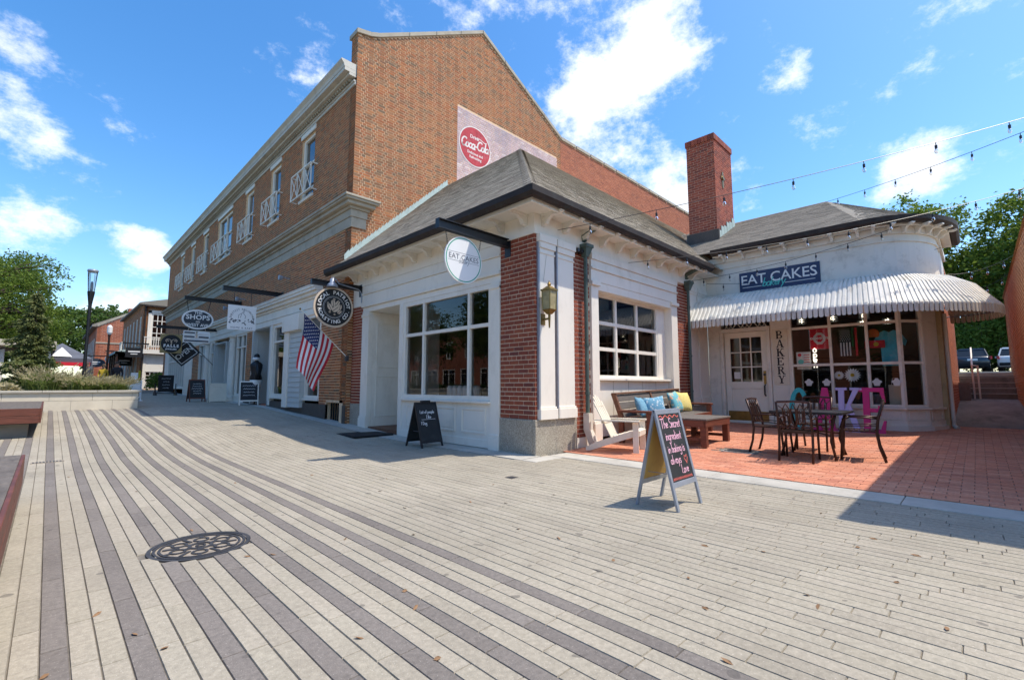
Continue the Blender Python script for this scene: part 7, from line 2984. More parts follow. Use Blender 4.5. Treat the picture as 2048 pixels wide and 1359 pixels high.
def grass_patch(name, kindlab, spots, lmat, plume, seed):
    rr = random.Random(seed)
    lb, pb2 = MB(), MB()
    for (x, y, z, hh, n, sp) in spots:
        for _ in range(n):
            a = rr.uniform(0, 6.28)
            d = Vector((math.cos(a), math.sin(a), 0))
            L_ = hh * rr.uniform(.6, 1.1)
            out = sp * rr.random() ** .7
            b = Vector((x + rr.gauss(0, .07), y + rr.gauss(0, .07), z))
            p1 = b + d * out * .35 + Vector((0, 0, L_ * .65))
            p2 = b + d * out + Vector((0, 0, L_ * rr.uniform(.55, .95)))
            s = d.cross(Vector((0, 0, 1))) * .008
            i = lb._add([b - s, b + s, p1 + s, p1 - s, p2])
            lb.f += [(i, i + 1, i + 2, i + 3), (i + 3, i + 2, i + 4)]
            if plume and rr.random() < .16:
                tip = p2 + Vector((0, 0, .16)) + d * .08
                for k in range(7):
                    q = p1.lerp(tip, .55 + .07 * k)
                    leaf_quad(pb2, q, (tip - p1) + Vector((rr.gauss(0, .1), rr.gauss(0, .1), rr.gauss(0, .1))), .07, .012, rr)
    o = lb.build(name, lmat, None, kind='stuff')
    tag(o, kindlab, 'grass')
    if plume:
        p = pb2.build('seed_plume', 'grass_plume', o, kind='stuff')
    return o


rr = random.Random(9)
sp = []
for i in range(46):
    gx = rr.uniform(-.55, 1.75)
    sp.append((gx, rr.uniform(18.9, 22.5), .86, rr.uniform(.5, .8) if gx < .7 else rr.uniform(.28, .48), 170, .45))
grass_patch('ornamental_grass', 'fountain grass with tan plumes growing along the planter wall', sp, 'grass_green', True, 2)
sp = []
for i in range(40):
    sp.append((rr.uniform(-9, -1.6), rr.uniform(18.9, 23), .86, rr.uniform(.35, .55), 130, .35))
grass_patch('border_grass', 'low green strappy border plants along the planter to the left', sp, 'leaf_lawn', False, 4)
bush('dry_grass_clump', 'small tan dried clump at the foot of the conifer', (-.85, 19.1, .86), .32, .30, 700, .10, 'grass_plume', 8)
bush('shrub', 'rounded green shrub at the corner of the far building', (5.6, 40.0, .75), 1.25, 1.25, 2600, .13, 'leaf_bright', 14)
bush('shrub', 'low dark shrub beside the street behind the planter', (2.2, 27.5, .6), .6, .55, 900, .10, 'leaf_lawn', 15)

# wooded hill line at the far end of the street
for i, (x, y, h, r, lab) in enumerate(((4.8, 108, 15, 6.5, 'broad dark tree far down the street beside the brick roofs'), (13, 120, 17, 7.5, 'distant round tree above the far brick gable'), (-3, 98, 13, 6.5, 'distant tree to the left of the lamp post'), (-13, 90, 13, 7, 'distant tree behind the feathery trees'), (-26, 80, 13, 8, 'distant tree at the left edge beyond the lawn'), (24, 140, 18, 8, 'farthest distant tree over the far roof'))):
    tree('far_tree', lab, (x, y, 1.2), h, [(0, 0, h * .55, r, r, h * .34), (r * .4, 0, h * .72, r * .6, r * .6, h * .2), (-r * .45, 0, h * .66, r * .6, r * .6, h * .22)], 260, 40, .55, 'leaf_green', 60 + i, .4, 'trees beyond the street', 1.0)

# ================================================================== far brick buildings along the street
fb = thing('brick_building', 'smaller two storey brick building with white sash window and balcony rail past the shops', 'building', (5.0, 46, g_street(46)))
FX, FYc = 4.95, 46.0
zb = g_street(46)
E1 = frame((FX, FYc, 0), (1, 0, 0), (0, 0, 1))
E2 = frame((FX, FYc + 14, 0), (0, -1, 0), (0, 0, 1))
ew, eh = 9.0, 7.45
hls = [(.50, 4.15, 1.60, 6.85), (.35, .9, 1.75, 3.55)]
mb = slab(MB(E1), ew, eh, hls, -.3, 0)
wl = mb.build('end_wall', 'mortar_tan', fb)
lay(wl, 'brick', 'brickwork', E1, courses(ew, eh, hls, None, .11, .30, .016, 'flemish', .7), .008, 'brick_main', 0, .003)
hl2 = [(1.2 + k * 2.2, 4.4, 2.0 + k * 2.2, 6.6) for k in range(6)] + [(1.0 + k * 2.4, 1.0, 2.6 + k * 2.4, 3.5) for k in range(5)]
mb = slab(MB(E2), 14, eh, hl2, -.3, 0)
wl = mb.build('street_wall', 'mortar_tan', fb)
lay(wl, 'brick', 'brickwork', E2, courses(14, eh, hl2, None, .11, .30, .016, 'flemish', .7), .008, 'brick_main', 0, .003)
sash(fb, E1, .502, 4.152, 1.598, 6.848, [1 / 3, 2 / 3], [i / 5 for i in range(1, 5)], .12, .05, .1, .02, gmat='glass_dark')
mb = MB(E1)
for q in ((.30, 4.0, .498, 7.05), (1.602, 4.0, 1.80, 7.05), (.30, 6.852, 1.80, 7.06)):
    mb.box(q[0], q[1], -.01, q[2], q[3], .06)
mb.box(.1, 3.60, -.01, 2.2, 3.86, .35)
mb.box(.1, .85, -.05, .345, 3.55, .03)
mb.box(1.755, .85, -.05, 2.2, 3.55, .03)
mb.box(.352, 2.2, -.2, 1.748, 3.548, .01)
mb.box(.352, .9, -.2, 1.748, 1.35, .01)
mb.build('white_trim', 'white_paint', fb)
sash(fb, E1, .36, 1.352, 1.745, 2.198, [i / 5 for i in range(1, 5)], [1 / 3, 2 / 3], .05, .04, .06, -.02, gmat='glass_dark')
mb = MB(E1)
mb.box(.1, 4.85, .30, 2.2, 4.92, .35)
mb.box(.1, 3.862, .30, 2.2, 3.92, .35)
for k in range(15):
    u = .12 + k * .145
    mb.box(u, 3.921, .31, u + .05, 4.849, .34)
mb.build('balcony_rail', 'white_paint', fb)
mb = MB(E2)
mb.box(7.2, 3.55, -.01, 13.6, 3.72, 1.5)
mb.hexa([(6.5, 3.55, 1.51), (13.6, 3.55, 1.51), (13.6, 3.55, 0), (6.5, 3.55, 0)][::-1], [(6.5, 3.70, 1.5), (13.6, 3.70, 1.5), (13.6, 4.2, 0), (6.5, 4.2, 0)][::-1])
mb.build('street_canopy', 'verdigris', fb, recalc=True)
mb = MB(E2)
for k in range(4):
    u = 8.0 + k * 1.8
    mb.box(u, .5, 1.3, u + .12, 3.55, 1.42)
mb.build('canopy_post', 'bronze_metal', fb)
mb = MB(E2)
mb.box(12.1, 4.40, 1.10, 13.6, 4.48, 1.16)
mb.box(12.1, 3.73, 1.10, 13.6, 3.79, 1.16)
for k in range(9):
    mb.box(12.1 + k * .18, 3.791, 1.11, 12.15 + k * .18, 4.399, 1.15)
mb.build('balcony_rail', 'white_paint', fb)
for k in range(6):
    sash(fb, E2, 1.202 + k * 2.2, 4.402, 1.998 + k * 2.2, 6.598, [], [.5], .1, .05, .1, .0, gmat='glass_dark')
for k in range(5):
    sash(fb, E2, 1.002 + k * 2.4, 1.002, 2.598 + k * 2.4, 3.498, [.5], [], .12, .05, .1, .0, gmat='glass_dark')
mb = MB()
mb.prism([(FX - .3, FYc - .25, eh), (FX - .3, FYc - .25, eh + .14), (FX + 4.5, FYc - .25, eh + 1.4), (FX + 9.3, FYc - .25, eh + .14), (FX + 9.3, FYc - .25, eh)], (0, 14.5, 0))
mb.build('roof', 'shingle_grey', fb, recalc=True)
mb = MB()
mb.tube([(FX + .12, FYc - .07, .8), (FX + .12, FYc - .07, eh)], .06, 8)
mb.box(FX, FYc - .3, eh - .12, FX + 9, FYc - .02, eh - .001)
mb.build('downspout', 'copper_dark', fb)
MB().box(FX + .35, FYc + .35, .5, FX + 8.6, FYc + 13.6, 7.3).build('interior', 'interior_dark', fb)
mb = MB()
mb.box(FX + .2, FYc + 12.8, 7.0, FX + 1.0, FYc + 13.6, 8.7)
mb.build('chimney', 'brick_red', fb)

fc = thing('brick_building', 'red brick gabled building at the end of the street', 'building', (3.4, 66, 1.1))
G1 = frame((3.3, 66, 0), (1, 0, 0), (0, 0, 1))
mb = MB(G1)
mb.prism([(0, 0, -.3), (9, 0, -.3), (9, 8.0, -.3), (4.6, 10.2, -.3), (0, 7.4, -.3)], (0, 0, .3))
gw_ = mb.build('end_wall', 'mortar_pink', fc)
def gsp(v):
    return (0 if v < 7.4 else (v - 7.4) / 2.8 * 4.6, 9 if v < 8.0 else 9 - (v - 8.0) / 2.2 * 4.4)
lay(gw_, 'brick', 'brickwork', G1, courses(9, 10.2, (), gsp, .15, .42, .02, 'running', .8), .01, 'brick_red', 0, .003)
mb = MB(G1)
for (a, b), (c, d) in zip([(0, 7.4), (4.6, 10.2), (9, 8.0)], [(4.6, 10.2), (9, 8.0)]):
    mb.hexa([(a, b, -.4), (c, d, -.4), (c, d, .1), (a, b, .1)][::-1], [(a, b + .2, -.4), (c, d + .2, -.4), (c, d + .2, .1), (a, b + .2, .1)][::-1])
mb.box(-.02, 5.6, .0, 9, 5.75, .05)
mb.build('coping', 'stone_trim', fc, recalc=True)
G2 = frame((3.3, 86, 0), (0, -1, 0), (0, 0, 1))
hl3 = [(1.0 + k * 2.5, 4.0, 2.2 + k * 2.5, 6.3) for k in range(7)] + [(.8 + k * 2.5, 1.2, 2.6 + k * 2.5, 3.3) for k in range(7)]
slab(MB(G2), 20, 7.4, hl3, -.3, -.001).build('street_wall', 'brick_red', fc)
for k in range(7):
    sash(fc, G2, 1.002 + k * 2.5, 4.002, 2.198 + k * 2.5, 6.298, [.5], [.5], .14, .06, .1, .0, gmat='glass_dark')
    sash(fc, G2, .802 + k * 2.5, 1.202, 2.598 + k * 2.5, 3.298, [.5], [], .14, .06, .1, .0, gmat='glass_dark')
mb = MB()
mb.prism([(2.9, 66.3, 7.4), (2.9, 66.3, 7.6), (7.9, 66.3, 10.3), (12.5, 66.3, 8.1), (12.5, 66.3, 7.4)], (0, 20, 0))
mb.build('roof', 'shingle_grey', fc, recalc=True)
MB().box(3.7, 66.4, 1, 12, 85.5, 7.3).build('interior', 'interior_dark', fc)

# small hanging signs of the far shops
for i, (px_, y_, shape, mt, lab) in enumerate(((275, 44, 'box', 'sign_black', 'far black rectangular hanging sign with white lettering below the balcony'), (222, 52, 'oval', 'sign_white', 'far white oval hanging sign past the balcony building'), (241, 50, 'box', 'sign_black', 'small dark rectangular sign beside the white oval sign'), (171, 60, 'oval', 'sign_slate', 'far slate blue oval sign by the lamp post'))):
    t = thing('hanging_sign', lab, 'sign', (4.0, y_, 4.0))
    xx = {0: 4.35, 1: 3.95, 2: 4.35, 3: 3.1}[i]
    zz = {0: 3.55, 1: 3.35, 2: 3.1, 3: 3.3}[i]
    M = frame((xx, y_, zz), (1, 0, 0), (0, 0, 1))
    if shape == 'box':
        MB(M).box(-.5, -.36, -.03, .5, .36, 0).build('plate', mt, t)
    else:
        MB(M).prism([(.72 * math.cos(a), .42 * math.sin(a), -.03) for a in [k * math.pi / 12 for k in range(24)]], (0, 0, .03)).build('plate', mt, t)
    if mt != 'sign_white':
        mb = MB(M)
        mb.box(-.35, .02, .001, .35, .12, .004)
        mb.box(-.2, -.14, .001, .2, -.08, .004)
        mb.build('print', 'sign_white', t)
    else:
        MB(M).prism([(.62 * math.cos(a), .34 * math.sin(a), .0005) for a in [k * math.pi / 12 for k in range(24)]], (0, 0, .004)).build('face', 'paper', t)
    mb = MB()
    mb.box(xx - .7, y_ - .03, zz + .62, 5.2, y_ + .03, zz + .72)
    for dx in (-.3, .3):
        mb.tube([(xx + dx, y_, zz + .3), (xx + dx, y_, zz + .62)], .015, 4)
    mb.build('bracket_arm', 'black_metal', t)

# market tent and its red counter
mt_ = thing('market_tent', 'grey and white pop-up market tent with red edge beyond the planter', 'tent', (.9, 44, .85))
zt0 = .85
mat('tent_grey', (.11, .12, .15), .8)
mb = MB()
for s in ((0, 1), (1, 2), (2, 3), (3, 0)):
    cs_ = [(-1.0, 42), (2.0, 42), (2.0, 45), (-1.0, 45)]
    a, b = cs_[s[0]], cs_[s[1]]
    mb.face([(a[0], a[1], zt0 + 2.05), (b[0], b[1], zt0 + 2.05), (.5, 43.5, zt0 + 3.1)])
    mb.face([(a[0], a[1], zt0 + 2.05), (b[0], b[1], zt0 + 2.05), (b[0], b[1], zt0 + 1.78), (a[0], a[1], zt0 + 1.78)])
mb.build('canopy', 'tent_grey', mt_)
mb = MB()
mb.face([(.0, 41.99, zt0 + 2.15), (1.0, 41.99, zt0 + 2.15), (.5, 42.9, zt0 + 2.8)])
mb.build('canopy_print', 'sign_white', mt_)
mb = MB()
for a in ((-1, 42), (2, 42), (2, 45), (-1, 45)):
    mb.tube([(a[0], a[1], zt0 - .05), (a[0], a[1], zt0 + 2.05)], .025, 6)
mb.build('leg', 'steel_grey', mt_)
mb = MB()
mb.box(-.95, 41.9, zt0 + 1.55, 1.9, 42.0, zt0 + 1.78)
mb.build('red_banner', 'pennant_red', mt_)
# pale flat canopy and white kiosk far left
kb = thing('kiosk', 'pale kiosk with flat cream canopy behind the trees', 'kiosk', (-3, 44, .9))
mb = MB()
mb.box(-9, 40, .7, -3.6, 46, 3.4)
mb.build('kiosk_wall', 'white_paint', kb)
mb = MB()
mb.box(-9.5, 39, 3.4, .2, 46.5, 3.75)
mb.build('canopy', 'limestone', kb)
for x in (-.1, -2):
    MB().box(x - .1, 39.4, .7, x + .1, 39.6, 3.4).build('post', 'white_paint', kb)
sl2 = thing('street_lamp', 'far dark lamp post with white globe beside the end building', 'street lamp', (3.2, 48, .9))
MB().lathe([(.10, .85), (.09, 1.2), (.07, 4.9), (.10, 5.1)], (3.15, 48, 0), 10).build('post', 'bronze_metal', sl2)
MB().lathe([(.10, 5.101), (.17, 5.25), (.17, 5.7), (.06, 5.85)], (3.15, 48, 0), 12).build('lantern', 'sign_white', sl2)


def person(label, loc, rz, shirt, trousers, h=1.72):
    """one continuous skinned body; shirt and trousers are coloured zones of the same surface by height, hair a child"""
    k = h / 1.75
    V = [(0, 0, .95), (0, 0, 1.15), (0, 0, 1.36), (0, 0, 1.50), (0, .02, 1.63), (0, .02, 1.73),
         (.09, 0, .90), (.10, .02, .50), (.10, -.02, .08), (.10, .12, .04),
         (-.09, 0, .90), (-.10, .05, .50), (-.10, .0, .08), (-.10, .14, .04),
         (.18, 0, 1.42), (.24, -.02, 1.15), (.22, .12, .95), (.21, .17, .88),
         (-.18, 0, 1.42), (-.24, -.02, 1.15), (-.22, .10, .93), (-.21, .15, .86)]
    E_ = [(0, 1), (1, 2), (2, 3), (3, 4), (4, 5), (0, 6), (6, 7), (7, 8), (8, 9), (0, 10), (10, 11), (11, 12), (12, 13), (2, 14), (14, 15), (15, 16), (16, 17), (2, 18), (18, 19), (19, 20), (20, 21)]
    rad = [.15, .14, .16, .06, .095, .085, .095, .065, .045, .04, .095, .065, .045, .04, .065, .048, .035, .03, .065, .048, .035, .03]
    me = bpy.data.meshes.new('person')
    me.from_pydata([(a * k, b * k, c * k) for a, b, c in V], E_, [])
    o = bpy.data.objects.new('person', me)
    COL.objects.link(o)
    md = o.modifiers.new('skin', 'SKIN')
    for i, v in enumerate(me.skin_vertices[0].data):
        v.radius = (rad[i] * k, rad[i] * k * (.75 if i < 4 else 1))
        v.use_root = (i == 0)
    o.modifiers.new('sub', 'SUBSURF').render_levels = 2
    m, nt, b, out = _nodes('person_cloth_%d' % len(MATS))
    tc = nt.nodes.new('ShaderNodeTexCoord').outputs['Object']
    sp_ = nt.nodes.new('ShaderNodeSeparateXYZ')
    nt.links.new(tc, sp_.inputs[0])
    cr = nt.nodes.new('ShaderNodeValToRGB')
    cr.color_ramp.interpolation = 'CONSTANT'
    el = cr.color_ramp.elements
    while len(el) < 4:
        el.new(.5)
    for e, (p, c) in zip(el, ((0, (.03, .03, .03)), (.04, trousers), (.52, shirt), (.845, (.42, .25, .17)))):
        e.position, e.color = p, _rgb(c)
    nt.links.new(_range(nt, sp_.outputs[2], 0, 1.78 * k), cr.inputs[0])
    nt.links.new(cr.outputs[0], b.inputs['Base Color'])
    b.inputs['Roughness'].default_value = .85
    me.materials.append(m)
    o.location = loc
    o.rotation_euler = (0, 0, rz)
    tag(o, label, 'person')
    hb = MB()
    hb.lathe([(.03, 1.60 * k), (.095, 1.64 * k), (.105, 1.72 * k), (.085, 1.79 * k), (.02, 1.83 * k)], (0, -.005, 0), 12)
    me2 = hb.mesh('hair', smooth=True)
    link('hair', me2, 'bark', o)


person('person in a dark printed T-shirt and light trousers walking up the street', (2.65, 33.5, g_street(33.5)), R(170), (.03, .03, .035), (.35, .32, .28))
person('person in a yellow shirt on the street behind the grasses', (2.3, 37, g_street(37)), R(160), (.55, .38, .03), (.06, .07, .10), 1.62)
person('person in dark clothes near the lamp post beyond the grasses', (1.75, 41, g_street(41)), R(200), (.05, .05, .06), (.04, .04, .05), 1.75)

# ================================================================== right hand brick building and the alley
rb_ = thing('brick_building', 'low red brick building along the alley with tile coping', 'building', (12, -1.0, 0))
YR, ZR = -.78, 4.12
mb = MB()
mb.box(6.25, YR - 6, -.2, 22.5, YR - .001, ZR - .1)
rwall = mb.build('side_wall', 'mortar_tan', rb_)
m2 = frame((6.25, YR, 0), (1, 0, 0), (0, 0, 1))
lay(rwall, 'brick', 'brickwork', m2, courses(16.25, ZR - .1, (), None, .074, .205, .011, 'running', .02), .009, 'brick_red', 150, .002)
m2 = frame((6.25, YR, 0), (0, -1, 0), (0, 0, 1))
lay(rwall, 'brick', 'brickwork', m2, courses(6.0, ZR - .1, (), None, .074, .205, .0125, 'running', .02), .009, 'brick_red', 0, .002)
MB().box(6.15, YR - 6, ZR - .099, 6.5, YR - .35, ZR + .03).build('front_coping', 'stone_trim', rb_)
x = 6.1
while x < 22.4:
    MB().hexa([(x, YR - .34, ZR - .10), (x + .29, YR - .34, ZR - .10), (x + .29, YR + .04, ZR - .10), (x, YR + .04, ZR - .10)], [(x, YR - .25, ZR + .05), (x + .29, YR - .25, ZR + .05), (x + .29, YR - .02, ZR - .0), (x, YR - .02, ZR - .0)]).build('coping_tile', 'brown_coping' if 'brown_coping' in MATS else mat('brown_coping', (.30, .15, .06), .7, .3, 6, .3), rb_)
    x += .30
sp_o = thing('alley_steps', 'flight of four worn concrete steps with pale nosings up to the parking lot', 'steps', (20.6, -.1, .7))
for k in range(4):
    z0 = .70 + k * .17
    MB().box(20.3 + k * .30, -.775, z0 - .3, 20.3 + (k + 1) * .30 + (.05 if k < 3 else .25), .44, z0 + .17 - .03).build('step', 'brown_wood' if False else 'concrete_old', sp_o)
    MB().box(20.28 + k * .30, -.776, z0 + .141, 20.3 + (k + 1) * .30 - .001, .441, z0 + .17).build('nosing', 'concrete', sp_o)
rl = thing('hand_rail', 'white painted pipe handrail at the alley steps', 'railing', (20.2, .1, .7))
mb = MB()
for y in (.12, .0):
    mb.tube([(20.0 + (.12 - y), y, .70), (20.0 + (.12 - y), y, 1.72)], .022, 8)
mb.tube([(20.0, .12, 1.72), (21.6, .12, 2.35)], .022, 8)
mb.tube([(20.12, .0, 1.70), (20.0, .12, 1.72)], .02, 8)
mb.build('rail_pipe', 'white_paint', rl)
MB().box(19.6, .20, .6, 20.25, .449, 1.20).build('cheek_block', 'concrete_old', rl)
kb2 = MB().box(21.55, -8, 1.40, 21.8, 8, 1.52).build('parking_kerb', 'concrete', None, kind='structure')


mat('car_glass', (.02, .024, .028), .12, .1, 2, 0)


def car(label, loc, rz, col, metal=.0, lights=True):
    t = thing('parked_car', label, 'car')
    nm = 'car_paint_%d' % len(MATS)
    mat(nm, col, .25, .03, 2, 0, metal=metal)
    MATS[nm].node_tree.nodes['Principled BSDF'].inputs['Coat Weight'].default_value = .6 if 'Principled BSDF' in MATS[nm].node_tree.nodes else 0
    L_, W = 4.6, 1.85
    # stations along x (rear = -): z-sections of half width
    prof = [(-2.30, .42, .95, .74), (-2.22, .34, 1.06, .88), (-1.6, .30, 1.10, .925), (0, .28, 1.06, .925), (1.2, .30, 1.00, .91), (1.95, .34, .92, .86), (2.28, .42, .74, .72)]
    mb = MB()
    rings = []
    for x, zb_, zt_, hw in prof:
        rings.append(mb._add([(x, -hw * .92, zb_), (x, -hw, zb_ + .25), (x, -hw * .98, zt_ - .06), (x, -hw * .86, zt_), (x, hw * .86, zt_), (x, hw * .98, zt_ - .06), (x, hw, zb_ + .25), (x, hw * .92, zb_)]))
    for a, c in zip(rings, rings[1:]):
        for j in range(8):
            mb.f.append((a + j, a + (j + 1) % 8, c + (j + 1) % 8, c + j))
    mb.f.append(tuple(rings[0] + j for j in range(8)))
    mb.f.append(tuple(rings[-1] + j for j in reversed(range(8))))
    mb.build('body', nm, t, recalc=True, smooth=True)
    gh = [(-2.16, 1.05, .80), (-1.75, 1.62, .66), (-1.0, 1.70, .66), (.1, 1.68, .65), (1.05, 1.02, .80)]
    g = MB()
    up = [(-1.72, 1.60), (-1.0, 1.685), (.08, 1.665)]
    g.prism([(-2.14, 0, 1.04), (-1.72, 0, 1.58), (-1.0, 0, 1.66), (.08, 0, 1.64), (1.02, 0, 1.02)], (0, .001, 0))
    g = MB()
    A = [(-2.14, 1.06, .80), (-1.74, 1.58, .66), (.06, 1.64, .64), (1.02, 1.02, .80)]
    i = g._add([(x, -w, z) for x, z, w in A] + [(x, w, z) for x, z, w in A])
    g.f += [(i, i + 1, i + 2, i + 3), (i + 4, i + 7, i + 6, i + 5), (i, i + 4, i + 5, i + 1), (i + 1, i + 5, i + 6, i + 2), (i + 2, i + 6, i + 7, i + 3), (i, i + 3, i + 7, i + 4)]
    g.build('window_glass', 'car_glass', t)
    rf = MB()
    rf.hexa([(-1.80, -.66, 1.56), (.10, -.65, 1.62), (.10, .65, 1.62), (-1.80, .66, 1.56)], [(-1.74, -.60, 1.67), (.02, -.59, 1.70), (.02, .59, 1.70), (-1.74, .60, 1.67)])
    for s in (-1, 1):
        rf.bar((-2.16, s * .80, 1.05), (-1.76, s * .66, 1.60), .05, .07)
        rf.bar((1.02, s * .80, 1.02), (.08, s * .645, 1.63), .05, .06)
        rf.bar((-.75, s * .845, 1.04), (-.80, s * .655, 1.62), .07, .05)
        rf.bar((-1.5, s * .835, 1.06), (-1.62, s * .655, 1.60), .10, .05)
    rf.build('roof', nm, t, recalc=True)
    for x in (-1.42, 1.38):
        for s in (-1, 1):
            w = MB()
            w.lathe([(.20, s * .66), (.34, s * .67), (.355, s * .74), (.355, s * .86), (.33, s * .90), (.21, s * .905)], (x, 0, .355), 20, 'Y')
            wo = w.build('wheel', 'rubber_mat', t, recalc=True)
            w = MB()
            w.lathe([(.205, s * .88), (.20, s * .915), (.05, s * .925)], (x, 0, .355), 14, 'Y')
            w.build('rim', 'steel_grey', wo, recalc=True)
    mat('tail_red', (.45, .012, .012), .3) if 'tail_red' not in MATS else None
    for s in (-1, 1):
        MB().hexa([(-2.325, s * .86 - .09, .86), (-2.20, s * .90 - .09, .86), (-2.20, s * .90 + .02, .86), (-2.325, s * .86 + .0, .86)], [(-2.305, s * .86 - .09, 1.08), (-2.18, s * .90 - .09, 1.08), (-2.18, s * .90 + .02, 1.08), (-2.305, s * .86, 1.08)]).build('tail_lamp', 'tail_red', t, recalc=True)
        MB().hexa([(2.2, s * .62 - .14, .66), (2.31, s * .62 - .14, .66), (2.31, s * .62 + .12, .66), (2.2, s * .62 + .12, .66)], [(2.12, s * .62 - .14, .82), (2.26, s * .62 - .14, .82), (2.26, s * .62 + .12, .82), (2.12, s * .62 + .12, .82)]).build('head_lamp', 'sign_white', t, recalc=True)
        MB().box(.72, s * .93 - .02 if s > 0 else s * .93 - .16, 1.02, .86, s * .93 + .16 if s > 0 else s * .93 + .02, 1.16).build('mirror', nm, t, bevel=.02)
    MB().box(-2.345, -.80, .40, -2.25, .80, .60).build('bumper', 'rubber_mat', t, bevel=.02)
    MB().box(-2.335, -.26, .78, -2.31, .26, .92).build('number_plate', 'sign_white', t)
    place(t, loc, rz)
    return t


car('dark grey estate car parked beyond the top of the alley steps', (48.4, .34, 2.082), R(3), (.035, .042, .055), .3)
car('white car parked beside the right wall beyond the alley steps', (48.6, -2.0, 2.082), R(-3), (.72, .72, .70))

# big trees behind the wing and the alley
tree('oak_tree', 'large broad leaved tree rising behind the rounded wing', (58, 6.2, 2.0), 18.5, [(0, 0, 10.0, 6, 5.6, 5.8), (-1.5, -3, 13.0, 4.0, 3.6, 3.6), (-1, 2.6, 12.6, 4.0, 3.8, 3.6), (-2.5, 0, 5.5, 4.0, 5, 3)], 620, 46, .36, 'leaf_bright', 71, .34, 'trees behind the parking lot', 1.25)
tree('oak_tree', 'dense broad leaved tree above the red brick side wall', (58, -5.0, 2.0), 17.5, [(0, 0, 10.0, 6, 5.4, 5.6), (-1.5, 2.6, 8.0, 4.4, 4.0, 4.2), (-2, -2, 13.0, 4, 4, 3.4), (-3, .5, 5, 4.0, 4.6, 3)], 620, 46, .36, 'leaf_bright', 72, .34, 'trees behind the parking lot', 1.25)
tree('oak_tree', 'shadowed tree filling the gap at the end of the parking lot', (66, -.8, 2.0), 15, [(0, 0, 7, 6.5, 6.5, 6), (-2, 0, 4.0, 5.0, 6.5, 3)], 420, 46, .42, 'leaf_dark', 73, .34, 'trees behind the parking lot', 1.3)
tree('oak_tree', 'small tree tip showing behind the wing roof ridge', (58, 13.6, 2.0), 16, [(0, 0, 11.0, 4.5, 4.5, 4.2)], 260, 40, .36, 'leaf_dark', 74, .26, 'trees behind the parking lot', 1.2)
bush('shrub', 'broad hedge shrub along the parking lot end', (53.5, -.4, 2.05), 3.2, 4.4, 4200, .30, 'leaf_bright', 76)

# ================================================================== across the street, behind the viewpoint (seen only as reflections and shade)
for i, (x, y, h, lab) in enumerate(((-13, 4, 8.5, 'round shade tree across the street from the bakery'), (-12, 13, 9.0, 'tall shade tree across the street from the long building'), (-10, 21, 8.5, 'leafy shade tree on the lawn opposite the shops'), (-14, 27, 9.0, 'broad shade tree on the lawn before the far shop row'), (-14, -6, 8.0, 'shade tree across the street near the corner'), (-11, 33, 8.5, 'shade tree at the end of the lawn across the street'), (2.5, -16, 8.5, 'shade tree in the side street behind the viewpoint'), (-6, -13, 8.0, 'shade tree at the street crossing'))):
    tree('street_tree', lab, (x, y, 0), h, [(0, 0, h * .62, 3.0, 3.0, 2.6), (.5, .8, h * .8, 2.0, 2.0, 1.6)], 170, 34, .24, 'leaf_green', 90 + i, .2, 'street trees across the way', 1.3)
ob = thing('brick_building', 'red brick shop row across the street from the bakery', 'building', (-24, 4, 0))
B1 = frame((-22, -10, 0), (0, 1, 0), (0, 0, 1))
hl = [(1.5 + k * 3.4, .6, 3.9 + k * 3.4, 3.0) for k in range(18)] + [(2.0 + k * 3.4, 4.2, 3.2 + k * 3.4, 6.2) for k in range(18)]
slab(MB(B1), 64, 7.2, hl, -.3, 0).build('street_wall', 'brick_red', ob)
for k in range(18):
    sash(ob, B1, 1.502 + k * 3.4, .602, 3.898 + k * 3.4, 2.998, [.5], [.8], .1, .06, .1, 0, gmat='glass_dark')
    sash(ob, B1, 2.002 + k * 3.4, 4.202, 3.198 + k * 3.4, 6.198, [.5], [.5], .1, .05, .1, 0, gmat='glass_dark')
MB(B1).box(-.1, 7.2, -8, 64.1, 7.5, .2).build('roof', 'stone_trim', ob)
MB(B1).box(0, 0, -8, 64, 7.19, -.9).build('interior', 'interior_dark', ob)

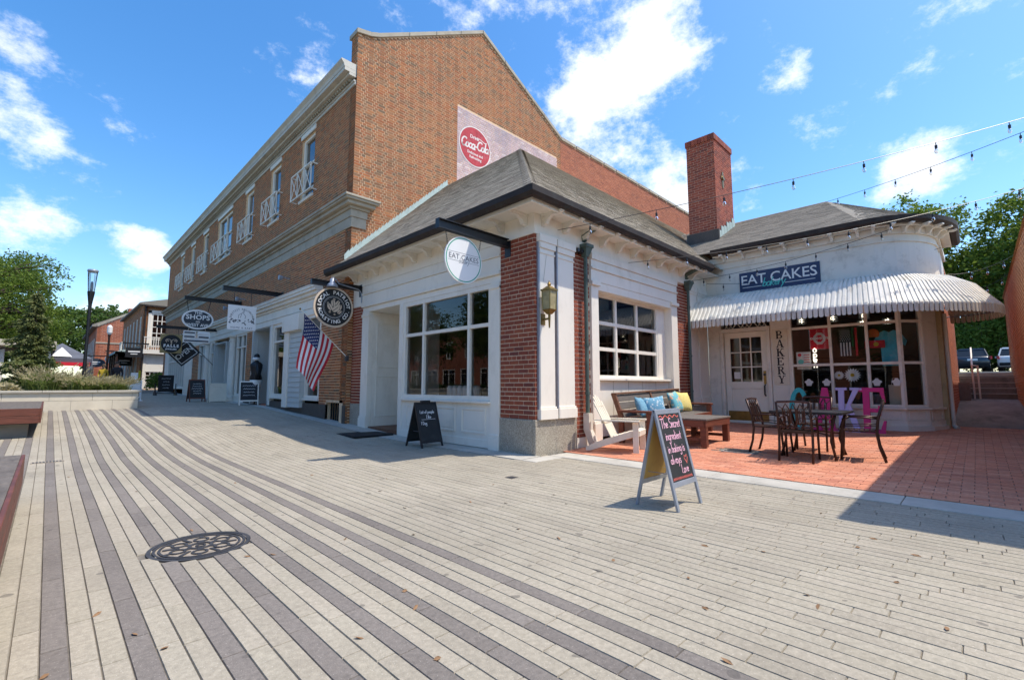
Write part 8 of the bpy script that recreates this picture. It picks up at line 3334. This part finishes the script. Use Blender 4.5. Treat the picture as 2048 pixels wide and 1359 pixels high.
# ================================================================== string lights
mat_glass('bulb_glass', (.86, .84, .80), 1.5)


def strand(label, a, b, sag, n, first=.5, anchor=None):
    t = thing('string_light', label, 'string lights', ((a[0] + b[0]) / 2, (a[1] + b[1]) / 2, (a[2] + b[2]) / 2))
    A, B = Vector(a), Vector(b)
    pt = lambda f: A.lerp(B, f) - Vector((0, 0, sag * 4 * f * (1 - f)))
    MB().tube([pt(i / 30) for i in range(31)], .0055, 5).build('cable', 'black_metal', t)
    off = wloc(t)
    for k in range(n):
        p = pt((k + first) / n)
        MB().tube([p, p - Vector((0, 0, .045)), p - Vector((0, 0, .05)), p - Vector((0, 0, .105))], [.006, .006, .019, .017], 8).build('socket', 'black_metal', t)
        MB().lathe([(.012, -.105), (.022, -.125), (.027, -.15), (.018, -.178), (.004, -.188)], p, 10).build('bulb', 'bulb_glass', t, smooth=True)
    return t


strand('long string light cable from the corner frieze up over the patio', (5.98, 4.9, 3.74), (10.9, -1.05, 5.42), .10, 7)
strand('string light cable from behind the wing roof rising over the alley', (14.6, 2.6, 6.05), (11.9, -1.15, 5.62), .06, 6)
strand('string light cable from the pavilion eaves across the wing frieze', (8.3, 4.93, 3.62), (13.2, -1.1, 4.95), .2, 10)
strand('string light cable crossing in front of the EAT CAKES board', (11.2, 4.9, 3.70), (12.25, .95, 4.38), .12, 7)
strand('low string light cable from the board to the rounded corner', (11.9, 4.8, 3.72), (13.4, .38, 4.05), .22, 6)
strand('string light cable hung across the alley behind the awning', (16.5, .40, 4.0), (17.0, -.8, 4.35), .12, 4)
strand('lower string light cable hung across the alley', (19.0, .40, 4.0), (18.6, -.8, 4.2), .22, 4)
pm = thing('light_mast', 'thin steel mast on the red brick building roof carrying the string lights', 'mast', (9.4, -1.4, 4.0))
mb = MB()
for x, y, z in ((10.9, -1.05, 5.45), (11.9, -1.15, 5.65), (13.2, -1.1, 5.0)):
    mb.tube([(x, y, 3.95), (x, y, z)], .03, 8)
mb.build('mast_pole', 'steel_grey', pm)
